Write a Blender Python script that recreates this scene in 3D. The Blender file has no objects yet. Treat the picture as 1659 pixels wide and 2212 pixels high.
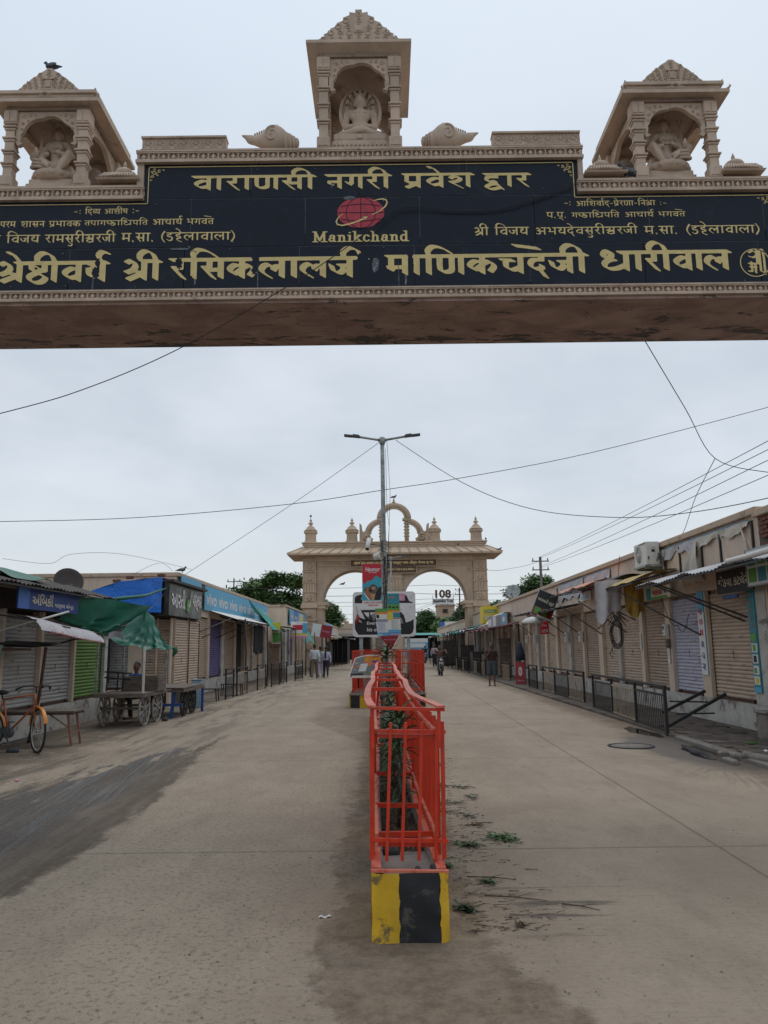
import bpy, math, random
import numpy as np
from mathutils import Vector, Matrix
random.seed(7)
RNG = np.random.RandomState(11)
SC = bpy.context.scene
COL = SC.collection
R = math.radians
PI = math.pi

# ------------------------------------------------------------------ camera
cd = bpy.data.cameras.new('camera')
cam = bpy.data.objects.new('camera', cd)
COL.objects.link(cam)
cd.sensor_fit = 'VERTICAL'
cd.sensor_height = 36.0
cd.lens = 36.0 * 1661 / 2212
cd.clip_start = 0.1
cd.clip_end = 3000
cam.location = (0, 0, 1.6)
cam.matrix_world = Matrix.Translation((0, 0, 1.6)) @ Matrix.Rotation(R(90 + 9.92), 4, 'X') @ Matrix.Rotation(R(-0.68), 4, 'Z')
SC.camera = cam

# ------------------------------------------------------------------ exposure
SC.view_settings.view_transform = 'Standard'
SC.view_settings.look = 'None'
SC.view_settings.gamma = 1.0
SC.view_settings.exposure = 0.0
SC.view_settings.use_curve_mapping = False
SC.cycles.use_denoising = True
SC.cycles.denoising_prefilter = 'NONE'

# ------------------------------------------------------------------ node helper
class Nd:
 """tiny expression builder for shader nodes"""
 def __init__(s, nt):
  s.nt = nt
 def new(s, t, **kw):
  n = s.nt.nodes.new(t)
  for k, v in kw.items():
   setattr(n, k, v)
  return n
 def put(s, inp, v):
  if hasattr(v, 'is_output') or isinstance(v, bpy.types.NodeSocket):
   s.nt.links.new(v, inp)
  else:
   if inp.type == 'RGBA' and not hasattr(v, '__len__'):
    v = (v, v, v, 1)
   if inp.type == 'RGBA' and len(v) == 3:
    v = (*v, 1)
   inp.default_value = v
 def m(s, op, a, b=None, c=None, clamp=False):
  n = s.new('ShaderNodeMath', operation=op, use_clamp=clamp)
  s.put(n.inputs[0], a)
  if b is not None: s.put(n.inputs[1], b)
  if c is not None: s.put(n.inputs[2], c)
  return n.outputs[0]
 def vm(s, op, a, b=None, sc=None):
  n = s.new('ShaderNodeVectorMath', operation=op)
  s.put(n.inputs[0], a)
  if b is not None: s.put(n.inputs[1], b)
  if sc is not None: s.put(n.inputs['Scale'], sc)
  return n.outputs[0]
 def mix(s, f, a, b):
  n = s.new('ShaderNodeMix', data_type='RGBA')
  s.put(n.inputs[0], f); s.put(n.inputs[6], a); s.put(n.inputs[7], b)
  return n.outputs[2]
 def ramp(s, f, lo, hi, a=0.0, b=1.0, smooth=True):
  n = s.new('ShaderNodeMapRange')
  n.interpolation_type = 'SMOOTHSTEP' if smooth else 'LINEAR'
  s.put(n.inputs[0], f); s.put(n.inputs[1], lo); s.put(n.inputs[2], hi); s.put(n.inputs[3], a); s.put(n.inputs[4], b)
  return n.outputs[0]
 def noise(s, vec, scale, detail=4, rough=.6, dist=0.0):
  n = s.new('ShaderNodeTexNoise')
  s.put(n.inputs['Vector'], vec); s.put(n.inputs['Scale'], scale); s.put(n.inputs['Detail'], detail)
  s.put(n.inputs['Roughness'], rough); s.put(n.inputs['Distortion'], dist)
  return n.outputs['Fac']
 def voro(s, vec, scale, feat='F1', rnd=1.0):
  n = s.new('ShaderNodeTexVoronoi', feature=feat)
  s.put(n.inputs['Vector'], vec); s.put(n.inputs['Scale'], scale); s.put(n.inputs['Randomness'], rnd)
  return n.outputs['Distance']
 def xyz(s, vec):
  n = s.new('ShaderNodeSeparateXYZ'); s.put(n.inputs[0], vec)
  return n.outputs
 def comb(s, x, y, z):
  n = s.new('ShaderNodeCombineXYZ'); s.put(n.inputs[0], x); s.put(n.inputs[1], y); s.put(n.inputs[2], z)
  return n.outputs[0]
 def bump(s, h, strength=.4, dist=.01, normal=None):
  n = s.new('ShaderNodeBump'); s.put(n.inputs['Strength'], strength); s.put(n.inputs['Distance'], dist); s.put(n.inputs['Height'], h)
  if normal is not None: s.put(n.inputs['Normal'], normal)
  return n.outputs[0]

# ------------------------------------------------------------------ world: overcast daylight
SUN_EL, SUN_AZ = R(62), R(20)
W = bpy.data.worlds.new('World')
SC.world = W
W.use_nodes = True
wn = Nd(W.node_tree)
bg = W.node_tree.nodes['Background']
sky = wn.new('ShaderNodeTexSky', sky_type='NISHITA')
sky.sun_disc = False
sky.sun_elevation = SUN_EL
sky.sun_rotation = SUN_AZ
sky.air_density = 1.0
sky.dust_density = 2.0
tc = wn.new('ShaderNodeTexCoord').outputs['Generated']
sx, sy, sz = wn.xyz(tc)
# cloud deck: flatten direction to a plane overhead so clouds stretch towards the horizon
zz = wn.m('ADD', wn.m('MAXIMUM', sz, 0.0), 0.22)
cp = wn.comb(wn.m('DIVIDE', sx, zz), wn.m('DIVIDE', sy, zz), 0.0)
n1 = wn.noise(cp, 1.1, 4, .5, .3)
n2 = wn.noise(cp, 3.0, 3, .55, .2)
cl = wn.m('ADD', wn.m('MULTIPLY', n1, .72), wn.m('MULTIPLY', n2, .28))
cf = wn.ramp(cl, .26, .74)
cloud = wn.mix(cf, (5.7, 6.35, 7.15), (7.9, 8.5, 9.2))
hor = wn.ramp(sz, 0.02, 0.26)
cloud = wn.mix(hor, (7.3, 7.85, 8.15), cloud)
top = wn.ramp(sz, 0.42, 0.72)
cloud = wn.mix(wn.m('MULTIPLY', top, .8), cloud, (7.6, 8.7, 9.8))
skyc = wn.mix(0.9, sky.outputs[0], cloud)
wn.put(bg.inputs['Color'], skyc)
bg.inputs['Strength'].default_value = 0.1

sl = bpy.data.lights.new('sun', 'SUN')
sl.energy = 0.8
sl.angle = R(25)
sl.color = (1.0, .965, .92)
so = bpy.data.objects.new('sun', sl)
COL.objects.link(so)
so.rotation_euler = (R(90) - SUN_EL, 0, -SUN_AZ + PI)

# ------------------------------------------------------------------ materials
MATS = {}
def mat(name, col=(.5, .5, .5), rough=.8, var=.25, vs=3.0, dirt=None, da=.5, ds=2.0, dt=.55, bump=.3, bs=30, bd=.004, metal=0, spec=.5, streak=0, stretch=(1, 1, 1)):
 if name in MATS: return MATS[name]
 m = bpy.data.materials.new(name)
 m.use_nodes = True
 n = Nd(m.node_tree)
 b = m.node_tree.nodes['Principled BSDF']
 t = n.new('ShaderNodeTexCoord').outputs['Object']
 oi = n.new('ShaderNodeObjectInfo').outputs['Random']
 t = n.vm('ADD', t, n.vm('SCALE', (7.3, 3.1, 5.7), sc=oi))
 t = n.vm('MULTIPLY', t, stretch)
 nz = n.noise(t, vs, 5, .65)
 c = n.mix(n.ramp(nz, .3, .7), tuple(x * (1 - var) for x in col), tuple(min(1, x * (1 + var * .55)) for x in col))
 if dirt is not None:
  d = n.noise(t, ds, 6, .7, .4)
  c = n.mix(n.m('MULTIPLY', n.ramp(d, dt, dt + .12), da), c, dirt)
 if streak:
  st = n.noise(n.vm('MULTIPLY', t, (9, 9, .5)), 1.3, 5, .65)
  c = n.mix(n.m('MULTIPLY', n.ramp(st, .52, .72), streak), c, tuple(x * .4 for x in col))
 n.put(b.inputs['Base Color'], c)
 n.put(b.inputs['Roughness'], n.ramp(nz, .2, .8, max(.03, rough - .1), min(1, rough + .1)))
 b.inputs['Metallic'].default_value = metal
 b.inputs['Specular IOR Level'].default_value = spec
 if bump:
  n.put(b.inputs['Normal'], n.bump(n.noise(t, bs, 5, .7), bump, bd))
 MATS[name] = m
 return m
def M(name): return MATS[name]

# ------------------------------------------------------------------ mesh builder
class MB:
 def __init__(s):
  s.v = []; s.f = []; s.mi = []; s.cur = 0; s.sm = set()
 def add(s, vs, fs, smooth=False):
  o = len(s.v)
  s.v += [tuple(p) for p in vs]
  for f in fs:
   if smooth: s.sm.add(len(s.f))
   s.f.append(tuple(i + o for i in f)); s.mi.append(s.cur)
  return s
 def box(s, x0, x1, y0, y1, z0, z1):
  return s.add([(x0, y0, z0), (x1, y0, z0), (x1, y1, z0), (x0, y1, z0), (x0, y0, z1), (x1, y0, z1), (x1, y1, z1), (x0, y1, z1)],
     [(0, 3, 2, 1), (4, 5, 6, 7), (0, 1, 5, 4), (1, 2, 6, 5), (2, 3, 7, 6), (3, 0, 4, 7)])
 def cbox(s, c, d, bev=0):
  if not bev: return s.box(c[0] - d[0] / 2, c[0] + d[0] / 2, c[1] - d[1] / 2, c[1] + d[1] / 2, c[2] - d[2] / 2, c[2] + d[2] / 2)
  return s.bbox(c[0] - d[0] / 2, c[0] + d[0] / 2, c[1] - d[1] / 2, c[1] + d[1] / 2, c[2] - d[2] / 2, c[2] + d[2] / 2, bev)
 def bbox(s, x0, x1, y0, y1, z0, z1, b):
  # box with chamfered edges
  P = []
  for z, i in ((z0, b), (z0 + b, 0), (z1 - b, 0), (z1, b)):
   xa, xb, ya, yb = x0 + i, x1 - i, y0 + i, y1 - i
   c = b
   P += [(xa + c, ya, z), (xb - c, ya, z), (xb, ya + c, z), (xb, yb - c, z), (xb - c, yb, z), (xa + c, yb, z), (xa, yb - c, z), (xa, ya + c, z)]
  F = [tuple(range(7, -1, -1)), tuple(range(24, 32))]
  for r in range(3):
   for k in range(8):
    a = r * 8 + k; c2 = r * 8 + (k + 1) % 8
    F.append((a, c2, c2 + 8, a + 8))
  return s.add(P, F)
 def beam(s, a, b, w, h=None, up=(0, 0, 1)):
  """rectangular bar from a to b, w wide, h deep"""
  h = h or w
  a = Vector(a); b = Vector(b); d = (b - a).normalized(); u = Vector(up)
  if abs(d.dot(u)) > .98: u = Vector((0, 1, 0)) if abs(d.y) < .9 else Vector((1, 0, 0))
  x = d.cross(u).normalized() * (w / 2); y = x.cross(d).normalized() * (h / 2)
  P = [a - x - y, a + x - y, a + x + y, a - x + y, b - x - y, b + x - y, b + x + y, b - x + y]
  return s.add(P, [(0, 1, 2, 3), (7, 6, 5, 4), (0, 4, 5, 1), (1, 5, 6, 2), (2, 6, 7, 3), (3, 7, 4, 0)])
 def tube(s, pts, r, n=8, cap=True, closed=False):
  pts = [Vector(p) for p in pts]
  rs = r if hasattr(r, '__len__') else [r] * len(pts)
  N = len(pts); P = []; u = None
  for i, p in enumerate(pts):
   if closed: d = pts[(i + 1) % N] - pts[i - 1]
   else: d = pts[min(i + 1, N - 1)] - pts[max(i - 1, 0)]
   if d.length < 1e-9: d = Vector((0, 0, 1))
   d.normalize()
   if u is None:
    u = Vector((0, 0, 1)) if abs(d.z) < .9 else Vector((1, 0, 0))
   u = (u - d * u.dot(d))
   if u.length < 1e-6: u = d.orthogonal()
   u.normalize()
   w = d.cross(u)
   for k in range(n):
    a = 2 * PI * k / n
    P.append(p + (u * math.cos(a) + w * math.sin(a)) * rs[i])
  F = []
  for i in range(N if closed else N - 1):
   for k in range(n):
    j = (i + 1) % N
    F.append((i * n + k, i * n + (k + 1) % n, j * n + (k + 1) % n, j * n + k))
  s.add(P, F, smooth=n > 5)
  if cap and not closed:
   s.add([], []); o = len(s.v) - N * n
   s.f.append(tuple(o + k for k in range(n - 1, -1, -1))); s.mi.append(s.cur)
   s.f.append(tuple(o + (N - 1) * n + k for k in range(n))); s.mi.append(s.cur)
  return s
 def cyl(s, a, b, r, r2=None, n=12):
  return s.tube([a, b], [r, r if r2 is None else r2], n)
 def lathe(s, prof, c=(0, 0, 0), n=16, smooth=True, sq=0):
  """prof [(r,z)], around z axis at c"""
  P = []; m = len(prof)
  for r, z in prof:
   for k in range(n):
    a = 2 * PI * (k + .5) / n
    P.append((c[0] + r * math.cos(a), c[1] + r * math.sin(a), c[2] + z))
  F = [(i * n + k, i * n + (k + 1) % n, (i + 1) * n + (k + 1) % n, (i + 1) * n + k) for i in range(m - 1) for k in range(n)]
  F.append(tuple(range(n - 1, -1, -1))); F.append(tuple((m - 1) * n + k for k in range(n)))
  return s.add(P, F, smooth)
 def prism(s, poly, fn, d0, d1):
  """poly 2d outline (ccw) extruded: fn(x,y,d)->point"""
  n = len(poly)
  P = [fn(x, y, d0) for x, y in poly] + [fn(x, y, d1) for x, y in poly]
  F = [tuple(range(n - 1, -1, -1)), tuple(range(n, 2 * n))] + [(i, (i + 1) % n, n + (i + 1) % n, n + i) for i in range(n)]
  return s.add(P, F)
 def grid(s, fn, nu, nv, smooth=True):
  P = [fn(i / nu, j / nv) for j in range(nv + 1) for i in range(nu + 1)]
  return s.add(P, [(j * (nu + 1) + i, j * (nu + 1) + i + 1, (j + 1) * (nu + 1) + i + 1, (j + 1) * (nu + 1) + i) for j in range(nv) for i in range(nu)], smooth)
 def sheet(s, fn, nu, nv, t=.006):
  """thin cloth with two sides t apart"""
  o = MB().grid(fn, nu, nv)
  V = [Vector(p) for p in o.v]; Nn = [Vector((0, 0, 0)) for _ in V]
  for f in o.f:
   nn = (V[f[1]] - V[f[0]]).cross(V[f[3]] - V[f[0]])
   for i in f: Nn[i] += nn
  s.add(V, o.f, True)
  s.add([V[i] - (Nn[i].normalized() * t if Nn[i].length > 0 else Vector((0, 0, t))) for i in range(len(V))], [tuple(reversed(f)) for f in o.f], True)
  return s
 def ell(s, c, r, n=12, m=8):
  P = []; 
  for j in range(m + 1):
   t = PI * j / m
   for k in range(n):
    a = 2 * PI * k / n
    P.append((c[0] + r[0] * math.sin(t) * math.cos(a), c[1] + r[1] * math.sin(t) * math.sin(a), c[2] - r[2] * math.cos(t)))
  return s.add(P, [(j * n + k, j * n + (k + 1) % n, (j + 1) * n + (k + 1) % n, (j + 1) * n + k) for j in range(m) for k in range(n)], True)
 def xf(s, i0, mtx):
  for i in range(i0, len(s.v)): s.v[i] = tuple(mtx @ Vector(s.v[i]))
  return s
 def mesh(s, name, ms):
  me = bpy.data.meshes.new(name)
  me.from_pydata(s.v, [], s.f)
  for m in (ms if isinstance(ms, (list, tuple)) else [ms]):
   me.materials.append(M(m) if isinstance(m, str) else m)
  if any(s.mi): me.polygons.foreach_set('material_index', s.mi)
  if s.sm:
   fl = [i in s.sm for i in range(len(s.f))]
   me.polygons.foreach_set('use_smooth', fl)
  me.update()
  return me
 def build(s, name, ms, parent=None, loc=None, rot=None, **kw):
  return link(name, s.mesh(name, ms), parent, loc, rot, **kw)

def link(name, data, parent=None, loc=None, rot=None, label=None, cat=None, group=None, kind=None):
 o = bpy.data.objects.new(name, data)
 COL.objects.link(o)
 if parent is not None: o.parent = parent
 if loc is not None: o.location = loc
 if rot is not None: o.rotation_euler = rot if hasattr(rot, '__len__') else (0, 0, rot)
 if label: o['label'] = label
 if cat: o['category'] = cat
 if group: o['group'] = group
 if kind: o['kind'] = kind
 return o
def thing(name, label, cat, loc=(0, 0, 0), rot=0, group=None):
 o = link(name, None, None, loc, rot, label, cat, group)
 o.empty_display_size = .1
 return o
def dup(root, loc=None, rot=None, label=None, group=None, scale=None):
 kids = {}
 for o in bpy.data.objects:
  if o.parent is not None: kids.setdefault(o.parent.name, []).append(o)
 def cp(o, par):
  c = o.copy(); COL.objects.link(c)
  if par is not None: c.parent = par
  for k in kids.get(o.name, []): cp(k, c)
  return c
 r = cp(root, None)
 if loc is not None: r.location = loc
 if rot is not None: r.rotation_euler = rot if hasattr(rot, '__len__') else (0, 0, rot)
 if label: r['label'] = label
 if group: r['group'] = group
 if scale is not None: r.scale = scale
 return r
def raw(name, V, F, ms, parent=None, smooth=False, mi=None, **kw):
 """numpy mesh of quads/tris"""
 me = bpy.data.meshes.new(name)
 V = np.asarray(V, np.float32); F = np.asarray(F, np.int32)
 me.vertices.add(len(V)); me.vertices.foreach_set('co', V.ravel())
 k = F.shape[1]
 me.loops.add(F.size); me.loops.foreach_set('vertex_index', F.ravel())
 me.polygons.add(len(F)); me.polygons.foreach_set('loop_start', np.arange(len(F), dtype=np.int32) * k)
 if smooth: me.polygons.foreach_set('use_smooth', np.ones(len(F), bool))
 for m in (ms if isinstance(ms, (list, tuple)) else [ms]): me.materials.append(M(m) if isinstance(m, str) else m)
 if mi is not None: me.polygons.foreach_set('material_index', np.asarray(mi, np.int32))
 me.update(calc_edges=True); me.validate()
 return link(name, me, parent, **kw)

# ------------------------------------------------------------------ smooth solid bodies (signed distance -> surface nets)
def cap(a, b, ra, rb=None): return ('c', np.array(a, float), np.array(b, float), ra, ra if rb is None else rb)
def elp(c, r): return ('e', np.array(c, float), np.array(r, float))
def sdf_mesh(prims, h, k=.03, cut=None):
 lo = np.min([np.minimum(p[1], p[2]) - max(p[3:]) if p[0] == 'c' else p[1] - p[2] for p in prims], 0) - 3 * h
 hi = np.max([np.maximum(p[1], p[2]) + max(p[3:]) if p[0] == 'c' else p[1] + p[2] for p in prims], 0) + 3 * h
 n = np.ceil((hi - lo) / h).astype(int) + 1
 X, Y, Z = np.meshgrid(*[lo[i] + h * np.arange(n[i]) for i in range(3)], indexing='ij')
 P = np.stack([X, Y, Z], -1)
 F = None
 for p in prims:
  if p[0] == 'c':
   a, b, ra, rb = p[1:]
   ab = b - a; L = max((ab ** 2).sum(), 1e-9)
   t = np.clip(((P - a) @ ab) / L, 0, 1)
   d = np.linalg.norm(P - (a + t[..., None] * ab), axis=-1) - (ra + (rb - ra) * t)
  else:
   q = (P - p[1]) / p[2]
   l = np.linalg.norm(q, axis=-1)
   d = (l - 1) * l / np.maximum(np.linalg.norm(q / p[2], axis=-1), 1e-6)
  if F is None: F = d
  else:
   hh = np.clip(.5 + .5 * (d - F) / k, 0, 1)
   F = d * (1 - hh) + F * hh - k * hh * (1 - hh)
 if cut is not None: F = np.maximum(F, cut(P))
 S = F < 0
 nx, ny, nz = F.shape
 acc = np.zeros((nx - 1, ny - 1, nz - 1, 3)); cnt = np.zeros((nx - 1, ny - 1, nz - 1))
 def sub(A, i, j, l): return A[i:nx - 1 + i, j:ny - 1 + j, l:nz - 1 + l]
 cs = [(i, j, l) for i in (0, 1) for j in (0, 1) for l in (0, 1)]
 for c in cs:
  for ax in range(3):
   if c[ax] == 0:
    e = list(c); e[ax] = 1
    f0, f1 = sub(F, *c), sub(F, *e)
    x = (f0 < 0) != (f1 < 0)
    t = np.where(x, f0 / np.where(x, f0 - f1, 1), 0)
    for q in range(3): acc[..., q] += np.where(x, c[q] + (t if q == ax else 0), 0)
    cnt += x
 act = cnt > 0
 idx = -np.ones(act.shape, int); idx[act] = np.arange(act.sum())
 I = np.argwhere(act)
 V = lo + h * (I + acc[act] / cnt[act][:, None])
 Q = []
 for ax in range(3):
  sl0 = [slice(1, -1)] * 3; sl1 = [slice(1, -1)] * 3
  sl0[ax] = slice(0, -1); sl1[ax] = slice(1, None)
  a, b = S[tuple(sl0)], S[tuple(sl1)]
  w = np.argwhere(a != b)
  if not len(w): continue
  off = np.ones(3, int); off[ax] = 0
  g = w + off
  u, v = [(1, 2), (2, 0), (0, 1)][ax]
  def cell(du, dv):
   q = g.copy(); q[:, u] -= du; q[:, v] -= dv
   return idx[q[:, 0], q[:, 1], q[:, 2]]
  q4 = np.stack([cell(1, 1), cell(0, 1), cell(0, 0), cell(1, 0)], 1)
  fl = ~a[tuple(w.T)]
  q4[fl] = q4[fl][:, ::-1]
  Q.append(q4)
 return V, np.concatenate(Q)
def blob(name, prims, h, ms, parent=None, k=.03, cut=None, **kw):
 V, F = sdf_mesh(prims, h, k, cut)
 return raw(name, V, F, ms, parent, smooth=True, **kw)

# ------------------------------------------------------------------ lettering
def place2d(pts, o, xd, yd):
 o, xd, yd = Vector(o), Vector(xd), Vector(yd)
 return [tuple(o + xd * p[0] + yd * p[1]) for p in pts]
def txt(body, w, o, xd, yd, m, parent=None, h=None, bold=0, name='lettering', shear=0, align='L', rot90=False, **kw):
 """text mesh scaled so that it is w wide (and h tall when given); lower left corner at o"""
 c = bpy.data.curves.new('t', 'FONT'); c.body = body; c.size = 1; c.offset = bold; c.resolution_u = 3; c.shear = shear
 for q in range(1, len(body)):
  if body[q] == '\u0abf': body = body[:q - 1] + body[q] + body[q - 1] + body[q + 1:]
 c.body = body
 t = bpy.data.objects.new('t', c)
 me = bpy.data.meshes.new_from_object(t)
 V = np.array([v.co[:2] for v in me.vertices]); F = [tuple(p.vertices) for p in me.polygons]
 bpy.data.meshes.remove(me); bpy.data.objects.remove(t); bpy.data.curves.remove(c)
 V -= V.min(0); e = V.max(0)
 s = w / e[0]; sv = s if h is None else h / e[1]
 V = V * (s, sv)
 if align == 'C': V[:, 0] -= w / 2
 b = MB().add(place2d(V, o, xd, yd), F)
 return b.build(name, m, parent, **kw)

# pen drawn Devanagari: nib strokes on a unit where headline top = 1, stem foot = 0
def S_(s): return [tuple(map(float, p.split(','))) for p in s.split()]
GL = {  # glyph: (advance, headline start, strokes); '~' smooth stroke, '-' straight
 'व': (1.0, 0, '-.78,.93 .78,.1|~.78,.6 .5,.66 .2,.45 .42,.22 .78,.3'),
 'ा': (.5, 0, '-.25,.93 .25,.1'), '।': (.5, 0, '-.25,.93 .25,.1'),
 'र': (.78, 0, '-.48,.93 .48,.56|-.46,.55 .2,.56|-.2,.55 .62,.07'),
 'ण': (1.3, 0, '-.2,.93 .2,.45|~.2,.5 .25,.22 .47,.15 .68,.24 .7,.5|-.7,.93 .7,.45|-1.08,.93 1.08,.1'),
 'स': (1.1, 0, '-.4,.93 .4,.52|-.38,.55 .16,.56|-.16,.55 .58,.07|-.38,.44 .85,.46|-.87,.93 .87,.1'),
 'न': (.95, 0, '-.72,.93 .72,.1|-.72,.5 .25,.5|~.25,.5 .22,.38 .36,.34'),
 'ग': (1.0, 0, '-.36,.93 .36,.42|~.36,.48 .26,.32 .13,.46|-.78,.93 .78,.1'),
 'प': (1.0, 0, '-.22,.93 .22,.55|~.22,.6 .26,.36 .75,.32|-.75,.93 .75,.1'),
 'प्र': (1.0, 0, '-.22,.93 .22,.55|~.22,.6 .26,.4 .75,.38|-.75,.93 .75,.1|-.72,.34 .22,.06'),
 'श': (1.25, 0, '~.2,.64 .36,.76 .62,.7 .62,.54 .42,.42 .2,.38|-.2,.38 .7,.03|-1.0,.93 1.0,.1'),
 'द': (.9, 0, '-.6,.93 .6,.72|~.6,.7 .25,.68 .14,.46 .32,.26 .6,.3 .6,.42|-.5,.26 .76,-.14'),
 'द्व': (1.05, 0, '-.66,.93 .66,.76|~.66,.72 .25,.72 .18,.5 .34,.4 .62,.44|-.58,.4 .95,-.12|~.72,.2 .4,.22 .16,.02 .45,-.12 .85,.0'),
 'श्र': (1.2, .66, '~.1,.86 .34,.95 .52,.74 .4,.52 .1,.4|-.35,.5 .88,.38|-.85,.36 .2,.08|-.92,.93 .92,.1'),
 'ष्ठ': (.95, 0, '-.2,.93 .24,.6|~.22,.66 .42,.52 .8,.62|-.78,.93 .78,.6|-.28,.84 .74,.56|~.5,.5 .14,.28 .32,.04 .66,.04 .84,.26 .5,.44'),
 'य': (1.05, 0, '~.12,.86 .38,.84 .4,.64 .2,.6|~.2,.6 .26,.32 .5,.26 .78,.34|-.8,.93 .8,.1'),
 'क': (1.35, 0, '-.65,.93 .65,.1|~.65,.6 .35,.66 .14,.44 .35,.26 .65,.46|~.65,.52 .95,.64 1.14,.42 .98,.16'),
 'ल': (1.2, 0, '-.95,.93 .95,.1|~.95,.58 .72,.58 .6,.4|~.62,.44 .45,.66 .2,.6 .12,.36 .46,.08'),
 'ज': (1.1, 0, '-.86,.93 .86,.1|-.86,.58 .42,.58|~.1,.6 .2,.34 .45,.24 .6,.4 .52,.56'),
 'म': (1.05, 0, '-.25,.93 .25,.38|-.2,.4 .8,.42|-.82,.93 .82,.1|~.16,.42 .22,.3 .3,.34'),
 'च': (1.15, 0, '-.1,.7 .58,.68|~.28,.66 .3,.36 .55,.22 .86,.34|-.88,.93 .88,.1'),
 'ध': (1.45, .74, '~.44,.68 .24,.64 .1,.8 .22,.98 .42,.98 .5,.84 .42,.7 .3,.62|~.62,.6 .3,.54 .14,.36 .3,.16 .7,.16 1.12,.32|-1.15,.93 1.15,.1'),
 'भ': (1.15, .56, '~.1,.86 .3,.94 .34,.7 .3,.42|-.22,.42 .85,.42|-.88,.93 .88,.1'),
 'त': (.95, 0, '-.72,.93 .72,.1|~.72,.56 .35,.6 .18,.4 .42,.1'),
 'च्छ': (1.75, 0, '-.08,.7 .5,.68|~.26,.66 .3,.38 .62,.34|~.92,.93 .82,.7 1.12,.66 .78,.4 .85,.12 1.2,.08 1.45,.3 1.35,.55 1.14,.42 1.3,.2'),
 'अ': (1.3, .62, '~.12,.82 .36,.9 .5,.7 .26,.54|~.26,.54 .56,.46 .46,.16 .12,.2|-.5,.5 1.0,.5|-1.04,.93 1.04,.1'),
 'आ': (1.75, .62, '~.12,.82 .36,.9 .5,.7 .26,.54|~.26,.54 .56,.46 .46,.16 .12,.2|-.5,.5 1.0,.5|-1.04,.93 1.04,.1|-1.5,.93 1.5,.1'),
 'व्य': (1.45, 0, '~.55,.62 .3,.66 .14,.44 .3,.26 .55,.3|~.52,.86 .78,.84 .8,.64 .6,.6|~.6,.6 .66,.32 .9,.26 1.18,.34|-1.2,.93 1.2,.1'),
 'ष': (1.0, 0, '-.22,.93 .22,.55|~.22,.6 .26,.36 .75,.32|-.75,.93 .75,.1|-.26,.78 .7,.46'),
 'श्व': (1.2, 0, '~.12,.84 .34,.9 .5,.74 .34,.56 .12,.5|-.3,.52 .9,.5|~.9,.38 .5,.4 .24,.2 .5,.06 .9,.14|-.92,.93 .92,.1'),
 'ड': (.92, 0, '-.5,.93 .5,.76|~.5,.72 .2,.7 .22,.5 .62,.46 .62,.14 .35,.04 .14,.18'),
 'ह': (.92, 0, '-.5,.93 .5,.76|~.5,.72 .2,.7 .22,.52 .58,.5 .56,.32 .26,.28 .36,.04 .72,-.1'),
 'ी': (.5, 0, '-.25,.93 .25,.1|~-.5,1.0 -.5,1.22 -.25,1.4 .08,1.28 .25,.98'),
 'ि': (.5, 0, '-.25,.93 .25,.1|~.25,1.0 .22,1.2 .45,1.4 .85,1.3 1.15,1.08'),
 'े': (0, 0, '~-.8,1.4 -.6,1.36 -.3,1.0'),
 'R': (0, 0, '~-.3,.98 -.45,1.22 -.3,1.42 -.05,1.36'),
 'ं': (0, 0, '-.5,1.24 -.5,1.4'),
 'ु': (0, 0, '~-.45,.0 -.2,-.12 -.3,-.32 -.62,-.3'),
 'ू': (0, 0, '~-.6,-.06 -.45,.06 -.3,-.1 -.1,-.32'),
 '(': (.55, 9, '~.42,1.12 .16,.7 .16,.3 .42,-.12'), ')': (.55, 9, '~.12,1.12 .38,.7 .38,.3 .12,-.12'),
 '.': (.42, 9, '-.2,.06 .2,.16'), ':': (.42, 9, '-.2,.68 .2,.78|-.2,.16 .2,.26'), '-': (.7, 9, '-.15,.48 .55,.48'), ' ': (.5, 9, ''),
}
KEYS = sorted(GL, key=len, reverse=True)
def smooth_pts(p, n=6):
 if len(p) < 3: return p
 q = [p[0]] + p + [p[-1]]; out = []
 for i in range(1, len(q) - 2):
  a, b, c, d = [np.array(x) for x in q[i - 1:i + 3]]
  for k in range(n):
   t = k / n
   out.append(tuple(.5 * (2 * b + (c - a) * t + (2 * a - 5 * b + 4 * c - d) * t * t + (3 * b - a - 3 * c + d) * t ** 3)))
 out.append(p[-1])
 return out
def strokes_of(word):
 i = 0; x = 0.0; segs = []; heads = []; toks = []
 while i < len(word):
  for k in KEYS:
   if word.startswith(k, i): break
  else:
   raise ValueError(word[i:])
  i += len(k)
  if k == 'ि' and toks: toks.insert(len(toks) - 1, k)
  else: toks.append(k)
 for k in toks:
  adv, hs, st = GL[k]
  for s in st.split('|'):
   if not s: continue
   p = S_(s[1:])
   if s[0] == '~': p = smooth_pts(p)
   segs.append([(a + x, b) for a, b in p])
  if adv:
   if hs < 9:
    heads.append((x + hs, x + adv))
  x += adv
 mh = []
 for a, b in heads:
  if mh and a - mh[-1][1] < .01: mh[-1][1] = b
  else: mh.append([a, b])
 return segs, mh, x
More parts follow.
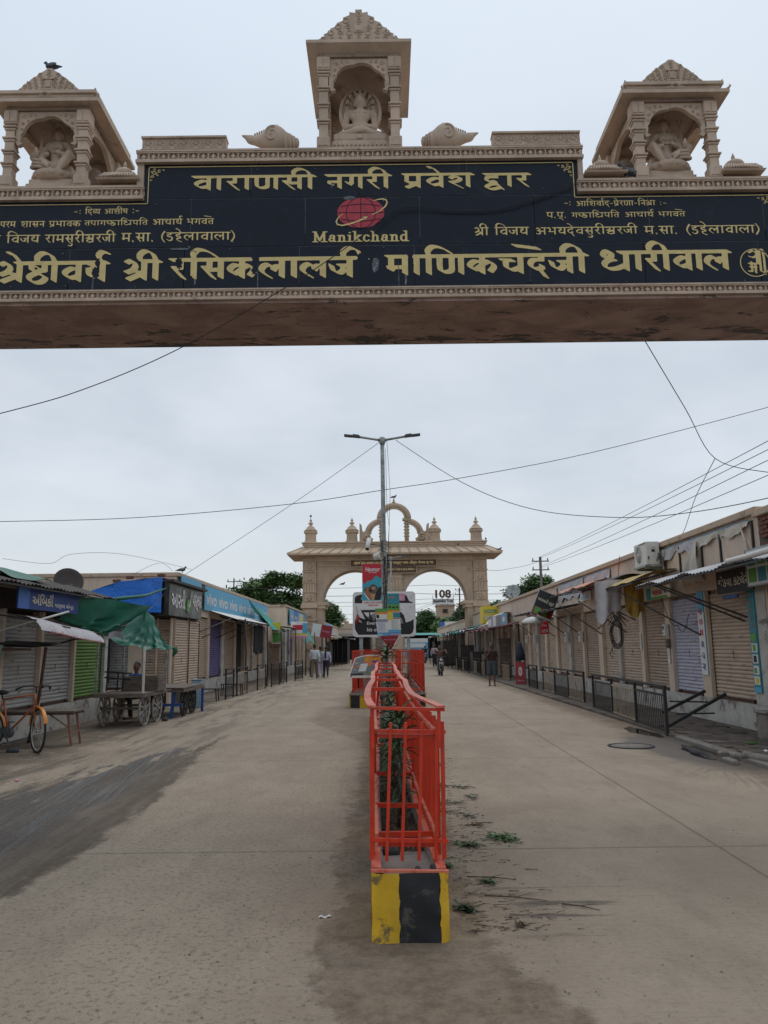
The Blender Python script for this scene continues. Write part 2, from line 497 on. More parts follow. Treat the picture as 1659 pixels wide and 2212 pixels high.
def pen_word(word, x0, x1, zb, zt, y, nib=(.13, -.075), r=.03, thick=1.0, erase=(), step=.033, segs=None, heads=None, W=None):
 """returns verts (world, on plane y facing -y) and faces"""
 if segs is None: segs, heads, W = strokes_of(word)
 H = zt - zb
 fx = (x1 - x0) / (W * H)
 hw = nib[0] + r
 sx = lambda v: v * fx
 L = []
 for s in segs:
  L += [(sx(a[0]), a[1], sx(b[0]), b[1]) for a, b in zip(s[:-1], s[1:])]
 for a, b in heads:
  L.append((sx(a) + hw * .7, .925, sx(b) - hw * .35, .925))
 L = np.array(L)
 Wd = W * fx
 gx = np.arange(-.3, Wd + .3, step); gy = np.arange(-.5, 1.65, step)
 X, Y = np.meshgrid(gx, gy)
 F = np.full(X.shape, 9.0)
 for l in L:
  i0 = max(0, int((min(l[0], l[2]) - hw - .06 + .3) / step)); i1 = int((max(l[0], l[2]) + hw + .06 + .3) / step) + 2
  j0 = max(0, int((min(l[1], l[3]) - .2 + .5) / step)); j1 = int((max(l[1], l[3]) + .2 + .5) / step) + 2
  xs, ys = X[j0:j1, i0:i1], Y[j0:j1, i0:i1]
  if not xs.size: continue
  for q in np.linspace(-1, 1, 9):
   ax, ay = l[0] + nib[0] * q * thick, l[1] + nib[1] * q * thick
   dx, dy = l[2] - l[0], l[3] - l[1]
   t = np.clip(((xs - ax) * dx + (ys - ay) * dy) / max(dx * dx + dy * dy, 1e-9), 0, 1)
   d = np.hypot(xs - ax - dx * t, ys - ay - dy * t) - r
   F[j0:j1, i0:i1] = np.minimum(F[j0:j1, i0:i1], d)
 for (ex, ey, er, es) in erase:
  d = es * (er - np.hypot((X - ex * Wd), (Y - ey) * .6) + .04 * np.sin(X * 37) * np.cos(Y * 31))
  F = np.maximum(F, d)
 V, Fc = contour_fill(F, gx, gy)
 V = [(x0 + a * H, y, zb + b * H) for a, b in V]
 return V, Fc
def contour_fill(F, gx, gy):
 F = np.clip(F, -.1, .1)
 V = []; Fc = []; S = F < 0
 ny, nx = F.shape
 for j in range(ny - 1):
  r0, r1 = S[j], S[j + 1]
  allin = r0[:-1] & r0[1:] & r1[:-1] & r1[1:]
  anyin = r0[:-1] | r0[1:] | r1[:-1] | r1[1:]
  i = 0
  for i in np.nonzero(anyin & ~allin)[0]:
   c = [(i, j), (i + 1, j), (i + 1, j + 1), (i, j + 1)]
   o = len(V); n = 0
   for q in range(4):
    a, b = c[q], c[(q + 1) % 4]
    fa, fb = F[a[1], a[0]], F[b[1], b[0]]
    if fa < 0: V.append((gx[a[0]], gy[a[1]])); n += 1
    if (fa < 0) != (fb < 0):
     t = fa / (fa - fb)
     V.append((gx[a[0]] + (gx[b[0]] - gx[a[0]]) * t, gy[a[1]] + (gy[b[1]] - gy[a[1]]) * t)); n += 1
   if n > 2: Fc.append(tuple(range(o, o + n)))
  d = np.diff(np.concatenate([[0], allin.astype(int), [0]]))
  for a, b in zip(np.nonzero(d == 1)[0], np.nonzero(d == -1)[0]):
   o = len(V)
   V += [(gx[a], gy[j]), (gx[b], gy[j]), (gx[b], gy[j + 1]), (gx[a], gy[j + 1])]
   Fc.append((o, o + 1, o + 2, o + 3))
 return V, Fc
# ------------------------------------------------------------------ material library
mat('stone', (.52, .405, .315), .85, .22, 2.2, dirt=(.14, .11, .09), da=.5, ds=3.0, dt=.58, bump=.35, bs=45, streak=.25)
mat('stone_dark', (.30, .225, .175), .9, .25, 2.5, dirt=(.07, .055, .05), da=.6, ds=2.4, dt=.52, bump=.4, bs=40)
mat('stone_far', (.46, .345, .25), .88, .15, .8, dirt=(.17, .13, .10), da=.5, ds=.9, dt=.58, bump=.2, bs=12, streak=.4)
mat('stone_far_trim', (.52, .395, .285), .88, .12, 1.5, dirt=(.17, .13, .10), da=.4, ds=1.2, dt=.6, bump=.2, bs=12, streak=.3)
mat('granite', (.0065, .011, .024), .42, .35, 6, spec=.22, dirt=(.03, .037, .05), da=.3, ds=3.5, dt=.56, bump=.05, bs=8, streak=.3)
mat('gold', (.66, .52, .225), .6, .12, 9, dirt=(.30, .22, .09), da=.5, ds=6, dt=.6, bump=.05)
mat('logo_red', (.42, .035, .06), .6, .25, 9, dirt=(.5, .2, .2), da=.5, ds=7, dt=.6, bump=0)
mat('joint_white', (.22, .23, .25), .8, .4, 20, bump=0)
mat('scrape', (.10, .12, .14), .7, .6, 14, dirt=(.35, .36, .38), da=.7, ds=18, dt=.52, bump=0)
mat('cable', (.015, .015, .017), .6, .1, bump=0)
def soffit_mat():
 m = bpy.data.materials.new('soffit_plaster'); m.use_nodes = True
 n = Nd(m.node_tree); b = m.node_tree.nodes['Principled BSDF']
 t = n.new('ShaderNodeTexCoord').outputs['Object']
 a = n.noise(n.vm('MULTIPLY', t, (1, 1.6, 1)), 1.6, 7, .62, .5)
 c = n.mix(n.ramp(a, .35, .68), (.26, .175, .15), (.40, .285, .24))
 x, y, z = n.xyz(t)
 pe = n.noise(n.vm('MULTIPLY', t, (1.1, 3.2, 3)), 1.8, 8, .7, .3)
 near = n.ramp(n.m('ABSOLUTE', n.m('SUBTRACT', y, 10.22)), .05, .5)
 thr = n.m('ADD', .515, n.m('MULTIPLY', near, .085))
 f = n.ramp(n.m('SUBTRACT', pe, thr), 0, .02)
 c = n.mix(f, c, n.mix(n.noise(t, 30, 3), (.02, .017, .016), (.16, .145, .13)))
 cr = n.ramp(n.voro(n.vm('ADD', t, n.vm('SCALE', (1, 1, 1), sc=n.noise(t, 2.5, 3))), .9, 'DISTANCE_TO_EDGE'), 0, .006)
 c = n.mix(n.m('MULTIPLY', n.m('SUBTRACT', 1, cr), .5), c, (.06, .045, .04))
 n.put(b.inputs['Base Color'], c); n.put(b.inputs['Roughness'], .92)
 n.put(b.inputs['Normal'], n.bump(n.m('SUBTRACT', n.noise(t, 9, 8, .7), n.m('MULTIPLY', f, .6)), .5, .02))
 MATS['soffit_plaster'] = m
soffit_mat()

# ------------------------------------------------------------------ near gate (spans the street 9 m ahead)
GY = 9.0
gate = thing('gateway', 'sandstone entrance gate spanning the road, blue black board with golden Devanagari lettering', 'gate', (0, 0, 0))
b = MB()
b.box(-6.9, 6.4, GY + .02, GY + 1.36, 5.9, 7.24)
b.box(-3.1, 2.58, GY + .02, GY + 1.36, 7.242, 7.74)
b.build('beam_core', 'stone_dark', gate)
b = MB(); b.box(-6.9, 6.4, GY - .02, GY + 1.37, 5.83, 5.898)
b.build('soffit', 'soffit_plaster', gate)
for sx_ in (-1, 1):
 cx = -.26 + sx_ * 7.3
 b = MB(); b.box(cx - .7, cx + .7, GY + .05, GY + 1.3, 0, 7.2); b.box(cx - .8, cx + .8, GY - .03, GY + 1.4, 0, .6); b.box(cx - .78, cx + .78, GY - .03, GY + 1.4, 5.4, 5.8)
 b.build('pillar', 'stone', gate)
# granite panels, three courses, joints recessed
rows = [(6.02, 6.6, -6.6, 6.2, 1.45, -1.03), (6.6, 7.27, -6.6, 6.2, 1.46, -.96), (7.27, 7.77, -3.03, 2.54, 1.39, -.27)]
for z0, z1, xa, xb, p, ph in rows:
 xs = [xa] + [ph + p * k for k in range(-6, 7) if xa + .15 < ph + p * k < xb - .15] + [xb]
 for a, c in zip(xs[:-1], xs[1:]):
  dy = random.uniform(-.002, .002)
  b = MB(); b.bbox(a + .003, c - .003, GY + dy, GY + .03, z0 + .003, z1 - .003, .003)
  b.build('granite_panel', 'granite', gate)
 b = MB()
 for x in xs[1:-1]:
  if random.random() < .75: b.box(x - .0025, x + .0025, GY + .006, GY + .02, z0 + random.uniform(0, .3), z1)
 b.box(xa, xb, GY + .006, GY + .02, z0 - .002, z0 + .002)
 b.build('grout', 'joint_white', gate, kind='stuff')
LY = GY - .005
words = [('वाराणसी', -2.42, -0.83, 7.38, 7.59), ('नगरी', -0.71, 0.14, 7.38, 7.59), ('प्रवेश', 0.28, 1.2, 7.38, 7.59), ('द्वार', 1.32, 1.93, 7.38, 7.58),
 ('श्रेष्ठीवयR', -4.82, -3.43, 6.14, 6.43), ('श्री', -3.23, -2.77, 6.15, 6.44), ('रसिकलालजी', -2.67, -0.17, 6.16, 6.45), ('माणिकचंदजी', 0.05, 2.6, 6.18, 6.46), ('धारीवाल', 2.77, 4.4, 6.2, 6.48),
 ('-:', -3.92, -3.81, 7.07, 7.14), ('दिव्य', -3.77, -3.57, 7.07, 7.14), ('आशीष', -3.52, -3.22, 7.07, 7.14), (':-', -3.17, -3.07, 7.07, 7.15),
 ('परम', -4.84, -4.64, 6.9, 6.98), ('शासन', -4.58, -4.27, 6.9, 6.98), ('प्रभावक', -4.22, -3.81, 6.9, 6.98), ('तपागच्छाधिपति', -3.77, -2.96, 6.91, 6.98), ('आचायR', -2.9, -2.52, 6.91, 6.99), ('भगवंत', -2.47, -2.12, 6.91, 6.99),
 ('श्री', -5.02, -4.82, 6.68, 6.79), ('विजय', -4.75, -4.32, 6.68, 6.79), ('रामसुरीश्वरजी', -4.26, -3.36, 6.68, 6.79), ('म.सा.', -3.29, -2.87, 6.68, 6.8), ('(डहेलावाला)', -2.79, -1.84, 6.69, 6.8),
 ('-:', 2.34, 2.44, 7.11, 7.18), ('आशिवाRद-प्रेरणा-निश्रा', 2.5, 3.51, 7.1, 7.17), (':-', 3.56, 3.66, 7.1, 7.16),
 ('प.पू.', 2.11, 2.37, 6.94, 7.02), ('गच्छाधिपति', 2.43, 3.04, 6.94, 7.01), ('आचायR', 3.11, 3.48, 6.94, 7.01), ('भगवंत', 3.53, 3.88, 6.94, 7.01),
 ('श्री', 1.19, 1.37, 6.71, 6.82), ('विजय', 1.44, 1.88, 6.71, 6.82), ('अभयदेवसुरीश्वरजी', 1.96, 3.26, 6.71, 6.81), ('म.सा.', 3.34, 3.77, 6.7, 6.81), ('(डहेलावाला)', 3.87, 4.81, 6.7, 6.81)]
for w, x0, x1, zb, zt in words:
 big = zt - zb > .15
 er = []
 if w.startswith('रसि'): er = [(.05, .78, .15, 1), (.11, .1, .08, 1), (.435, .96, .16, 1), (.43, .4, .12, 1), (.975, .75, .26, 1), (.985, .3, .3, 1), (.985, 1.1, .16, 1)]
 if w.startswith('माणि'): er = [(.125, .95, .12, 1), (.13, .5, .09, 1)]
 if w.startswith('श्रेष्ठी'): er = [(.885, .42, .16, 1), (.90, .92, .11, 1)]
 hf = 1.0 if big else 1.08
 V, F = pen_word(w, x0, x1, zb, zb + (zt - zb) * hf, LY, nib=(.108, -.062) if big else (.055, -.032), r=.028, erase=er, step=.035 if big else .05)
 MB().add(V, F).build('lettering', 'gold', gate)
# name under the globe, latin serif letters drawn with the same pen
LT = {'M': (1.5, '-.3,0 .3,1|-.3,1 .72,.12|-.72,.12 1.14,1|-1.14,1 1.14,0|-.1,0 .5,0|-.92,0 1.36,0|-.1,1 .35,1|-1.1,1 1.36,1'),
 'a': (.85, '~.2,.5 .35,.64 .56,.56 .56,.3 .56,.1 .7,.0|~.56,.38 .22,.34 .16,.12 .36,.0 .56,.16'),
 'n': (.95, '-.25,.62 .25,0|~.25,.42 .4,.62 .62,.56 .66,.3|-.66,.4 .66,0|-.1,0 .4,0|-.52,0 .82,0|-.1,.62 .25,.62'),
 'i': (.5, '-.25,.62 .25,0|-.1,0 .4,0|-.1,.62 .25,.62|-.24,.9 .26,.9'),
 'k': (.95, '-.25,1 .25,0|-.1,0 .4,0|-.3,.28 .68,.6|-.42,.36 .72,0|-.6,0 .86,0|-.1,1 .25,1|-.55,.62 .82,.62'),
 'c': (.75, '~.6,.5 .42,.64 .18,.5 .16,.16 .38,0 .62,.12'),
 'h': (.95, '-.25,1 .25,0|~.25,.42 .4,.62 .62,.56 .66,.3|-.66,.4 .66,0|-.1,0 .4,0|-.52,0 .82,0|-.1,1 .25,1'),
 'd': (.9, '~.6,.52 .38,.64 .16,.46 .18,.12 .4,0 .6,.14|-.62,1 .62,0|-.45,1 .62,1|-.62,0 .8,0')}
segs = []; xx = 0
for ch in 'Manikchand':
 a, st = LT[ch]
 for s in st.split('|'):
  p = S_(s[1:]); p = smooth_pts(p) if s[0] == '~' else p
  segs.append([(q[0] + xx, q[1]) for q in p])
 xx += a
V, F = pen_word('', -.87, .36, 6.655, 6.79, LY, nib=(.055, -.0), r=.05, segs=segs, heads=[], W=xx, step=.04)
MB().add(V, F).build('lettering', 'gold', gate)
# globe emblem
gx_, gz_, ga, gb = -.25, 7.05, .30, .215
el = lambda t, a=ga, b_=gb: (gx_ + a * math.cos(t), gz_ + b_ * math.sin(t))
def flat(poly, y, n, m): MB().add([(p[0], y, p[1]) for p in poly], [tuple(range(len(poly)))]).build(n, m, gate)
def ribbon(pts, w, y, n, m, wv=None):
 V = []; F = []
 for i, p in enumerate(pts):
  a = Vector(pts[max(i - 1, 0)]); c = Vector(pts[min(i + 1, len(pts) - 1)]); d = (c - a).normalized(); ww = w * (wv[i] if wv else 1)
  V += [(p[0] - d.y * ww / 2, y, p[1] + d.x * ww / 2), (p[0] + d.y * ww / 2, y, p[1] - d.x * ww / 2)]
 for i in range(len(pts) - 1): F.append((2 * i, 2 * i + 1, 2 * i + 3, 2 * i + 2))
 return MB().add(V, F).build(n, m, gate)
flat([el(2 * PI * k / 48) for k in range(48)], LY, 'globe', 'logo_red')
mk = MB()
def rib2(pts, w, y):
 for a, c in zip(pts[:-1], pts[1:]):
  a, c = Vector(a), Vector(c); d = (c - a).normalized() * (w / 2)
  mk.add([(a.x - d.y, y, a.y + d.x), (a.x + d.y, y, a.y - d.x), (c.x + d.y, y, c.y - d.x), (c.x - d.y, y, c.y + d.x)], [(0, 1, 2, 3)])
for q, s in enumerate((-.62, -.001, .62)): rib2([(gx_ + ga * s * math.cos(t), gz_ + gb * math.sin(t)) for t in np.linspace(-PI / 2, PI / 2, 14)], .009, LY - .002 - q * .0002)
for q, s in enumerate((-.55, 0, .55)):
 ex = ga * math.sqrt(1 - s * s)
 rib2([(gx_ + ex * t, gz_ + gb * s * (1 - .28 * t * t)) for t in np.linspace(-1, 1, 12)], .009, LY - .003 - q * .0002)
mk.build('globe_lines', 'granite', gate)
orb = [(.42 * math.cos(t), .10 * math.sin(t)) for t in np.linspace(-.35, 1.75, 16)]
rot = lambda p, a: (gx_ + .01 + p[0] * math.cos(a) - p[1] * math.sin(a), gz_ + p[0] * math.sin(a) + p[1] * math.cos(a))
ribbon([rot(p, .42) for p in [(.10, -.085), (.22, -.078), (.31, -.05), (.355, -.01), (.355, .03), (.32, .06), (.26, .078), (.2, .085)]], .02, LY - .004, 'orbit_ring', 'gold', [.3, .7, 1, 1, 1, 1, .7, .3])
ribbon([rot(p, .42) for p in [(-.22, .085), (-.3, .06), (-.345, .02), (-.35, -.02), (-.3, -.06), (-.2, -.082), (-.1, -.09), (.0, -.09)]], .02, LY - .004, 'orbit_ring', 'gold', [.3, .6, 1, 1, 1, 1, 1, 1.1])
flat([rot(p, .42) for p in [(-.01, -.115), (.05, -.088), (-.01, -.06)]], LY - .004, 'arrow_head', 'gold')
# gold outline and corner scrolls
bl = MB()
def gl(x0, z0, x1, z1, w=.011):
 if z0 == z1: bl.box(x0, x1, LY, LY + .003, z0 - w / 2, z0 + w / 2)
 else: bl.box(x0 - w / 2, x0 + w / 2, LY, LY + .003, z0, z1)
gl(-2.97, 7.722, 2.48, 7.722); gl(-2.975, 7.215, -2.975, 7.716); gl(2.485, 7.235, 2.485, 7.716); gl(-5.6, 7.21, -2.98, 7.21, .01); gl(2.49, 7.23, 5.0, 7.23, .01)
bl.build('gold_outline', 'gold', gate)
def corner(cx, cz, sx_, sz_):
 c = MB(); q = 0
 for (ox, oz, r0, tn, st) in [(.055, .055, .035, 2.2, 0), (.12, .035, .022, 2, 1), (.035, .12, .022, 2, 2.5), (.17, .022, .014, 1.6, 0), (.022, .17, .014, 1.6, 2), (.1, .09, .016, 1.5, 1), (.06, .02, .016, 1.5, 3), (.02, .06, .016, 1.5, 4)]:
  pts = []
  for k in range(13):
   t = k / 12; a = st + t * tn * PI; r = r0 * (1 - .75 * t)
   pts.append((ox + r * math.cos(a), oz + r * math.sin(a)))
  q += 1
  for a, d in zip(pts[:-1], pts[1:]):
   a, d = Vector(a), Vector(d)
   if (d - a).length < 1e-5: continue
   e = (d - a).normalized() * .0055
   P = [(a.x - e.y, a.y + e.x), (a.x + e.y, a.y - e.x), (d.x + e.y, d.y - e.x), (d.x - e.y, d.y + e.x)]
   c.add([(cx + sx_ * p[0], LY - .0004 * q, cz - sz_ * p[1]) for p in P], [(0, 1, 2, 3)])
 c.build('corner_scroll', 'gold', gate)
corner(-2.96, 7.705, 1, 1); corner(2.47, 7.705, -1, 1); corner(5.0, 7.215, -1, 1)
# round emblem at the right end
ex_, ez_ = 4.705, 6.3
ribbon([(ex_ + .185 * math.cos(t), ez_ + .185 * math.sin(t)) for t in np.linspace(0, 2 * PI, 41)], .012, LY, 'emblem_ring', 'gold')
em = [[(-.3, .6), (-.1, .72), (.05, .6)], [(-.3, .38), (-.1, .3), (.1, .4), (.12, .7)], [(.12, .7), (.12, -.05)], [(-.35, -.05), (.12, -.05)], [(-.2, .05), (-.2, -.5), (-.38, -.5)], [(0, -.05), (0, -.6)], [(-.3, -.25), (.05, -.25)], [(.45, .75), (.5, .3), (.5, -.68)], [(.28, .7), (.28, -.5), (.5, -.6)], [(.12, .72), (.45, .78)]]
segs = [[(p[0] + .5, p[1] + .5) for p in s] for s in em]
V, F = pen_word('', ex_ - .115, ex_ + .115, ez_ - .115, ez_ + .115, LY, nib=(.045, -.025), r=.022, segs=segs, heads=[], W=1.0, step=.035)
MB().add(V, F).build('emblem_symbol', 'gold', gate)
# weathered scrapes where the letters broke off, and rust free fixing pins
sc = MB(); q = 0
for x, z, w, h in [(-2.42, 6.5, .05, .26), (-2.34, 6.2, .03, .26), (-3.62, 6.12, .03, .2), (-.07, 6.34, .1, .22), (.31, 6.2, .03, .32), (-1.55, 6.12, .012, .5), (-.4, 7.255, .2, .05), (-2.55, 6.58, .3, .03), (.22, 6.15, .012, .4), (-.62, 7.44, .02, .1)]:
 q += 1; P = []
 for k in range(14):
  t = 2 * PI * k / 14
  P.append((x + w / 2 * math.cos(t) * random.uniform(.6, 1.15), LY - .0006 * q + .004, z + h / 2 * math.sin(t) * random.uniform(.7, 1.2)))
 sc.add(P, [tuple(range(14))])
sc.build('scrape_marks', 'scrape', gate, kind='stuff')
pn = MB()
for k in range(26):
 x, z = random.uniform(-4.8, 4.6), random.choice([6.08, 6.55, 6.66, 7.2, 7.33, 7.66]) + random.uniform(-.02, .02)
 if z > 7.25 and not -2.9 < x < 2.4: continue
 pn.cyl((x, LY - .006, z), (x, LY + .006, z), .009, n=6)
pn.build('fixing_pins', 'scrape', gate, kind='stuff')

def frieze(x0, x1, z0, z1, ends=True, parent=gate, yf=GY - .03):
 h = z1 - z0
 c = MB()
 c.box(x0, x1, yf + .03, GY + .3, z0 + h * .18, z1 - h * .14)
 c.box(x0, x1, yf - .02, GY + .3, z1 - h * .138, z1)
 c.box(x0, x1, yf - .012, GY + .3, z1 - h * .24, z1 - h * .142)
 c.box(x0, x1, yf - .012, GY + .3, z0 + h * .22, z0 + h * .30)
 c.box(x0, x1, yf - .03, GY + .3, z0, z0 + h * .216)
 c.build('frieze_moulding', 'stone', parent)
 g = MB(); p = .062; n = int((x1 - x0) / p); p = (x1 - x0) / n
 za, zb = z0 + h * .302, z1 - h * .242; zm = (za + zb) / 2; hh = (zb - za) / 2
 fn = lambda x, z, d: (x, d, z)
 for i in range(n):
  cx = x0 + (i + .5) * p
  if i % 2: g.prism([(cx, zm - hh * .95), (cx + p * .42, zm), (cx, zm + hh * .95), (cx - p * .42, zm)], fn, yf - .002, yf + .03)
  else:
   g.prism([(cx - p * .12, za), (cx + p * .12, za), (cx + p * .12, zb), (cx - p * .12, zb)], fn, yf - .002, yf + .03)
   g.prism([(cx - p * .5, za), (cx + p * .5, za), (cx, za + hh * .55)], fn, yf + .002, yf + .03)
   g.prism([(cx + p * .5, zb), (cx - p * .5, zb), (cx, zb - hh * .55)], fn, yf + .002, yf + .03)
 g.build('frieze_carving', 'stone', parent, kind='stuff')
def frieze_run(x0, x1, z0, z1, cuts):
 xs = [x0] + cuts + [x1]
 for a, c in zip(xs[:-1], xs[1:]): frieze(a + .0015, c - .0015, z0, z1)
frieze_run(-6.7, 6.3, 5.87, 6.02, [-5.3, -3.95, -2.62, -1.3, 0, 1.35, 2.7, 4.0, 5.2])
frieze_run(-6.7, -3.02, 7.25, 7.44, [-4.6])
frieze_run(2.52, 6.3, 7.28, 7.46, [4.1])
frieze_run(-3.14, 2.62, 7.76, 7.94, [-1.6, -.25, 1.2])
for x0, x1 in ((-3.12, -3.035), (2.545, 2.61)):
 b = MB(); b.box(x0, x1, GY - .02, GY + 1.3, 7.46, 7.775); b.build('step_block', 'stone', gate)
b = MB(); b.box(-6.7, 6.2, GY + .25, GY + 1.34, 7.24, 7.45); b.box(-3.1, 2.6, GY + .24, GY + 1.34, 7.742, 7.95)
b.box(-3.1, 2.58, GY, GY + 1.34, 7.952, 7.98); b.box(-6.6, -3.13, GY, GY + 1.34, 7.452, 7.48); b.box(2.62, 6.1, GY, GY + 1.34, 7.452, 7.50)
b.build('top_slab', 'stone', gate)

def curl(mb, cx, cz, r, y, turns=1.6, st=0, flip=1, t=.011, fn=None):
 pts = []
 for k in range(12):
  u = k / 11; a = st + flip * u * turns * 2 * PI; rr = r * (1 - .8 * u)
  pts.append((cx + rr * math.cos(a), y, cz + rr * math.sin(a)))
 mb.tube(pts, [t * (1 - .4 * k / 11) for k in range(12)], 5)
# carved cresting blocks on the raised part
def cresting(x0, x1, z0, z1, label):
 t = thing('cresting_block', label, 'carved block', ((x0 + x1) / 2, GY + .01, z0), 0, 'carved cresting blocks on the gate')
 w = x1 - x0; h = z1 - z0; c = MB()
 c.box(-w / 2, w / 2, .02, .14, 0, h); c.box(-w / 2 - .008, w / 2 + .008, -.01, .15, h - .022, h + .004); c.box(-w / 2 - .008, w / 2 + .008, -.01, .15, -.004, .02)
 c.build('slab', 'stone', t)
 g = MB(); n = 7; p = w / n
 for i in range(n):
  cx = -w / 2 + (i + .5) * p
  g.tube([(cx + s * p * .42, .018, .03 + q * (h - .06)) for s, q in ((-1, 0), (-1, .35), (-.8, .7), (-.3, .9), (0, 1), (.3, .9), (.8, .7), (1, .35), (1, 0))], .008, 5)
  g.tube([(cx + .27 * p * math.cos(a), .018, .06 + .25 * p * math.sin(a)) for a in np.linspace(0, 2 * PI, 9)[:-1]], .008, 5, closed=True)
  for s in (-1, 1): curl(g, cx + s * p * .2, h * .62, .022, .018, 1.2, 0, s, .007)
  g.tube([(cx, .018, h * .45), (cx, .014, h * .85)], [.012, .004], 5)
  g.box(cx + p * .5 - .004, cx + p * .5 + .004, .006, .02, .02, h - .03)
 g.build('carving', 'stone', t, kind='stuff')
cresting(-3.09, -2.0, 7.97, 8.17, 'long carved cresting slab between a conch shell and the shrine topped by a pigeon')
cresting(1.47, 2.6, 7.98, 8.18, 'long carved cresting slab between a conch shell and the shrine without a pigeon on top')
# ------------------------------------------------------------------ roof shrines, statues, conches on the near gate
mat('feather', (.055, .06, .075), .7, .4, 20, bump=.1)
mat('feather_light', (.12, .125, .14), .7, .4, 20, bump=.1)
def shrine(cx, z0, hp, label, hw=.56, centre=False):
 """pillared roof shrine, front pillars near y=GY, hp pillar height"""
 t = thing('roof_shrine', label, 'shrine', (cx, GY, z0), 0, 'pillared shrines on top of the gate')
 D = 1.2; px = hw - .085
 for x in (-px, px):
  for y in (.09, D):
   b = MB(); w = .058
   b.cbox((x, y, .085), (.17, .17, .17), .012)
   b.prism([(x - .07, .03), (x + .07, .03), (x + .03, .08), (x, .15), (x - .03, .08)], lambda a, z, d: (a, d, z), y - .094, y - .08)
   b.box(x - w, x + w, y - w, y + w, .17, hp - .2)
   n = 4; 
   for k in range(1, n + 1):
    z = .17 + (hp - .37) * k / n - (.02 if k == n else 0)
    b.cbox((x, y, z - .012), (w * 2 + .06, w * 2 + .06, .028), .006)
    b.cbox((x, y, z - .045), (w * 2 + .03, w * 2 + .03, .03), .006)
   b.cbox((x, y, hp - .1), (.175, .175, .2), .01)
   b.prism([(x - .075, hp - .17), (x - .01, hp - .17), (x - .01, hp - .03), (x - .03, hp - .11)], lambda a, z, d: (a, d, z), y - .096, y - .085)
   b.prism([(x + .01, hp - .17), (x + .075, hp - .17), (x + .03, hp - .11), (x + .01, hp - .03)], lambda a, z, d: (a, d, z), y - .096, y - .085)
   b.build('pillar', 'stone', t)
 def arch(L0, L1, fn, y0, y1):
  lo = hp - .46; m = (L0 + L1) / 2; hl = (L1 - L0) / 2
  poly = [(L0, hp - .002), (L0, lo + .02), (L0 + .03, lo - .03), (L0 + .09, lo)]
  N = 44
  for k in range(N + 1):
   a = PI - PI * k / N
   rx = (hl - .055); rz = .355
   s = abs(math.sin(a * 3.5)) * .026 if 3 < k < N - 3 else 0
   poly.append((m + (rx + s) * math.cos(a), lo + .02 + (rz + s) * math.sin(a)))
  poly += [(L1 - .09, lo), (L1 - .03, lo - .03), (L1, lo + .02), (L1, hp - .002)]
  b = MB().prism(list(reversed(poly)), fn, y0, y1)
  b.build('cusped_arch', 'stone', t)
  g = MB()
  for s in (-1, 1):
   for q, (ox, oz, r) in enumerate([(.1, .08, .035), (.17, .06, .028), (.08, .17, .026), (.24, .05, .02), (.075, .25, .02), (.15, .13, .02)]):
    pts = []
    for k in range(10):
     u = k / 9; a = u * 8 + q; rr = r * (1 - .8 * u)
     pts.append(fn(m + s * (hl - ox + rr * math.cos(a)), hp - oz + rr * math.sin(a), y0 - .002))
    g.tube(pts, .007, 4)
  return g
 f1 = lambda a, z, d: (a, d, z)
 g = arch(-px + .07, px - .07, f1, .05, .11); g.build('arch_carving', 'stone', t, kind='stuff')
 arch(-px + .07, px - .07, f1, D - .03, D + .03)
 for s in (-1, 1):
  f2 = lambda a, z, d: (s * d, a, z)
  g = arch(.16, D - .07, f2, px + .03, px - .03); g.build('arch_carving', 'stone', t, kind='stuff')
 # roof
 W2 = hw + .14; y0, y1 = -.09, D + .2
 b = MB()
 b.box(-hw + .02, hw - .02, .02, D + .07, hp + .001, hp + .05)
 b.build('ceiling_slab', 'stone_dark', t)
 b = MB()
 if centre:
  zt = hp + .17
  b.add([(-W2, y0, zt - .045), (W2, y0, zt - .045), (W2, y1, zt - .045), (-W2, y1, zt - .045), (-W2, y0, zt), (W2, y0, zt), (W2, y1, zt), (-W2, y1, zt), (-hw, .03, hp + .05), (hw, .03, hp + .05), (hw, D + .06, hp + .05), (-hw, D + .06, hp + .05)],
   [(4, 5, 6, 7), (0, 1, 5, 4), (1, 2, 6, 5), (2, 3, 7, 6), (3, 0, 4, 7), (8, 9, 1, 0), (9, 10, 2, 1), (10, 11, 3, 2), (11, 8, 0, 3), (8, 11, 10, 9)])
  b.box(-hw - .02, hw + .02, 0, D + .1, zt + .001, zt + .03)
  b.cyl((-W2 + .07, y0 + .03, zt), (-W2 + .07, y0 + .03, zt + .02), .015, .003); b.cyl((W2 - .07, y0 + .03, zt), (W2 - .07, y0 + .03, zt + .02), .015, .003)
  zt += .03
 else:
  za = hp + .05; zb_ = hp + .10
  b.add([(-W2, y0, za), (W2, y0, za), (W2, y1, za), (-W2, y1, za), (-W2, y0, zb_), (W2, y0, zb_), (W2, y1, zb_), (-W2, y1, zb_), (-hw, .03, hp + .16), (hw, .03, hp + .16), (hw, D + .06, hp + .16), (-hw, D + .06, hp + .16)],
   [(0, 3, 2, 1), (0, 1, 5, 4), (1, 2, 6, 5), (2, 3, 7, 6), (3, 0, 4, 7), (4, 5, 9, 8), (5, 6, 10, 9), (6, 7, 11, 10), (7, 4, 8, 11), (8, 9, 10, 11)])
  b.box(-hw - .05, hw + .05, -.02, D + .1, hp + .161, hp + .20)
  b.box(-hw - .09, hw + .09, -.05, D + .14, hp + .201, hp + .245)
  for s in (-1, 1):
   b.tube([(s * (W2 - .03), y0 + .02, zb_), (s * (W2 + .01), y0 - .01, zb_ + .03), (s * (W2), y0, zb_ + .06)], [.02, .012, .004], 5)
   b.tube([(s * (hw + .06), -.03, hp + .245), (s * (hw + .085), -.045, hp + .27)], [.014, .004], 5)
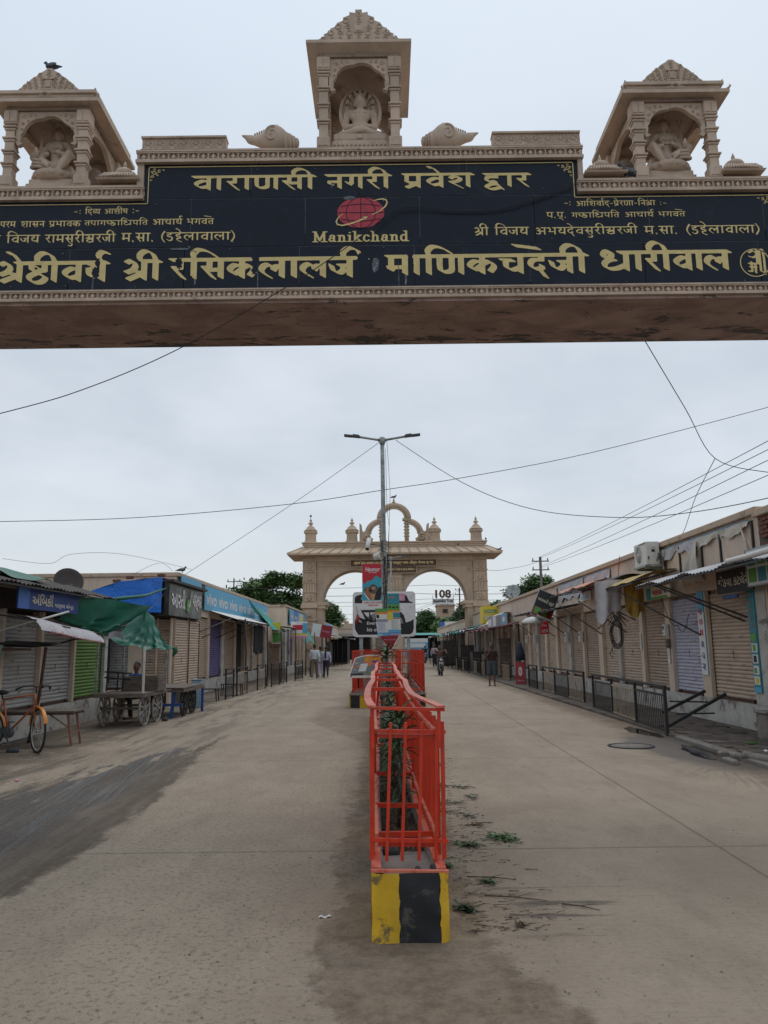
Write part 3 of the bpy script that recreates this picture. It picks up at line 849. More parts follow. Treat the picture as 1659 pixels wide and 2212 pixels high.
  zt = hp + .245
 b.build('roof', 'stone', t)
 if not centre:
  g = MB()
  for s in (-1, 1):
   curl(g, s * .05, hp + .135, .025, y0 - .0, 1.2, 0, s, .007); curl(g, s * .1, hp + .125, .015, y0 - .0, 1.2, 0, s, .006)
  g.tube([(-.05, y0, hp + .16), (0, y0 - .004, hp + .185), (.05, y0, hp + .16)], .008, 5); g.build('roof_boss', 'stone', t)
 # pediment: carved backing plate and scrolls
 pw, ph = (.55, .5) if centre else (.40, .36)
 ol = []
 if centre:
  st = 6
  for k in range(st):
   x = -pw + pw * k / st * .93; z = ph * (k / st)
   ol += [(x, zt + z), (x, zt + z + ph / st * .55)]
  ol += [(-.045, zt + ph * .9), (-.045, zt + ph)]
  ol = ol + [(-x, z) for x, z in reversed(ol)]
  ol = [(-pw - .001, zt)] + ol[1:-1] + [(pw + .001, zt)]
 else:
  for k in range(25):
   u = k / 24; z = ph * u
   ol.append((-pw * (1 - u ** 1.25) - .014 * abs(math.sin(u * 14)) - .015, zt + z))
  ol = ol + [(-x, z) for x, z in reversed(ol)]
 pd = MB().prism(list(reversed(ol)), lambda a, z, d: (a, d, z), .0, .09).build('pediment', 'stone', t)
 g = MB()
 rowsn = 5 if centre else 6
 for r_ in range(rowsn):
  z = zt + ph * (r_ + .55) / (rowsn + .4); half = pw * (1 - ((r_ + .5) / (rowsn + .35)) ** (1 if centre else 1.25)) - .02
  n = max(1, int(2 * half / (.098 if centre else .066)))
  for k in range(n):
   x = 0 if n == 1 else -half + 2 * half * k / (n - 1)
   rr = (.04 if centre else .03)
   if centre and k % 2 == 0 and 0 < r_ < 4:
    g.tube([(x + .036 * math.cos(a), -.004, z + .036 * math.sin(a)) for a in np.linspace(0, 2 * PI, 13)[:-1]], .008, 5, closed=True)
   else:
    curl(g, x, z, rr, -.004, 1.4, random.uniform(0, 6), 1 if x < 0 else -1, .009)
 if centre:
  for k in range(9): g.cbox((-.44 + .11 * k, .0, zt + .012), (.1, .03, .018))
  g.cbox((0, -.004, zt + .2), (.12, .02, .1)); g.cbox((0, -.012, zt + .2), (.085, .02, .07))
 else:
  g.cbox((0, -.004, zt + .11), (.1, .02, .15)); g.cbox((0, -.012, zt + .11), (.065, .03, .09)); g.cbox((0, -.01, zt + .19), (.15, .03, .014)); g.cbox((0, -.01, zt + .035), (.16, .03, .018))
  for k in range(11): g.cbox((-.34 + .068 * k, .0, zt + .015), (.04, .025, .02))
 g.build('pediment_carving', 'stone', pd, kind='stuff')
 return t
shrine(-.262, 7.982, 1.34, 'tall central roof shrine with stepped pediment sheltering the meditating statue', .555, True)
s2 = shrine(-4.35, 7.482, 1.1, 'roof shrine with a pigeon perched on its pediment above long left board', .56)
s3 = shrine(3.86, 7.502, 1.1, 'roof shrine with two onion finials flanking it and no pigeon on top', .56)

def statue_meditating(cx, y, z):
 t = thing('seated_statue', 'stone statue of a cross legged meditating figure under a serpent hood in the central shrine', 'statue', (cx, y, z)); t.scale = (1.12, 1.0, 1.28)
 b = MB(); b.cbox((0, 0, -.065), (.7, .44, .128)); b.cbox((0, 0, .045), (.66, .4, .09), .008); b.cbox((0, 0, .10), (.6, .36, .03), .006); b.cbox((0, 0, .15), (.62, .36, .075), .01); b.cbox((0, -.185, .15), (.07, .02, .05))
 for k in range(13): b.cyl((-.3 + .05 * k, -.2, .03), (-.3 + .05 * k, -.19, .085), .018, .01, 6)
 b.build('pedestal', 'stone', t)
 o = .19
 P = [elp((0, 0, o + .05), (.26, .13, .055)), cap((-.22, -.02, o + .05), (-.02, -.15, o + .05), .055, .04), cap((.22, -.02, o + .05), (.02, -.15, o + .055), .055, .04),
  cap((0, .02, o + .09), (0, .02, o + .3), .085, .095), cap((-.12, .02, o + .33), (.12, .02, o + .33), .05), elp((0, -.01, o + .28), (.12, .075, .075)),
  cap((-.16, .02, o + .32), (-.175, .01, o + .17), .04, .034), cap((-.175, .01, o + .17), (-.04, -.13, o + .115), .034, .024),
  cap((.16, .02, o + .32), (.175, .01, o + .17), .04, .034), cap((.175, .01, o + .17), (.04, -.13, o + .115), .034, .024),
  cap((-.07, -.14, o + .115), (.07, -.14, o + .115), .022), cap((0, .01, o + .35), (0, .0, o + .42), .035), elp((0, -.005, o + .465), (.062, .068, .078)),
  elp((0, .0, o + .53), (.045, .05, .03)), cap((-.062, .0, o + .48), (-.066, .0, o + .42), .013), cap((.062, 0, o + .48), (.066, 0, o + .42), .013), cap((0, -.068, o + .475), (0, -.075, o + .455), .008, .011)]
 blob('figure', P, .011, 'stone', t, k=.018)
 b = MB()
 for s in (-1, 1): b.ell((s * .023, -.064, o + .483), (.013, .008, .006), 8, 5)
 b.ell((0, -.066, o + .432), (.02, .008, .006), 8, 5); b.ell((0, -.085, o + .3), (.012, .006, .012), 8, 5)
 for s in (-1, 1): b.ell((s * .055, -.08, o + .305), (.014, .006, .014), 8, 5)
 for k in range(10): a = PI * k / 9; b.ell((.05 * math.cos(a), -.045, o + .52 + .022 * math.sin(a)), (.009,) * 3, 6, 4)
 b.build('face_features', 'stone', t)
 P = [elp((0, .12, o + .40), (.265, .05, .29))]
 blob('hood_back', P, .013, 'stone', t)
 b = MB()
 pts = [(.235 * math.cos(a), .075, o + .41 + .255 * math.sin(a)) for a in np.linspace(-.9, PI + .9, 30)]
 b.tube(pts, .02, 6)
 for k in range(7):
  a = PI * (.12 + .76 * k / 6); x, z = .165 * math.cos(a), o + .43 + .20 * math.sin(a)
  b.ell((x, .055, z), (.026, .025, .034), 8, 6); b.tube([(x, .06, z), (x * .4, .07, o + .43)], [.014, .006], 5)
 for s in (-1, 1): b.tube([(s * .15, .07, o + .45), (s * .185, .08, o + .35), (s * .15, .08, o + .2), (s * .2, .08, o + .08)], .03, 6)
 b.build('serpent_hood', 'stone', t)
 P = [elp((.26, .3, .33), (.17, .12, .25)), elp((-.2, .34, .3), (.16, .1, .2))]
statue_meditating(-.262, GY + .40, 8.10)
def statue_deity(cx, y, z, fl, label):
 t = thing('seated_statue', label, 'statue', (cx, y, z)); t.scale = (1.1, 1.0, 1.36)
 b = MB(); b.cbox((0, 0, -.08), (.56, .4, .157)); b.cbox((0, 0, .03), (.52, .34, .06), .006); b.lathe([(.22, .06), (.25, .10), (.27, .135), (.24, .15)], n=20); b.cbox((.06 * fl, .03, .2), (.3, .2, .1), .01)
 for k in range(18):
  a = 2 * PI * k / 18; b.ell((.25 * math.cos(a), .25 * math.sin(a) * .9, .115), (.04, .04, .035), 6, 5)
 b.build('lotus_base', 'stone', t)
 o = .2; f = fl
 P = [cap((0, 0, o + .06), (0, 0, o + .27), .075, .08), cap((-.1, 0, o + .3), (.1, 0, o + .3), .045), elp((-.045, -.05, o + .26), (.045, .04, .04)), elp((.045, -.05, o + .26), (.045, .04, .04)),
  elp((0, 0, o + .03), (.15, .11, .06)),
  cap((f * -.06, -.05, o + .04), (f * -.24, -.12, o + .12), .06, .045), cap((f * -.24, -.12, o + .12), (f * -.04, -.2, o + .0), .045, .032),
  cap((f * .07, -.06, o + .05), (f * .2, -.15, o + .13), .06, .045), cap((f * .2, -.15, o + .13), (f * .08, -.19, o - .07), .042, .028), cap((f * .08, -.19, o - .07), (f * .02, -.24, o - .09), .025, .02),
  cap((-.13, 0, o + .29), (-.18, -.04, o + .16), .033, .028), cap((-.18, -.04, o + .16), (-.07, -.13, o + .15), .028, .022),
  cap((.13, 0, o + .29), (.18, -.04, o + .16), .033, .028), cap((.18, -.04, o + .16), (.05, -.13, o + .17), .028, .022),
  cap((-.13, .03, o + .3), (-.22, .02, o + .26), .03, .026), cap((-.22, .02, o + .26), (-.2, .0, o + .42), .025, .018), cap((.13, .03, o + .3), (.22, .02, o + .26), .03, .026), cap((.22, .02, o + .26), (.2, 0, o + .42), .025, .018),
  cap((0, 0, o + .32), (0, 0, o + .38), .032), elp((0, -.01, o + .42), (.053, .055, .065)), cap((0, 0, o + .46), (0, .01, o + .56), .045, .02), cap((0, -.06, o + .425), (0, -.07, o + .41), .007, .01),
  cap((-.055, 0, o + .43), (-.06, 0, o + .38), .014), cap((.055, 0, o + .43), (.06, 0, o + .38), .014)]
 blob('figure', P, .011, 'stone', t, k=.014)
 b = MB()
 for s in (-1, 1): b.ell((s * .02, -.058, o + .432), (.012, .007, .006), 8, 5)
 b.ell((0, -.06, o + .395), (.018, .008, .006), 8, 5)
 for q, (rr, zz) in enumerate(((.05, .27), (.075, .24))): b.tube([(rr * math.cos(a), -.085 - .003 * q, o + zz + rr * .7 * math.sin(a)) for a in np.linspace(-PI, 0, 9)], .008, 5)
 for s in (-1, 1):
  b.tube([(s * .2 + .03 * math.cos(a), -.015, o + .46 + .03 * math.sin(a)) for a in np.linspace(0, 2 * PI, 9)[:-1]], .009, 5, closed=True)
  for xx in (-.03, 0, .03): b.ell((s * .2 + xx, -.015, o + .5), (.013,) * 3, 6, 4)
  b.tube([(s * .18, -.02, o + .17), (s * .2, -.03, o + .19)], .036, 6)
 b.tube([(.055 * math.cos(a), -.22, o + .06 * math.sin(a) + .02) for a in np.linspace(-PI, 0, 9)], .009, 5)
 b.build('ornaments', 'stone', t)
 P = [elp((0, .1, o + .5), (.15, .035, .17)), cap((0, .09, o + .3), (0, .1, o + .45), .07, .1)]
 blob('hood_back', P, .013, 'stone', t)
 b = MB()
 for k in range(7):
  a = PI * (.02 + .96 * k / 6); x, z = .14 * math.cos(a), o + .52 + .13 * math.sin(a)
  b.ell((x, .06, z), (.03, .028, .033), 8, 6); b.tube([(x, .07, z), (x * .35, .075, o + .4)], [.02, .012], 5)
 b.build('serpent_hood', 'stone', t)
 b = MB()  # coiled snake and small attendants at the foot
 for k in range(3): b.tube([(f * -.16 + (.07 - .015 * k) * math.cos(a), -.2 + .03 * math.sin(a), .17 + .035 * k) for a in np.linspace(0, 2 * PI, 11)[:-1]], .018, 6, closed=True)
 b.tube([(f * -.16, -.2, .27), (f * -.17, -.22, .33), (f * -.16, -.25, .36)], [.016, .03, .01], 6)
 b.build('coiled_snake', 'stone', t)
statue_deity(-4.36, GY + .42, 7.66, 1, 'stone statue of a four armed seated figure in the shrine topped by the pigeon')
statue_deity(3.86, GY + .42, 7.68, -1, 'stone statue of a four armed seated figure in the shrine between two onion finials')
# round drum shapes behind the statues (backs of the reverse side statues)
for cx, zz, lb in ((-4.1, 7.472, 'rear facing statue back seen behind the statue under the pigeon shrine'), (3.5, 7.492, 'rear facing statue back seen behind the statue beside the dark pigeon'), (-.0, 7.972, 'rear facing statue back seen behind the meditating statue')):
 P = [elp((0, 0, .30), (.19, .1, .3)), elp((0, 0, .06), (.24, .14, .06))]
 V, F = sdf_mesh(P, .02, .03)
 o = raw('rear_statue', V, F, 'stone_dark', None, smooth=True, label=lb, cat='statue'); o.location = (cx, GY + .92, zz + .3)

def conch(cx, f, label):
 t = thing('conch_shell', label, 'stone shell', (cx, GY + .1, 8.0), 0, 'stone conch shells beside the central shrine'); t.scale = (.95, 1, 1.12)
 # local +x*f is the blunt spire end, -x*f the pointed lip
 P = [elp((f * .02, .0, .16), (.17, .13, .17)), cap((f * -.05, 0, .13), (f * -.32, -.02, .13), .12, .03), cap((f * -.3, -.02, .15), (f * -.42, -.03, .19), .045, .012), cap((f * .1, 0, .13), (f * .2, 0, .11), .13, .11)]
 blob('shell_body', P, .014, 'stone', t, k=.05)
 b = MB()
 for k, (x, r) in enumerate(((.19, .125), (.245, .105), (.29, .085), (.33, .06))):
  b.ell((f * x, 0, .105), (.035, r, r), 14, 8)
 b.build('whorl', 'stone', t)
 g = MB()
 pts = []
 for k in range(22):
  u = k / 21; a = 1.2 + u * 9.5; rr = .105 * (1 - .85 * u)
  pts.append((f * (.0 + rr * math.cos(a)), -.125 - .012 * u, .155 + rr * math.sin(a)))
 g.tube(pts, .0095, 5)
 for k in range(11):
  u = k / 10; x = .06 - .3 * u; z = .325 - .11 * u
  g.tube([(f * x, -.05, z - .02), (f * (x - .01), 0, z + .002), (f * x, .05, z - .02)], .013, 5)
 g.build('spiral_carving', 'stone', t)
conch(-1.40, 1, 'stone conch shell with its pointed lip towards the cresting slab nearer the pigeon shrine')
conch(.89, -1, 'stone conch shell on the side of the shrine without a pigeon on top')

def onion(cx, z, label, w=.3):
 t = thing('onion_finial', label, 'finial', (cx, GY + .2, z + .05), 0, 'onion shaped finials on the gate')
 b = MB()
 for k in range(3):
  ww = w * (1 - .17 * k)
  b.lathe([(ww * 1.25, .0 + .06 * k), (ww * 1.32, .02 + .06 * k), (ww * .95, .06 + .06 * k)], n=4 if k == 0 else 4, smooth=False)
 b.build('stepped_base', 'stone', t)
 b = MB()
 for k in range(14):
  x = -w * .8 + w * 1.6 * k / 13; b.tube([(x, -w * .9 + abs(x) * .1, .05), (x * .75, -w * .62, .14)], .014, 5)
 b.lathe([(.07, .17), (.12, .20), (.13, .235), (.11, .27), (.05, .31), (.022, .34), (.025, .355), (.004, .42)], n=18)
 b.build('bulb', 'stone', t)
onion(-3.36, 7.472, 'onion finial with stepped base between the pigeon shrine and the step')
onion(2.9, 7.492, 'onion finial beside the step, with a dark pigeon sitting at its corner')
onion(4.66, 7.492, 'onion finial at the far outer side of the shrine beyond the statue')
# ------------------------------------------------------------------ birds
def bird(loc, rot, label, s=1.0, m='feather', cat='bird'):
 t = thing('pigeon', label, cat, loc, rot, 'pigeons')
 t.scale = (s, s, s)
 P = [elp((0, 0, .085), (.095, .05, .05)), cap((.05, 0, .1), (.095, 0, .155), .035, .022), elp((.1, 0, .165), (.026, .022, .024)), cap((.12, 0, .163), (.142, 0, .157), .009, .004), cap((-.06, 0, .075), (-.2, 0, .045), .035, .012)]
 blob('body', P, .0125, m, t, k=.02)
 b = MB()
 for q in (-1, 1): b.cyl((.0, q * .02, .0), (.01, q * .02, .05), .006, n=5); b.tube([(.03, q * .02, .004), (-.01, q * .02, .006)], .005, 5)
 b.build('legs', 'feather', t)
 b = MB()
 for q in (-1, 1): b.ell((-.04, q * .045, .085), (.09, .014, .032), 8, 6)
 b.build('wings', 'feather_light', t)
 return t
bird((-4.36, GY + .05, 9.19), R(170), 'grey pigeon standing on the pediment tip of the shrine, highest bird', .8)
bird((3.17, GY + .0, 7.5), R(200), 'dark pigeon huddled on the gate ledge beside the onion finial', 1.0)
# ------------------------------------------------------------------ ground, road, drain
def ground_mat():
 m = bpy.data.materials.new('road_concrete'); m.use_nodes = True
 n = Nd(m.node_tree); b = m.node_tree.nodes['Principled BSDF']
 t = n.new('ShaderNodeTexCoord').outputs['Object']
 x, y, z = n.xyz(t)
 wob = n.m('MULTIPLY', n.m('SUBTRACT', n.noise(t, 1.3, 7, .68), .5), 1.0)
 wob2 = n.m('MULTIPLY', n.m('SUBTRACT', n.noise(t, 5, 6, .7), .5), .5)
 fine = n.noise(t, 60, 6, .75)
 med = n.noise(n.vm('MULTIPLY', t, (1, .45, 1)), 3.0, 7, .7)
 big = n.noise(n.vm('MULTIPLY', t, (1, .6, 1)), 1.0, 9, .68)
 base = n.mix(n.ramp(big, .32, .68), (.285, .224, .163), (.362, .290, .214))
 base = n.mix(n.m('MULTIPLY', n.ramp(med, .5, .66), .28), base, (.19, .15, .112))
 # aggregate on the left carriageway
 ag = n.voro(t, 55)
 left = n.ramp(n.m('ADD', x, n.m('MULTIPLY', wob, 1.5)), -.2, -.9)
 agf = n.m('MULTIPLY', n.m('MULTIPLY', n.ramp(ag, .45, .2), n.ramp(n.noise(t, 22, 3), .42, .6)), left)
 base = n.mix(n.m('MULTIPLY', agf, .7), base, (.50, .43, .345))
 base = n.mix(n.m('MULTIPLY', n.ramp(n.noise(t, 27, 5, .75), .53, .6), n.m('ADD', .25, n.m('MULTIPLY', left, .4))), base, (.13, .105, .08))
 broom = n.noise(n.vm('MULTIPLY', t, (1.2, 26, 1)), 2.2, 4, .6)
 base = n.mix(n.m('MULTIPLY', n.ramp(broom, .52, .72), n.m('MULTIPLY', n.m('SUBTRACT', 1, left), .28)), base, (.165, .142, .12))
 # earth washed along both sides of the median and the verges
 xm = n.m('SUBTRACT', x, n.ramp(y, 3.6, 4.7, .28, .08, False))
 dl = n.m('ABSOLUTE', xm)
 lim = n.ramp(y, 3.6, 5.2, .56, .42, False)
 e1 = n.ramp(n.m('ADD', n.m('SUBTRACT', dl, lim), n.m('ADD', n.m('MULTIPLY', wob, .5), n.m('MULTIPLY', wob2, 1.2))), .07, -.05)
 e1 = n.m('MULTIPLY', e1, n.ramp(y, 21, 17.5))
 lft = n.ramp(n.m('ADD', x, n.m('MULTIPLY', wob, 1.6)), -4.7, -5.3)
 rgt = n.ramp(n.m('ADD', x, n.m('MULTIPLY', wob, 1.2)), 4.1, 4.75)
 isl = n.m('MULTIPLY', n.m('MULTIPLY', n.ramp(x, -1.9, -1.5), n.ramp(x, .3, -.3)), n.m('MULTIPLY', n.ramp(n.m('ADD', y, n.m('MULTIPLY', x, 3.)), 12.0, 12.6), n.ramp(y, 22, 21)))
 e = n.m('MAXIMUM', n.m('MAXIMUM', e1, n.m('MULTIPLY', isl, .75)), n.m('MAXIMUM', lft, rgt))
 earth = n.mix(n.m('MULTIPLY', n.ramp(n.noise(t, 9, 9, .8), .36, .62), n.ramp(n.voro(t, 38), .1, .5, .55, 1)), (.085, .055, .033), (.235, .165, .105))
 earth = n.mix(n.m('MULTIPLY', lft, .62), earth, (.055, .04, .03))
 base = n.mix(n.m('MULTIPLY', e, n.ramp(n.noise(t, 3.5, 6, .7), .3, .6, .3, .75)), base, earth)
 # tyre dirt drifting from the left verge
 drift = n.m('MULTIPLY', n.ramp(x, -1.6, -4.6), n.ramp(n.noise(n.vm('MULTIPLY', t, (1.6, .25, 1)), 1.6, 6, .65), .46, .62))
 base = n.mix(n.m('MULTIPLY', drift, .75), base, (.10, .077, .058))
 # damp smears right of the median
 sm = n.m('MULTIPLY', n.m('MULTIPLY', n.ramp(n.noise(n.vm('MULTIPLY', t, (.55, 4.2, 1)), 1.5, 6, .65), .52, .64), n.m('MULTIPLY', n.ramp(x, .4, .6), n.ramp(x, 2.0, 1.4))), n.m('MULTIPLY', n.ramp(y, 4.5, 4.75), n.ramp(y, 5.7, 5.35)))
 base = n.mix(n.m('MULTIPLY', sm, .8), base, (.075, .06, .05))
 # wet drainage spill down the left carriageway
 yl = n.m('ADD', y, 0)
 re = n.m('ADD', n.m('MULTIPLY', n.m('ABSOLUTE', n.m('SUBTRACT', yl, 7.4)), -.085), -2.32)
 le = n.m('ADD', n.m('MULTIPLY', n.m('SUBTRACT', yl, 9.0), .27), -4.5)
 le = n.m('MAXIMUM', le, -4.9)
 fromr = n.m('SUBTRACT', n.m('ADD', re, n.m('MULTIPLY', wob, .5)), x)
 froml = n.m('SUBTRACT', x, n.m('ADD', le, n.m('MULTIPLY', wob, .9)))
 lw = n.noise(n.vm('MULTIPLY', t, (3.5, .5, 1)), 1.4, 6, .7)
 band = n.m('MULTIPLY', n.m('MULTIPLY', n.ramp(n.m('ADD', fromr, n.m('ADD', n.m('MULTIPLY', n.m('SUBTRACT', lw, .5), .5), n.m('MULTIPLY', wob2, .5))), 0, .16), n.ramp(n.m('ADD', froml, n.m('MULTIPLY', n.m('SUBTRACT', lw, .5), 3.4)), 0, .35)), n.ramp(n.m('ADD', y, n.m('MULTIPLY', lw, 5)), 19.5, 16))
 wet = n.m('MULTIPLY', band, n.ramp(n.m('ADD', fromr, n.m('MULTIPLY', n.m('SUBTRACT', lw, .5), 1.2)), .38, .75))
 streakn = n.noise(n.vm('MULTIPLY', n.vm('ADD', t, n.comb(n.m('MULTIPLY', y, .12), 0, 0)), (9, .16, 1)), 2.2, 7, .72)
 wet = n.m('MULTIPLY', wet, n.ramp(streakn, .40, .58, .1, .95))
 base = n.mix(n.m('MULTIPLY', band, n.ramp(lw, .3, .6, .6, .95)), base, n.mix(n.noise(t, 12, 6, .7), (.05, .036, .024), (.13, .094, .064)))
 base = n.mix(n.m('MULTIPLY', wet, .9), base, n.mix(n.ramp(streakn, .42, .62), (.030, .024, .020), (.105, .103, .103)))
 # wet patch and splash round the open drain on the right
 dx = n.m('SUBTRACT', x, 4.62); dy = n.m('MULTIPLY', n.m('SUBTRACT', y, 12.2), .34)
 rr = n.m('SQRT', n.m('ADD', n.m('MULTIPLY', dx, dx), n.m('MULTIPLY', dy, dy)))
 wr = n.ramp(n.m('ADD', rr, n.m('MULTIPLY', wob, .7)), .85, .6)
 an = n.m('ARCTAN2', n.m('SUBTRACT', y, 10.9), dx)
 spl = n.noise(n.comb(n.m('MULTIPLY', an, 14), n.m('MULTIPLY', rr, 1.5), 0), 2.0, 4, .6)
 sp2 = n.m('MULTIPLY', n.m('MULTIPLY', n.ramp(rr, 1.55, .7), n.ramp(spl, .5, .62)), n.ramp(y, 12.5, 11))
 wr = n.m('MAXIMUM', wr, n.m('MULTIPLY', sp2, .7))
 base = n.mix(n.m('MULTIPLY', wr, .85), base, (.075, .058, .045))
 # joints
 j = n.m('MULTIPLY', n.m('MAXIMUM', n.ramp(n.m('ABSOLUTE', n.m('SUBTRACT', n.m('ADD', x, n.m('MULTIPLY', wob, .02)), n.m('ADD', 2.55, n.m('MULTIPLY', y, .012)))), .012, .004),
  n.ramp(n.m('ABSOLUTE', n.m('SUBTRACT', n.m('WRAP', n.m('ADD', y, n.m('MULTIPLY', wob2, .02)), 3.4, -1.6), 1.5)), .016, .005)), n.m('SUBTRACT', 1, n.m('MAXIMUM', e, band)))
 base = n.mix(n.m('MULTIPLY', j, .25), base, (.08, .066, .055))
 n.put(b.inputs['Base Color'], base)
 ro = n.m('SUBTRACT', .9, n.m('MULTIPLY', wet, .55)); ro = n.m('SUBTRACT', ro, n.m('MULTIPLY', wr, .35))
 n.put(b.inputs['Roughness'], ro)
 h = n.m('ADD', n.m('MULTIPLY', fine, .5), n.m('MULTIPLY', agf, .35)); h = n.m('ADD', h, n.m('MULTIPLY', e, n.noise(t, 14, 8, .75)))
 h = n.m('SUBTRACT', h, n.m('MULTIPLY', j, 1.2)); h = n.m('ADD', h, n.m('MULTIPLY', n.m('MULTIPLY', wet, streakn), .6))
 n.put(b.inputs['Normal'], n.bump(h, .9, .022))
 MATS['road_concrete'] = m
ground_mat()
mat('earth', (.15, .115, .085), .95, .35, .8, dirt=(.075, .055, .042), da=.7, ds=1.2, dt=.5, bump=.6, bs=9, bd=.02)
mat('pavement_mat', (.135, .105, .082), .85, .3, 1.2, dirt=(.055, .042, .034), da=.8, ds=1.5, dt=.48, bump=.5, bs=16, bd=.012)
mat('kerb_concrete', (.22, .195, .17), .9, .25, 3, dirt=(.08, .065, .05), da=.7, ds=3, dt=.5, bump=.5, bs=18, bd=.01)
mat('cement', (.24, .21, .185), .9, .2, 5, dirt=(.1, .08, .065), da=.6, ds=6, dt=.55, bump=.4, bs=30)
mat('soil', (.065, .045, .032), .95, .5, 9, dirt=(.18, .14, .09), da=.6, ds=26, dt=.6, bump=1, bs=30, bd=.02)
mat('water_dark', (.012, .011, .009), .04, .2, 3, bump=.03, bs=4, bd=.003)
mat('red_paint', (.56, .032, .006), .45, .2, 5, dirt=(.33, .08, .04), da=.4, ds=7, dt=.52, bump=.15, bs=40)
mat('red_paint_top', (.55, .07, .035), .5, .1, 8, dirt=(.66, .27, .18), da=.55, ds=4, dt=.4, bump=.15, bs=40)
mat('kerb_yellow', (.62, .37, .018), .8, .2, 4, dirt=(.10, .078, .05), da=.85, ds=7, dt=.53, bump=.4, bs=25)
mat('kerb_black', (.014, .015, .019), .6, .4, 6, dirt=(.11, .095, .078), da=.6, ds=9, dt=.54, bump=.5, bs=25)
mat('galv', (.33, .345, .34), .6, .3, 6, dirt=(.09, .09, .085), da=.6, ds=5, dt=.5, bump=.2, metal=.15)
mat('galv_dark', (.07, .08, .085), .6, .3, 6, bump=.2)
mat('white_plastic', (.62, .61, .57), .5, .12, 5, dirt=(.3, .28, .24), da=.4, ds=5, bump=.05)
mat('black_plastic', (.015, .015, .016), .5, .3, bump=.1)
mat('leaf_green', (.045, .10, .030), .5, .35, 12, bump=.1, spec=.4)
mat('leaf_dark', (.024, .052, .022), .5, .35, 12, bump=.1, spec=.4)
mat('leaf_fresh', (.05, .13, .025), .5, .3, 12, bump=.1, spec=.4)
mat('leaf_dry', (.13, .085, .045), .8, .4, 12, bump=.2)
mat('rock', (.045, .047, .052), .8, .4, 9, bump=.6, bs=20, bd=.01)
mat('twig', (.07, .048, .03), .85, .3, 9, bump=.3)
mat('pebble_mat', (.20, .17, .14), .85, .5, 5, bump=.3)

MB().grid(lambda u, v: (-600 + 1200 * u, -100 + 1500 * v, -.012), 4, 4, False).build('ground', 'earth', kind='structure')
b = MB(); b.grid(lambda u, v: (-6.78 + 11.7 * u, -8 + 103 * v, 0), 6, 40, False)
b.build('road', 'road_concrete', kind='structure')
# raised footway with an open drain slot beside it on the right
b = MB(); b.grid(lambda u, v: (4.93 + 2.0 * u, 6 + 84 * v, .05), 2, 8, False)
b.add([(4.93, 6, -.01), (4.93, 90, -.01), (4.93, 90, .05), (4.93, 6, .05)], [(0, 1, 2, 3)]); b.build('pavement', 'pavement_mat', kind='structure')
mat('paver', (.135, .105, .086), .85, .3, 2.5, dirt=(.05, .038, .03), da=.8, ds=1.5, dt=.47, bump=.5, bs=25, bd=.008)
pav = thing('paver_strip', 'dark uneven stone pavers laid on the footway between the drain and the white plinth', 'paving', (5.0, 9.5, .05))
tiles = [MB().bbox(-.19 + random.uniform(-.006, .006), .19, -.145, .145 + random.uniform(-.006, .006), 0, .022, .008).mesh('paver', 'paver') for _ in range(5)]
for i in range(20):
 for j in range(3):
  if random.random() < .06: continue
  link('paver', random.choice(tiles), pav, (.25 + j * .395 + (i % 2) * .1, .1 + i * .305, random.uniform(-.006, .004)), (random.uniform(-.02, .02), random.uniform(-.02, .02), random.uniform(-.03, .03)))
b = MB(); b.bbox(4.84, 4.98, 9.6, 13.4, -.05, .07, .02); b.build('drain_edge', 'kerb_concrete', kind='structure')
t = thing('concrete_stub', 'short broken concrete post standing in the drain water', 'post', (4.62, 11.0, 0))
b = MB(); b.bbox(-.07, .07, -.05, .05, -.02, .13, .02); b.bbox(-.05, .05, -.4, -.04, -.01, .06, .015); b.build('stub_body', 'kerb_concrete', t)
def puddle(name, cx, cy, rx, ry, label, z=.006, n=44, seed=3):
 rg = random.Random(seed); ph = [rg.uniform(0, 6) for _ in range(4)]
 P = []
 for k in range(n):
  a = 2 * PI * k / n; r = 1 + .16 * math.sin(2 * a + ph[0]) + .12 * math.sin(3 * a + ph[1]) + .07 * math.sin(7 * a + ph[2]) + .05 * math.sin(11 * a + ph[3])
  P.append((cx + rx * r * math.cos(a), cy + ry * r * math.sin(a), z))
 MB().add(P, [tuple(range(n))]).build(name, 'water_dark', kind='structure', label=label)
puddle('puddle', 4.70, 11.75, .22, .95, 'larger puddle beside the drain post')
puddle('puddle', 4.95, 13.0, .03, .2, 'thin puddle in the drain', seed=9)
puddle('puddle', 4.68, 14.6, .2, .75, 'puddle in front of the near railing', seed=5)
t = thing('drain_pipe', 'pale concrete pipe lying along the drain, at its near end', 'pipe', (5.0, 10.2, .05))
b = MB(); b.tube([(.1, -.6, .05), (.02, -.1, .04), (-.12, .7, .03)], [.055, .06, .06], 12); b.build('pipe_body', 'kerb_concrete', t)
# manhole ring
t = thing('manhole_cover', 'round concrete manhole cover set in the right carriageway', 'manhole cover', (3.86, 12.62, 0))
b = MB(); b.lathe([(.34, .002), (.36, .012), (.335, .016), (.33, .004)], n=36); b.build('rim', 'rock', t)
b = MB(); b.lathe([(.30, -.004), (.30, .008), (.02, .011)], n=36); b.cyl((0, .15, .008), (0, .15, .014), .03, n=8); b.build('lid', 'kerb_concrete', t)
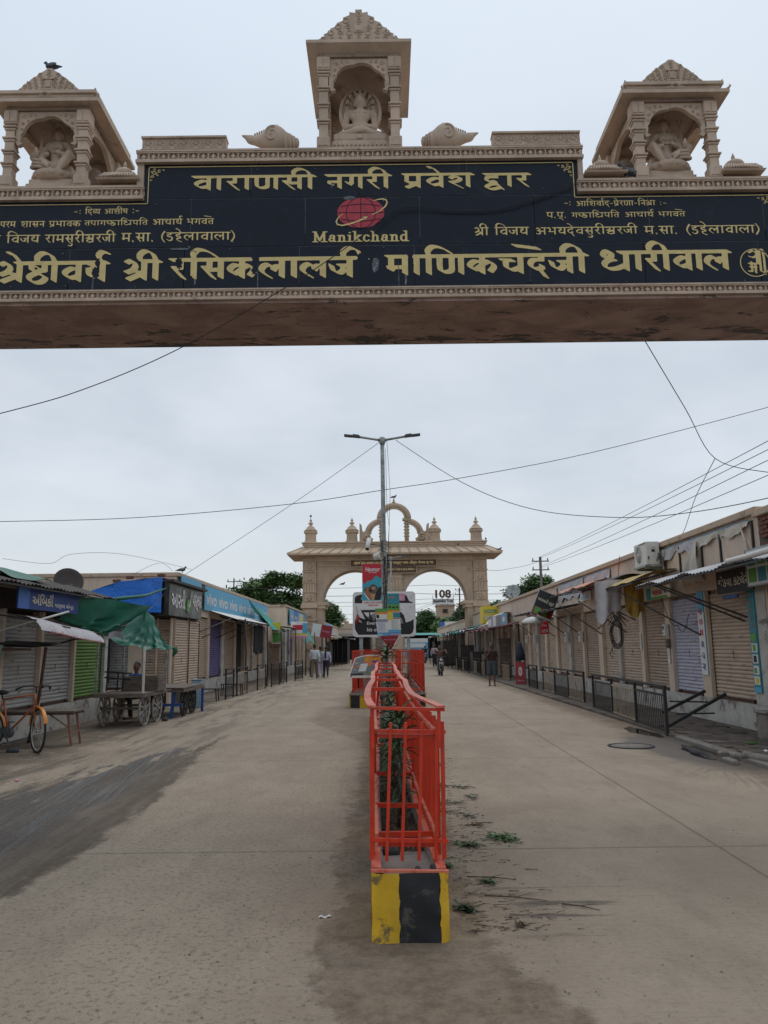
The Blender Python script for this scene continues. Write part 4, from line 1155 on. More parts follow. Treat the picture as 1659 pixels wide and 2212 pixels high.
# pebbles and crumbs on the road
V = []; F = []
def crumb(x, y, s, z=0):
 o = len(V)
 a = random.uniform(0, 6)
 for k, (px, py, pz) in enumerate([(1, 0, .0), (-.3, .8, .0), (-.7, -.7, 0), (0.1, .05, .55)]):
  q = random.uniform(.6, 1.2)
  V.append((x + s * q * (px * math.cos(a) - py * math.sin(a)), y + s * q * (px * math.sin(a) + py * math.cos(a)), z + s * pz * q))
 F.extend([(o, o + 1, o + 3), (o + 1, o + 2, o + 3), (o + 2, o, o + 3)])
for _ in range(5200):
 y = 3 + 17 * random.random() ** 2.2
 if random.random() < .6: x = .12 + random.choice((-1, 1)) * (.3 + abs(random.gauss(0, .35)))
 else: x = random.uniform(-5, 4.6)
 if -.15 < x < .4 and y > 4.4: continue
 crumb(x, y, random.choice((.003, .004, .005, .007, .012)), .001)
for _ in range(700): crumb(random.uniform(-6.3, -4.6), random.uniform(9, 30), random.choice((.008, .012, .02)), 0)
for _ in range(500): crumb(random.uniform(4.2, 6.2), random.uniform(10, 40), random.choice((.008, .012, .02)), .002 if random.random() < .5 else .1)
raw('pebbles', V, F, 'pebble_mat', kind='stuff')

# ------------------------------------------------------------------ planted median with red railings
L_ = lambda y: np.interp(y, [4.5, 6.8, 11, 18.6], [-.095, -.135, -.16, -.19])
R_ = lambda y: np.interp(y, [4.5, 6.3, 9.4, 18.6], [.335, .27, .235, .20])
med = thing('planted_median', 'long narrow median planter, black and yellow kerb, red railing, in the middle of the road', 'median', (0, 0, 0))
b = MB(); ys = list(np.linspace(4.6, 18.6, 15))
for i, (ya, yb) in enumerate(zip(ys[:-1], ys[1:])):
 for s, fx, m_ in ((-1, L_, 'w'), (1, R_, 'w')):
  b.cur = i % 2
  x0, x1 = fx(ya), fx(yb); d = -.07 * s
  P = [(x0, ya, -.01), (x0 + d, ya, -.01), (x0 + d, ya, .35), (x0, ya, .355), (x1, yb, -.01), (x1 + d, yb, -.01), (x1 + d, yb, .35), (x1, yb, .355)]
  b.add(P, [(0, 4, 7, 3) if s < 0 else (3, 7, 4, 0)]); b.cur = 2; b.add(P, [(3, 7, 6, 2) if s < 0 else (2, 6, 7, 3), (2, 6, 5, 1) if s < 0 else (1, 5, 6, 2)])
b.cur = 0
b.build('kerb_side', ['kerb_yellow', 'kerb_black', 'cement'], med)
fb = MB(); x0, x1 = L_(4.5), R_(4.5)
for u0, u1, c in ((0, .36, 0), (.36, .885, 1), (.885, 1, 0)):
 fb.cur = c; a, d = x0 + (x1 - x0) * u0, x0 + (x1 - x0) * u1
 ra = .025 if u0 == 0 else 0; rb = .025 if u1 == 1 else 0
 n = 10; G_ = []
 for j in range(9):
  z = -.01 + .37 * j / 8
  for i in range(n + 1):
   x = a + (d - a) * i / n; x += .005 * math.sin(z * 47 + a * 90) * (.0 if x - x0 < .01 or x1 - x < .01 else 1) * (1 if i in (0, n) else 0); e = min(x - x0, x1 - x); yy = 4.545 + (.03 - e if e < .03 else 0) + .004 * math.sin(9 * x + 14 * z) + .003 * math.sin(31 * z + 20 * x)
   G_.append((x, yy, z))
 fb.add(G_, [(j * (n + 1) + i, j * (n + 1) + i + 1, (j + 1) * (n + 1) + i + 1, (j + 1) * (n + 1) + i) for j in range(8) for i in range(n)], True)
fb.cur = 0
fb.add([(x0, 4.575, -.01), (x0, 4.62, -.01), (x0, 4.62, .355), (x0, 4.575, .355)], [(0, 3, 2, 1)]); fb.add([(x1, 4.575, -.01), (x1, 4.62, -.01), (x1, 4.62, .355), (x1, 4.575, .355)], [(0, 1, 2, 3)])
fb.build('kerb_end', ['kerb_yellow', 'kerb_black'], med)
b = MB(); b.add([(L_(4.55) + .01, 4.555, .33), (R_(4.55) - .01, 4.555, .33), (R_(5.1) - .07, 5.12, .33), (L_(5.1) + .07, 5.12, .33)], [(0, 1, 2, 3)])
b.build('concrete_cap', 'cement', med)
b = MB()
def soilf(u, v):
 y = 5.1 + 13.4 * v; x = L_(y) + .069 + (R_(y) - L_(y) - .138) * u
 return (x, y, .29 + .02 * math.sin(40 * y + 7 * u) + .012 * math.sin(97 * y * (1 + u)))
b.grid(soilf, 5, 200); b.build('soil_bed', 'soil', med)
# base frame, hand rails, cross bars
def strip(pts, w, t, name, mt, parent=med):
 s = MB(); n = len(pts); P = []
 for i, (x, y, z) in enumerate(pts):
  a = pts[max(i - 1, 0)]; c = pts[min(i + 1, n - 1)]; dx, dy = c[0] - a[0], c[1] - a[1]; l = math.hypot(dx, dy); nx, ny = -dy / l * w / 2, dx / l * w / 2
  P += [(x - nx, y - ny, z), (x + nx, y + ny, z), (x + nx, y + ny, z + t), (x - nx, y - ny, z + t)]
 F = [(0, 1, 2, 3), (4 * n - 1, 4 * n - 2, 4 * n - 3, 4 * n - 4)]
 for i in range(n - 1):
  for k in range(4): F.append((4 * i + k, 4 * i + 4 + k, 4 * i + 4 + (k + 1) % 4, 4 * i + (k + 1) % 4))
 return s.add(P, F).build(name, mt, parent)
yy = np.linspace(4.62, 18.5, 40)
strip([(L_(y) + .03, y, .358 + .004 * math.sin(y * 3)) for y in yy], .055, .012, 'base_frame', 'red_paint_top')
strip([(R_(y) - .03, y, .358 + .004 * math.sin(y * 2.3)) for y in yy], .055, .012, 'base_frame', 'red_paint_top')
b = MB(); b.beam((L_(4.6) - .0, 4.58, .366), (R_(4.6) + .005, 4.57, .360), .03, .014); b.build('base_frame', 'red_paint_top', med)
rl = [(-.085 - .035 * math.sin(min((y - 4.7) / 2.4, 1) * PI / 2) * 1.6 - .012 * math.sin((y - 4.7) * 1.3) - .0035 * (y - 4.7), y, 1.235 + .012 * math.sin(y * 1.9)) for y in np.linspace(4.72, 18.2, 44)]
rr_ = [(float(np.interp(y, [4.7, 5.4, 6.0, 6.4, 7.2, 8.6, 10, 12, 14, 18.2], [.325, .285, .225, .195, .185, .205, .175, .15, .165, .15])), y, 1.23 + .012 * math.sin(y * 1.7 + 1)) for y in np.linspace(4.72, 18.2, 44)]
strip(rl, .05, .014, 'hand_rail', 'red_paint_top'); strip(rr_, .05, .014, 'hand_rail', 'red_paint_top')
b = MB(); b.beam((-.09, 4.74, 1.238), (.35, 4.75, 1.222), .02, .018); b.build('cross_bar', 'red_paint', med)
for y in (5.7, 7.07, 9.06, 10.57, 13.36, 15.8, 18.0):
 xl = float(np.interp(y, [p[1] for p in rl], [p[0] for p in rl])); xr = float(np.interp(y, [p[1] for p in rr_], [p[0] for p in rr_]))
 if y > 6: MB().beam((xl, y, 1.225), (xr, y, 1.22), .03, .03).build('cross_bar', 'red_paint', med)
 MB().beam((L_(y) + .03, y, .50), (R_(y) - .03, y, .49), .025, .03).build('lower_cross_bar', 'red_paint', med)
MB().beam((L_(5.1) + .03, 5.1, .44), (R_(5.1) - .03, 5.1, .44), .03, .03).build('lower_cross_bar', 'red_paint', med)
for fx, s in ((L_, 1), (R_, -1)):
 for z in (.485, 1.085):
  pts = [(fx(y) + s * .035, y, z) for y in np.linspace(4.82, 18.4, 24)]
  strip(pts, .02, .022, 'side_rail', 'red_paint_top')
barm = MB().cbox((0, 0, .39), (.018, .02, .80)).mesh('side_bar', 'red_paint')
for fx, s in ((L_, 1), (R_, -1)):
 for k in range(148):
  y = 4.9 + k * .0915
  link('side_bar', barm, med, (fx(y) + s * .012, y, .365 + random.uniform(-.004, .008)), (random.uniform(-.012, .012), random.uniform(-.008, .008), 0))
for xl, xb in ((.025, -.008), (.115, .082), (.212, .18), (.302, .278)):
 MB().beam((xb, 4.765, .37), (xl, 4.765, 1.15), .018, .018).build('end_bar', 'red_paint', med)
for x, z1 in ((-.09, 1.18), (.335, 1.15)): MB().beam((x - .005, 4.79, .37), (x, 4.79, z1), .024, .02).build('end_bar', 'red_paint', med)
MB().beam((.315, 4.76, 1.0), (.315, 4.76, 1.225), .02, .02).build('end_post', 'red_paint', med)
MB().beam((-.085, 4.76, 1.0), (-.085, 4.76, 1.235), .02, .02).build('end_post', 'red_paint', med)
for z in (.475, 1.095): MB().beam((-.105, 4.783, z + .006), (.355, 4.79, z - .006), .02, .022).build('end_rail', 'red_paint', med)
for z in (.448, 1.066): MB().beam((-.06, 4.809, z + .004), (.30, 4.81, z - .004), .02, .022).build('end_rail', 'red_paint', med)
for y in (7.07, 9.06, 13.36, 18.0):
 for fx, s in ((L_, 1), (R_, -1)): MB().beam((fx(y) + s * .03, y, .37), (fx(y) + s * .03, y, 1.23), .025, .025).build('rail_post', 'red_paint', med)
# marker and stones on the cap
def rock(loc, s, label, m='rock', seed=1):
 rg = random.Random(seed); b = MB(); b.ell((0, 0, 0), (s[0], s[1], s[2]), 9, 6)
 b.v = [(v[0] * rg.uniform(.8, 1.15), v[1] * rg.uniform(.8, 1.15), max(-s[2] * .5, v[2] * rg.uniform(.8, 1.15)) + s[2] * .5) for v in b.v]; b.sm = set()
 b.build('loose_rock', m, None, loc, rg.uniform(0, 6), label=label, cat='stone')
rock((.17, 4.67, .33), (.028, .02, .022), 'small dark stone lying on the median end cap, left one of two', seed=4)
rock((.262, 4.68, .33), (.034, .024, .028), 'larger dark stone on the median end cap under the corner of the red frame', seed=7)
rock((.02, 5.05, .33), (.06, .022, .03), 'flat long stone behind the lower red rail of the median', seed=8)

# ------------------------------------------------------------------ plants in the median
def blade(V, F, base, az, el, ln, w, droop, seg=5):
 o = len(V); dx, dy = math.cos(az), math.sin(az); px, py = -dy, dx
 x, y, z = base; e = el
 for i in range(seg + 1):
  u = i / seg; ww = w * (math.sin(PI * min(1, .12 + u * .88)) ** .8 + .02) * (1 if u < 1 else .05)
  V.append((x - px * ww / 2, y - py * ww / 2, z)); V.append((x, y, z - ww * .25)); V.append((x + px * ww / 2, y + py * ww / 2, z))
  e -= droop / seg; x += dx * math.cos(e) * ln / seg; y += dy * math.cos(e) * ln / seg; z += math.sin(e) * ln / seg
 for i in range(seg):
  a = o + 3 * i; F.append((a, a + 1, a + 4, a + 3)); F.append((a + 1, a + 2, a + 5, a + 4))
def plant(name, label, loc, h, n, ln, w, m='leaf_green', spread=(0.1, 1.3), lean=.0, group='leafy plants along the median planter', fill=(0.35, 1.0), up=.6):
 t = thing(name, label, 'plant', loc, random.uniform(0, 6), group)
 V = []; F = []
 for i in range(n):
  u = fill[0] + (fill[1] - fill[0]) * (i / n); az = i * 2.4 + random.uniform(-.3, .3)
  blade(V, F, (lean * u * h, 0, h * u), az, random.uniform(*spread) * (.5 + up * u), ln * random.uniform(.7, 1.1), w, random.uniform(.5, 1.5))
 b = MB(); b.tube([(0, 0, -.02), (lean * h * .5, .005, h * .5), (lean * h, 0, h * .97)], [.012, .009, .006], 6); b.build('stem', 'twig', t)
 raw('leaves', V, F, m, t, kind='stuff')
 return t
plant('median_plant', 'spiky dracaena like plant reaching above the railing nearest the median end', (.1, 6.35, .29), .78, 34, .26, .034, 'leaf_green', (.1, 1.3), group=None, fill=(.6, 1))
plant('median_plant', 'dark drooping lower plant below the spiky one at the median end', (.08, 5.95, .29), .50, 34, .20, .02, 'leaf_dark', (.0, 1.0), group=None)
plant('median_plant', 'thin bare stemmed seedling closest to the bare concrete cap', (.12, 5.45, .29), .3, 12, .15, .012, 'leaf_dark', (.3, 1.2), group=None, fill=(.5, 1))
ys_ = [6.8, 7.2, 7.6, 8.1, 8.5, 9, 9.5, 10, 10.6, 11.2, 11.8, 12.4, 13.1, 13.8, 14.6, 15.4, 16.3, 17.2, 18.0]
for i, y in enumerate(ys_):
 plant('median_plant', 'bushy strap leaved plant inside the middle stretch of the red railing', (.04 + random.uniform(-.04, .05), y, .29), random.uniform(.5, .7), 30, .21, .026, 'leaf_dark' if i % 2 else 'leaf_green', (.0, 1.3), fill=(.25, 1))
plant('median_plant', 'tall spiky plant in front of the foot of the lamp pole', (.02, 17.6, .29), 1.25, 30, .42, .05, 'leaf_green', (.2, 1.3), group=None, fill=(.8, 1))
# litter leaves on the soil
V = []; F = []
for _ in range(420):
 y = random.uniform(5.12, 8.5); x = random.uniform(L_(y) + .08, R_(y) - .08)
 blade(V, F, (x, y, .32), random.uniform(0, 6), random.uniform(-.2, .4), random.uniform(.03, .07), .012, .4, 2)
raw('leaf_litter', V, F, 'leaf_dry', kind='stuff')
# pulled weeds and twigs strewn on the road along the median
def weed(loc, n, ln, w, m, label, twigs=3, sp=.1):
 t = thing('weed_clump', label, 'weeds', loc, random.uniform(0, 6))
 V = []; F = []
 for i in range(n):
  blade(V, F, (random.gauss(0, sp * .5), random.gauss(0, sp * .35), .005 + random.random() * .02), random.uniform(0, 6.3), random.uniform(0, .7), ln * random.uniform(.5, 1.1), w, random.uniform(.2, 1.0), 3)
 raw('leaves', V, F, m, t, kind='stuff')
 b = MB()
 for k in range(twigs):
  a = random.uniform(-.5, .5) + (PI if k % 2 else 0); l = random.uniform(.8, 1.8) * sp
  b.tube([(0, 0, .008), (l * .5 * math.cos(a), l * .5 * math.sin(a) + .01, .016), (l * math.cos(a), l * math.sin(a), .005)], [.003, .0025, .001], 4)
 b.build('stalk', 'twig', t)
weed((.98, 6.82, 0), 90, .05, .03, 'leaf_fresh', 'bright green broad leaved clump lying furthest from the median on the road joint', 5, .17)
weed((.66, 6.62, 0), 70, .06, .02, 'leaf_green', 'green leaf clump between the bright green clump and the red railing', 4, .11)
weed((.68, 5.62, 0), 44, .05, .014, 'leaf_green', 'tufted upright weed clump at the start of the damp smears', 3, .05)
weed((.47, 5.05, 0), 50, .07, .02, 'leaf_dark', 'dark green leaves piled against the yellow corner of the kerb', 3, .07)
weed((.42, 6.0, 0), 36, .05, .02, 'leaf_green', 'small green sprig near the foot of the railing corner', 2, .06)
weed((.76, 4.78, 0), 26, .035, .012, 'leaf_dry', 'small dry rootball lying on the dark smear', 3, .03)
for i, (x, y) in enumerate([(.52, 7.9), (.6, 8.3), (.75, 7.7), (.5, 8.9), (.62, 9.3), (.85, 9.2), (.5, 9.9), (.58, 10.6), (.7, 10.9), (.5, 11.6), (.6, 12.4), (.55, 13.4), (.5, 14.4), (.52, 15.6), (.9, 8.6), (.8, 7.3)]):
 weed((x, y, 0), 26, .07, .014, 'leaf_dark' if i % 3 else 'leaf_dry', 'withered weed tuft lying on the road along the right side of the railing', 5, .13)
 bpy.data.objects[-1] if False else None
for o in list(bpy.data.objects):
 if o.get('label', '').startswith('withered weed tuft'): o['group'] = 'withered weed tufts beside the railing'
V = []; F = []
for _ in range(420):
 y = 4.7 + 12 * random.random() ** 1.6; x = .42 + abs(random.gauss(0, .26)) + .02
 o = len(V); a = random.gauss(0, .5); l = random.uniform(.012, .09); w = .0016
 dx, dy = math.cos(a) * l, math.sin(a) * l
 V += [(x, y, .002), (x + dx, y + dy, .003 + random.random() * .008), (x + dx, y + dy + w * 2, .004), (x, y + w * 3, .006)]; F.append((o, o + 1, o + 2, o + 3))
raw('twig_litter', V, F, 'twig', kind='stuff')
for (x, y, a, l, lb) in ((1.08, 5.15, -.55, .24, 'straight thin stick lying alone on the damp smear'), (.55, 5.75, -.25, .34, 'branching stick lying by the tufted weed clump'), (.62, 5.33, -.3, .4, 'long forked twig reaching from the kerb over the smear')):
 b = MB(); b.tube([(0, 0, .006), (l * .5 * math.cos(a), l * .5 * math.sin(a), .012), (l * math.cos(a), l * math.sin(a), .006)], [.004, .004, .002], 5)
 b.tube([(l * .5 * math.cos(a), l * .5 * math.sin(a), .012), (l * .8 * math.cos(a + .4), l * .8 * math.sin(a + .4), .01)], [.003, .001], 4)
 b.build('stick', 'twig', None, (x, y, 0), label=lb, cat='stick')

# ------------------------------------------------------------------ wide planted island with tall red fence
isl = thing('road_island', 'wide island behind the lamp pole, striped kerb and tall red bar fence', 'traffic island', (0, 0, 0))
IX0, IX1, IY0, IY1 = -1.0, 1.08, 20.95, 33.0
def rrect(x0, x1, y0, y1, r, n=6):
 P = []
 for cx, cy, a0 in ((x0 + r, y0 + r, PI), (x1 - r, y0 + r, 1.5 * PI), (x1 - r, y1 - r, 0), (x0 + r, y1 - r, .5 * PI)):
  for k in range(n + 1): a = a0 + PI / 2 * k / n; P.append((cx + r * math.cos(a), cy + r * math.sin(a)))
 return P
def stripe_kerb(par, pts, z1, name='kerb'):
 b = MB(); L = 0; n = len(pts)
 for i in range(n):
  p, q = Vector(pts[i]), Vector(pts[(i + 1) % n]); d = (q - p).length; k = max(1, round(d / .22)); 
  for j in range(k):
   a = p.lerp(q, j / k); c = p.lerp(q, (j + 1) / k); L += d / k
   b.cur = int(L / .42 + .5) % 2
   b.add([(a.x, a.y, -.01), (c.x, c.y, -.01), (c.x, c.y, z1 - .03), (a.x, a.y, z1 - .03)], [(0, 1, 2, 3)])
 b.cur = 2
 ctr = Vector((sum(p[0] for p in pts) / n, sum(p[1] for p in pts) / n))
 o = [Vector(p) for p in pts]; f = [p + (p - ctr).normalized() * .015 for p in o]; g = [p - (p - ctr).normalized() * .14 for p in o]
 P = [(p.x, p.y, z1 - .03) for p in f] + [(p.x, p.y, z1) for p in f] + [(p.x, p.y, z1) for p in g]
 b.add(P, [(i, (i + 1) % n, n + (i + 1) % n, n + i) for i in range(n)] + [(n + i, n + (i + 1) % n, 2 * n + (i + 1) % n, 2 * n + i) for i in range(n)])
 b.add([(p.x, p.y, z1 - .05) for p in f], [tuple(range(n))])
 return b.build(name, ['kerb_yellow', 'kerb_black', 'cement'], par)
stripe_kerb(isl, rrect(IX0, IX1, IY0, IY1, .3), .36)
MB().add([(x, y, .345) for x, y in rrect(IX0 + .1, IX1 - .1, IY0 + .1, IY1 - .1, .25)], [tuple(range(28))]).build('soil_bed', 'soil', isl)
fm = MB().cbox((0, 0, .56), (.02, .02, 1.12)).mesh('fence_bar', 'red_paint')
fx0, fx1, fy0, fy1 = IX0 + .1, IX1 - .05, IY0 + .12, IY1 - .2
for k in range(21):
 x = fx0 + (fx1 - fx0) * k / 20; link('fence_bar', fm, isl, (x, fy0, .37))
for k in range(100):
 y = fy0 + .11 + k * .118
 for x in (fx0, fx1): link('fence_bar', fm, isl, (x, y, .37 + random.uniform(-.01, .01)), (0, 0, random.uniform(-.3, .3)))
for z in (.47, 1.15, 1.47):
 for a, c in (((fx0, fy0, z), (fx1, fy0, z)), ((fx1, fy0, z), (fx1, fy1, z)), ((fx0, fy0, z), (fx0, fy1, z)), ((fx0, fy1, z), (fx1, fy1, z))):
  MB().beam(a, c, .03, .03).build('fence_rail', 'red_paint', isl)
b = MB(); b.box(fx0 + .3, fx0 + .95, fy0 + .03, fy0 + .04, 1.17, 1.45); b.box(fx0 - .01, fx0 + .2, fy0 + .03, fy0 + .04, .5, 1.45); b.box(fx0 + .15, fx0 + .3, fy0 + .03, fy0 + .04, .5, .9)
b.build('fence_sheet', 'red_paint', isl)
for i in range(14):
 plant('island_shrub', 'low shrub growing inside the tall red fence of the island', (random.uniform(-.6, .7), 21.5 + i * .8, .34), random.uniform(.35, .6), 24, .28, .045, 'leaf_dark' if i % 2 else 'leaf_dry', (0, 1.2), group='shrubs inside the island fence', fill=(.1, 1))
# far median behind the island
fmed = thing('far_median', 'striped kerb of the next median seen beyond the island through the gate', 'median', (0, 0, 0))
stripe_kerb(fmed, rrect(-.55, .75, 36, 54, .3), .34)
b = MB()
for k in range(90): b.cbox((-.5, 36.3 + k * .2, .85), (.03, .03, 1.0)); b.cbox((.7, 36.3 + k * .2, .85), (.03, .03, 1.0))
b.beam((-.5, 36.2, 1.35), (-.5, 54, 1.35), .03); b.beam((.7, 36.2, 1.35), (.7, 54, 1.35), .03)
b.build('fence_bars', 'red_paint', fmed, kind='stuff')

# ------------------------------------------------------------------ lamp pole with what hangs on it
def lamp(loc, H, arm, label, r=.062, up=.13, det=True):
 t = thing('street_lamp', label, 'street lamp', loc)
 b = MB(); b.tube([(0, 0, 0), (.0, 0, H * .33), (-.02, 0, H * .7), (-.025, 0, H)], [r * 1.25, r * 1.1, r * .95, r * .85], 14); b.build('pole', 'galv', t)
 b = MB(); b.cyl((-.025, 0, H - .16), (-.025, 0, H + .03), r * 1.15, n=14)
 for s in (-1, 1):
  b.add([(-.025 + s * r, -.01, H - .14), (-.025 + s * (r + .1), -.01, H - .0), (-.025 + s * r, -.01, H - .0), (-.025 + s * r, .01, H - .14), (-.025 + s * (r + .1), .01, H - .0), (-.025 + s * r, .01, H - .0)], [(0, 1, 2), (5, 4, 3), (0, 3, 4, 1)])
 b.build('collar', 'galv', t)
 for s in (-1, 1):
  b = MB(); e = arm * .62; b.tube([(-.025 + s * r * .5, 0, H - .05), (-.025 + s * e, 0, H - .05 + up * .8)], r * .5, 8); b.build('arm', 'galv', t)
  b = MB(); a = Vector((-.025 + s * e * .95, 0, H - .05 + up * .78)); c = Vector((-.025 + s * arm, 0, H - .05 + up * 1.15))
  b.beam(a, c, .14, .045); b.beam(a.lerp(c, .05) + Vector((0, 0, .03)), a.lerp(c, .45) + Vector((0, 0, .035)), .1, .035); b.beam(a.lerp(c, .5) - Vector((0, 0, .024)), a.lerp(c, .95) - Vector((0, 0, .024)), .11, .012)
  b.build('lamp_head', 'galv_dark', t)
 return t
lp = lamp((.0, 20.0, 0), 7.1, 1.02, 'nearest street lamp, twin armed grey pole hung with posters')
lamp((.33, 38, 0), 5.95, .9, 'second twin armed street lamp, smaller and paler, behind the ice cream sign pole', r=.045)
b = MB()
for k in range(26):
 z = 1.6 + k * .11 + random.uniform(-.03, .03); a = random.uniform(-.1, .1)
 b.tube([(.075 * math.cos(q) , .075 * math.sin(q), z + a * math.cos(q) * .6) for q in np.linspace(0, 2 * PI, 11)[:-1]], .005, 4, closed=True)
for k in range(5):
 x = random.uniform(-.03, .06); pts = [(x + random.uniform(-.03, .03) + .01, -.08, 3.9 - q * .28) for q in range(9)]
 b.tube(pts, .006, 4)
b.tube([(.1, -.05, 7.05), (.17, -.06, 5.6), (.11, -.06, 4.2), (.08, -.07, 3.4)], .005, 4); b.tube([(.06, -.05, 6.8), (.08, -.06, 5.2), (.13, -.06, 4.7), (.06, -.07, 3.6)], .005, 4)
b.build('tied_wires', 'cable', lp)
MB().box(-.05, .05, -.085, -.076, 1.62, 1.78).build('sticker', 'white_plastic', lp)
t = thing('security_camera', 'white bullet camera bracketed high on the lamp pole', 'camera', (0, 19.95, 4.1))
b = MB(); b.beam((-.44, -.04, .18), (-.36, 0.02, .14), .02); b.tube([(-.08, 0, .1), (-.2, .0, .12), (-.36, 0, .14)], .014, 6); b.box(-.1, -.05, -.04, .04, -.1, .22); b.build('bracket', 'galv_dark', t)
b = MB(); b.tube([(-.40, .02, .28), (-.43, -.08, .10), (-.445, -.13, .0)], [.058, .058, .06], 12); b.build('camera_body', 'white_plastic', t)
b = MB(); b.cyl((-.4455, -.1315, -.002), (-.448, -.14, -.015), .045, n=12); b.build('lens', 'black_plastic', t)
t = thing('loudspeaker', 'small cream drum loudspeaker facing forward on the lamp pole under the camera', 'speaker', (0, 19.9, 3.92))
b = MB(); b.tube([(-.26, .05, -.02), (-.09, -.05, .01)], [.085, .105], 16); b.build('drum', 'white_plastic', t)
mat('cone_tan', (.30, .2, .13), .8)
b = MB(); b.cyl((-.0915, -.051, .01), (-.085, -.056, .011), .085, n=16); b.build('cone', 'cone_tan', t)
b = MB(); b.tube([(-.18, .05, .08), (-.16, .06, .16), (-.05, .05, .2)], .01, 5); b.build('bracket', 'galv_dark', t)

# ------------------------------------------------------------------ posters and boards
def pm(name, c, r=.55, **kw): return mat('print_' + name, c, r, .06, 6, bump=0, **kw)
pm('red', (.50, .018, .035)); pm('aqua', (.04, .36, .48)); pm('white', (.68, .67, .66), dirt=(.4, .38, .35), da=.4); pm('black', (.012, .012, .013)); pm('maroon', (.26, .015, .02)); pm('brown', (.36, .13, .07))
pm('tan', (.45, .27, .13)); pm('yellow', (.68, .52, .03)); pm('green', (.10, .30, .06)); pm('teal', (.03, .22, .27)); pm('blue', (.05, .14, .42)); pm('skyblue', (.10, .36, .55)); pm('orange', (.72, .22, .03)); pm('pink', (.62, .25, .36)); pm('grey', (.2, .2, .2)); pm('cream', (.62, .55, .42)); pm('purple', (.16, .06, .33)); pm('navy', (.015, .045, .2))
XD, ZD = (1, 0, 0), (0, 0, 1)
def poly(t, pts, y, m, name='print'):
 return MB().add([(p[0], y, p[1]) for p in pts], [tuple(range(len(pts)))]).build(name, 'print_' + m, t)
def rect(t, x0, x1, z0, z1, y, m, name='print'): return poly(t, [(x0, z0), (x1, z0), (x1, z1), (x0, z1)], y, m, name)
# ice cream sign
t = thing('ice_cream_sign', 'upright red and turquoise ice cream parlour sign fixed left of the lamp pole', 'sign', (-.33, 19.86, 2.53))
MB().box(-.255, .255, 0, .03, 0, 1.19).build('board', 'print_white', t)
b = MB(); b.box(-.28, .29, -.006, .034, -.065, -.002); b.build('lower_frame', 'black_plastic', t)
rect(t, -.25, .25, .235, 1.185, -.002, 'aqua')
drip = [(-.25, 1.185), (-.25, .73), (-.225, .71), (-.2, .66), (-.17, .67), (-.15, .72), (-.1, .745), (-.03, .75), (.02, .78), (.06, .84), (.11, .875), (.15, .86), (.19, .82), (.22, .8), (.25, .83), (.25, 1.185)]
poly(t, drip, -.004, 'red')
txt('Havmor', .39, (-.175, -.006, .985), XD, ZD, 'print_white', t, h=.115, bold=.02, shear=.2)
MB().box(-.18, -.06, -.0072, -.006, 1.035, 1.047).build('print', 'print_white', t)
txt('ICE CREAM', .2, (-.08, -.006, .945), XD, ZD, 'print_white', t, bold=.015)
txt('AARTI ICE CREAM', .47, (-.21, -.003, .165), XD, ZD, 'print_red', t, h=.042, bold=.03)
txt('PARLOUR', .27, (-.11, -.003, .095), XD, ZD, 'print_red', t, h=.042, bold=.03)
poly(t, [(-.21, .5), (-.16, .59), (-.12, .57), (.0, .28), (-.06, .25), (-.09, .25)], -.004, 'black')
poly(t, [(-.19, .47), (-.15, .58), (-.1, .6), (.0, .3), (-.05, .255)], -.006, 'brown'); poly(t, [(-.21, .42), (-.2, .45), (-.06, .255), (-.08, .25), (-.1, .25)], -.0065, 'white')
poly(t, [(-.05, .42), (.09, .42), (.05, .25), (-.0, .25)], -.008, 'tan')
poly(t, [(.03, .25), (.07, .36), (.13, .52), (.2, .59), (.25, .58), (.25, .4), (.2, .25)], -.005, 'black')
poly(t, [(.03 + .12 * math.cos(a), .53 + .12 * math.sin(a)) for a in np.linspace(0, 2 * PI, 21)[:-1]], -.010, 'black')
poly(t, [(.035 + .05 * math.cos(a), .55 + .045 * math.sin(a)) for a in np.linspace(0, 2 * PI, 13)[:-1]], -.0115, 'tan')
b = MB(); q = 0
for k in range(70):
 a = random.uniform(0, 6.3); r = random.uniform(.05, .115); x, z = .03 + r * math.cos(a), .53 + r * math.sin(a); s = .006; q += 1
 b.add([(x - s, -.0125 - q * 3e-5, z), (x, -.0125 - q * 3e-5, z - s), (x + s, -.0125 - q * 3e-5, z), (x, -.0125 - q * 3e-5, z + s)], [(0, 1, 2, 3)])
b.build('nut_crumbs', 'print_cream', t, kind='stuff')
# two hanging paper banners on the pole
def slant(w, h, dx): return lambda p, y: (p[0] + dx * (1 - p[1] / h), y, p[1])
def banner(name, label, loc, w, h, dx, bands, lines, parent=None):
 t = thing(name, label, 'banner', loc); fn = slant(w, h, dx)
 MB().add([fn((0, 0), 0), fn((w, 0), 0), fn((w, h), 0), fn((0, h), 0), fn((0, 0), .006), fn((w, 0), .006), fn((w, h), .006), fn((0, h), .006)], [(0, 1, 2, 3), (7, 6, 5, 4), (0, 4, 5, 1), (1, 5, 6, 2), (2, 6, 7, 3), (3, 7, 4, 0)]).build('sheet', 'print_white', t)
 for q, (x0, x1, z0, z1, m) in enumerate(bands):
  y = -.0015 - .0006 * q
  MB().add([fn((x0 * w, z0 * h), y), fn((x1 * w, z0 * h), y), fn((x1 * w, z1 * h), y), fn((x0 * w, z1 * h), y)], [(0, 1, 2, 3)]).build('print', 'print_' + m, t)
 for (s, x0, x1, z, hh, m) in lines:
  o = fn((x0 * w, z * h), -.008); txt(s, (x1 - x0) * w, o, XD, ZD, 'print_' + m, t, h=hh, bold=.02)
 return t
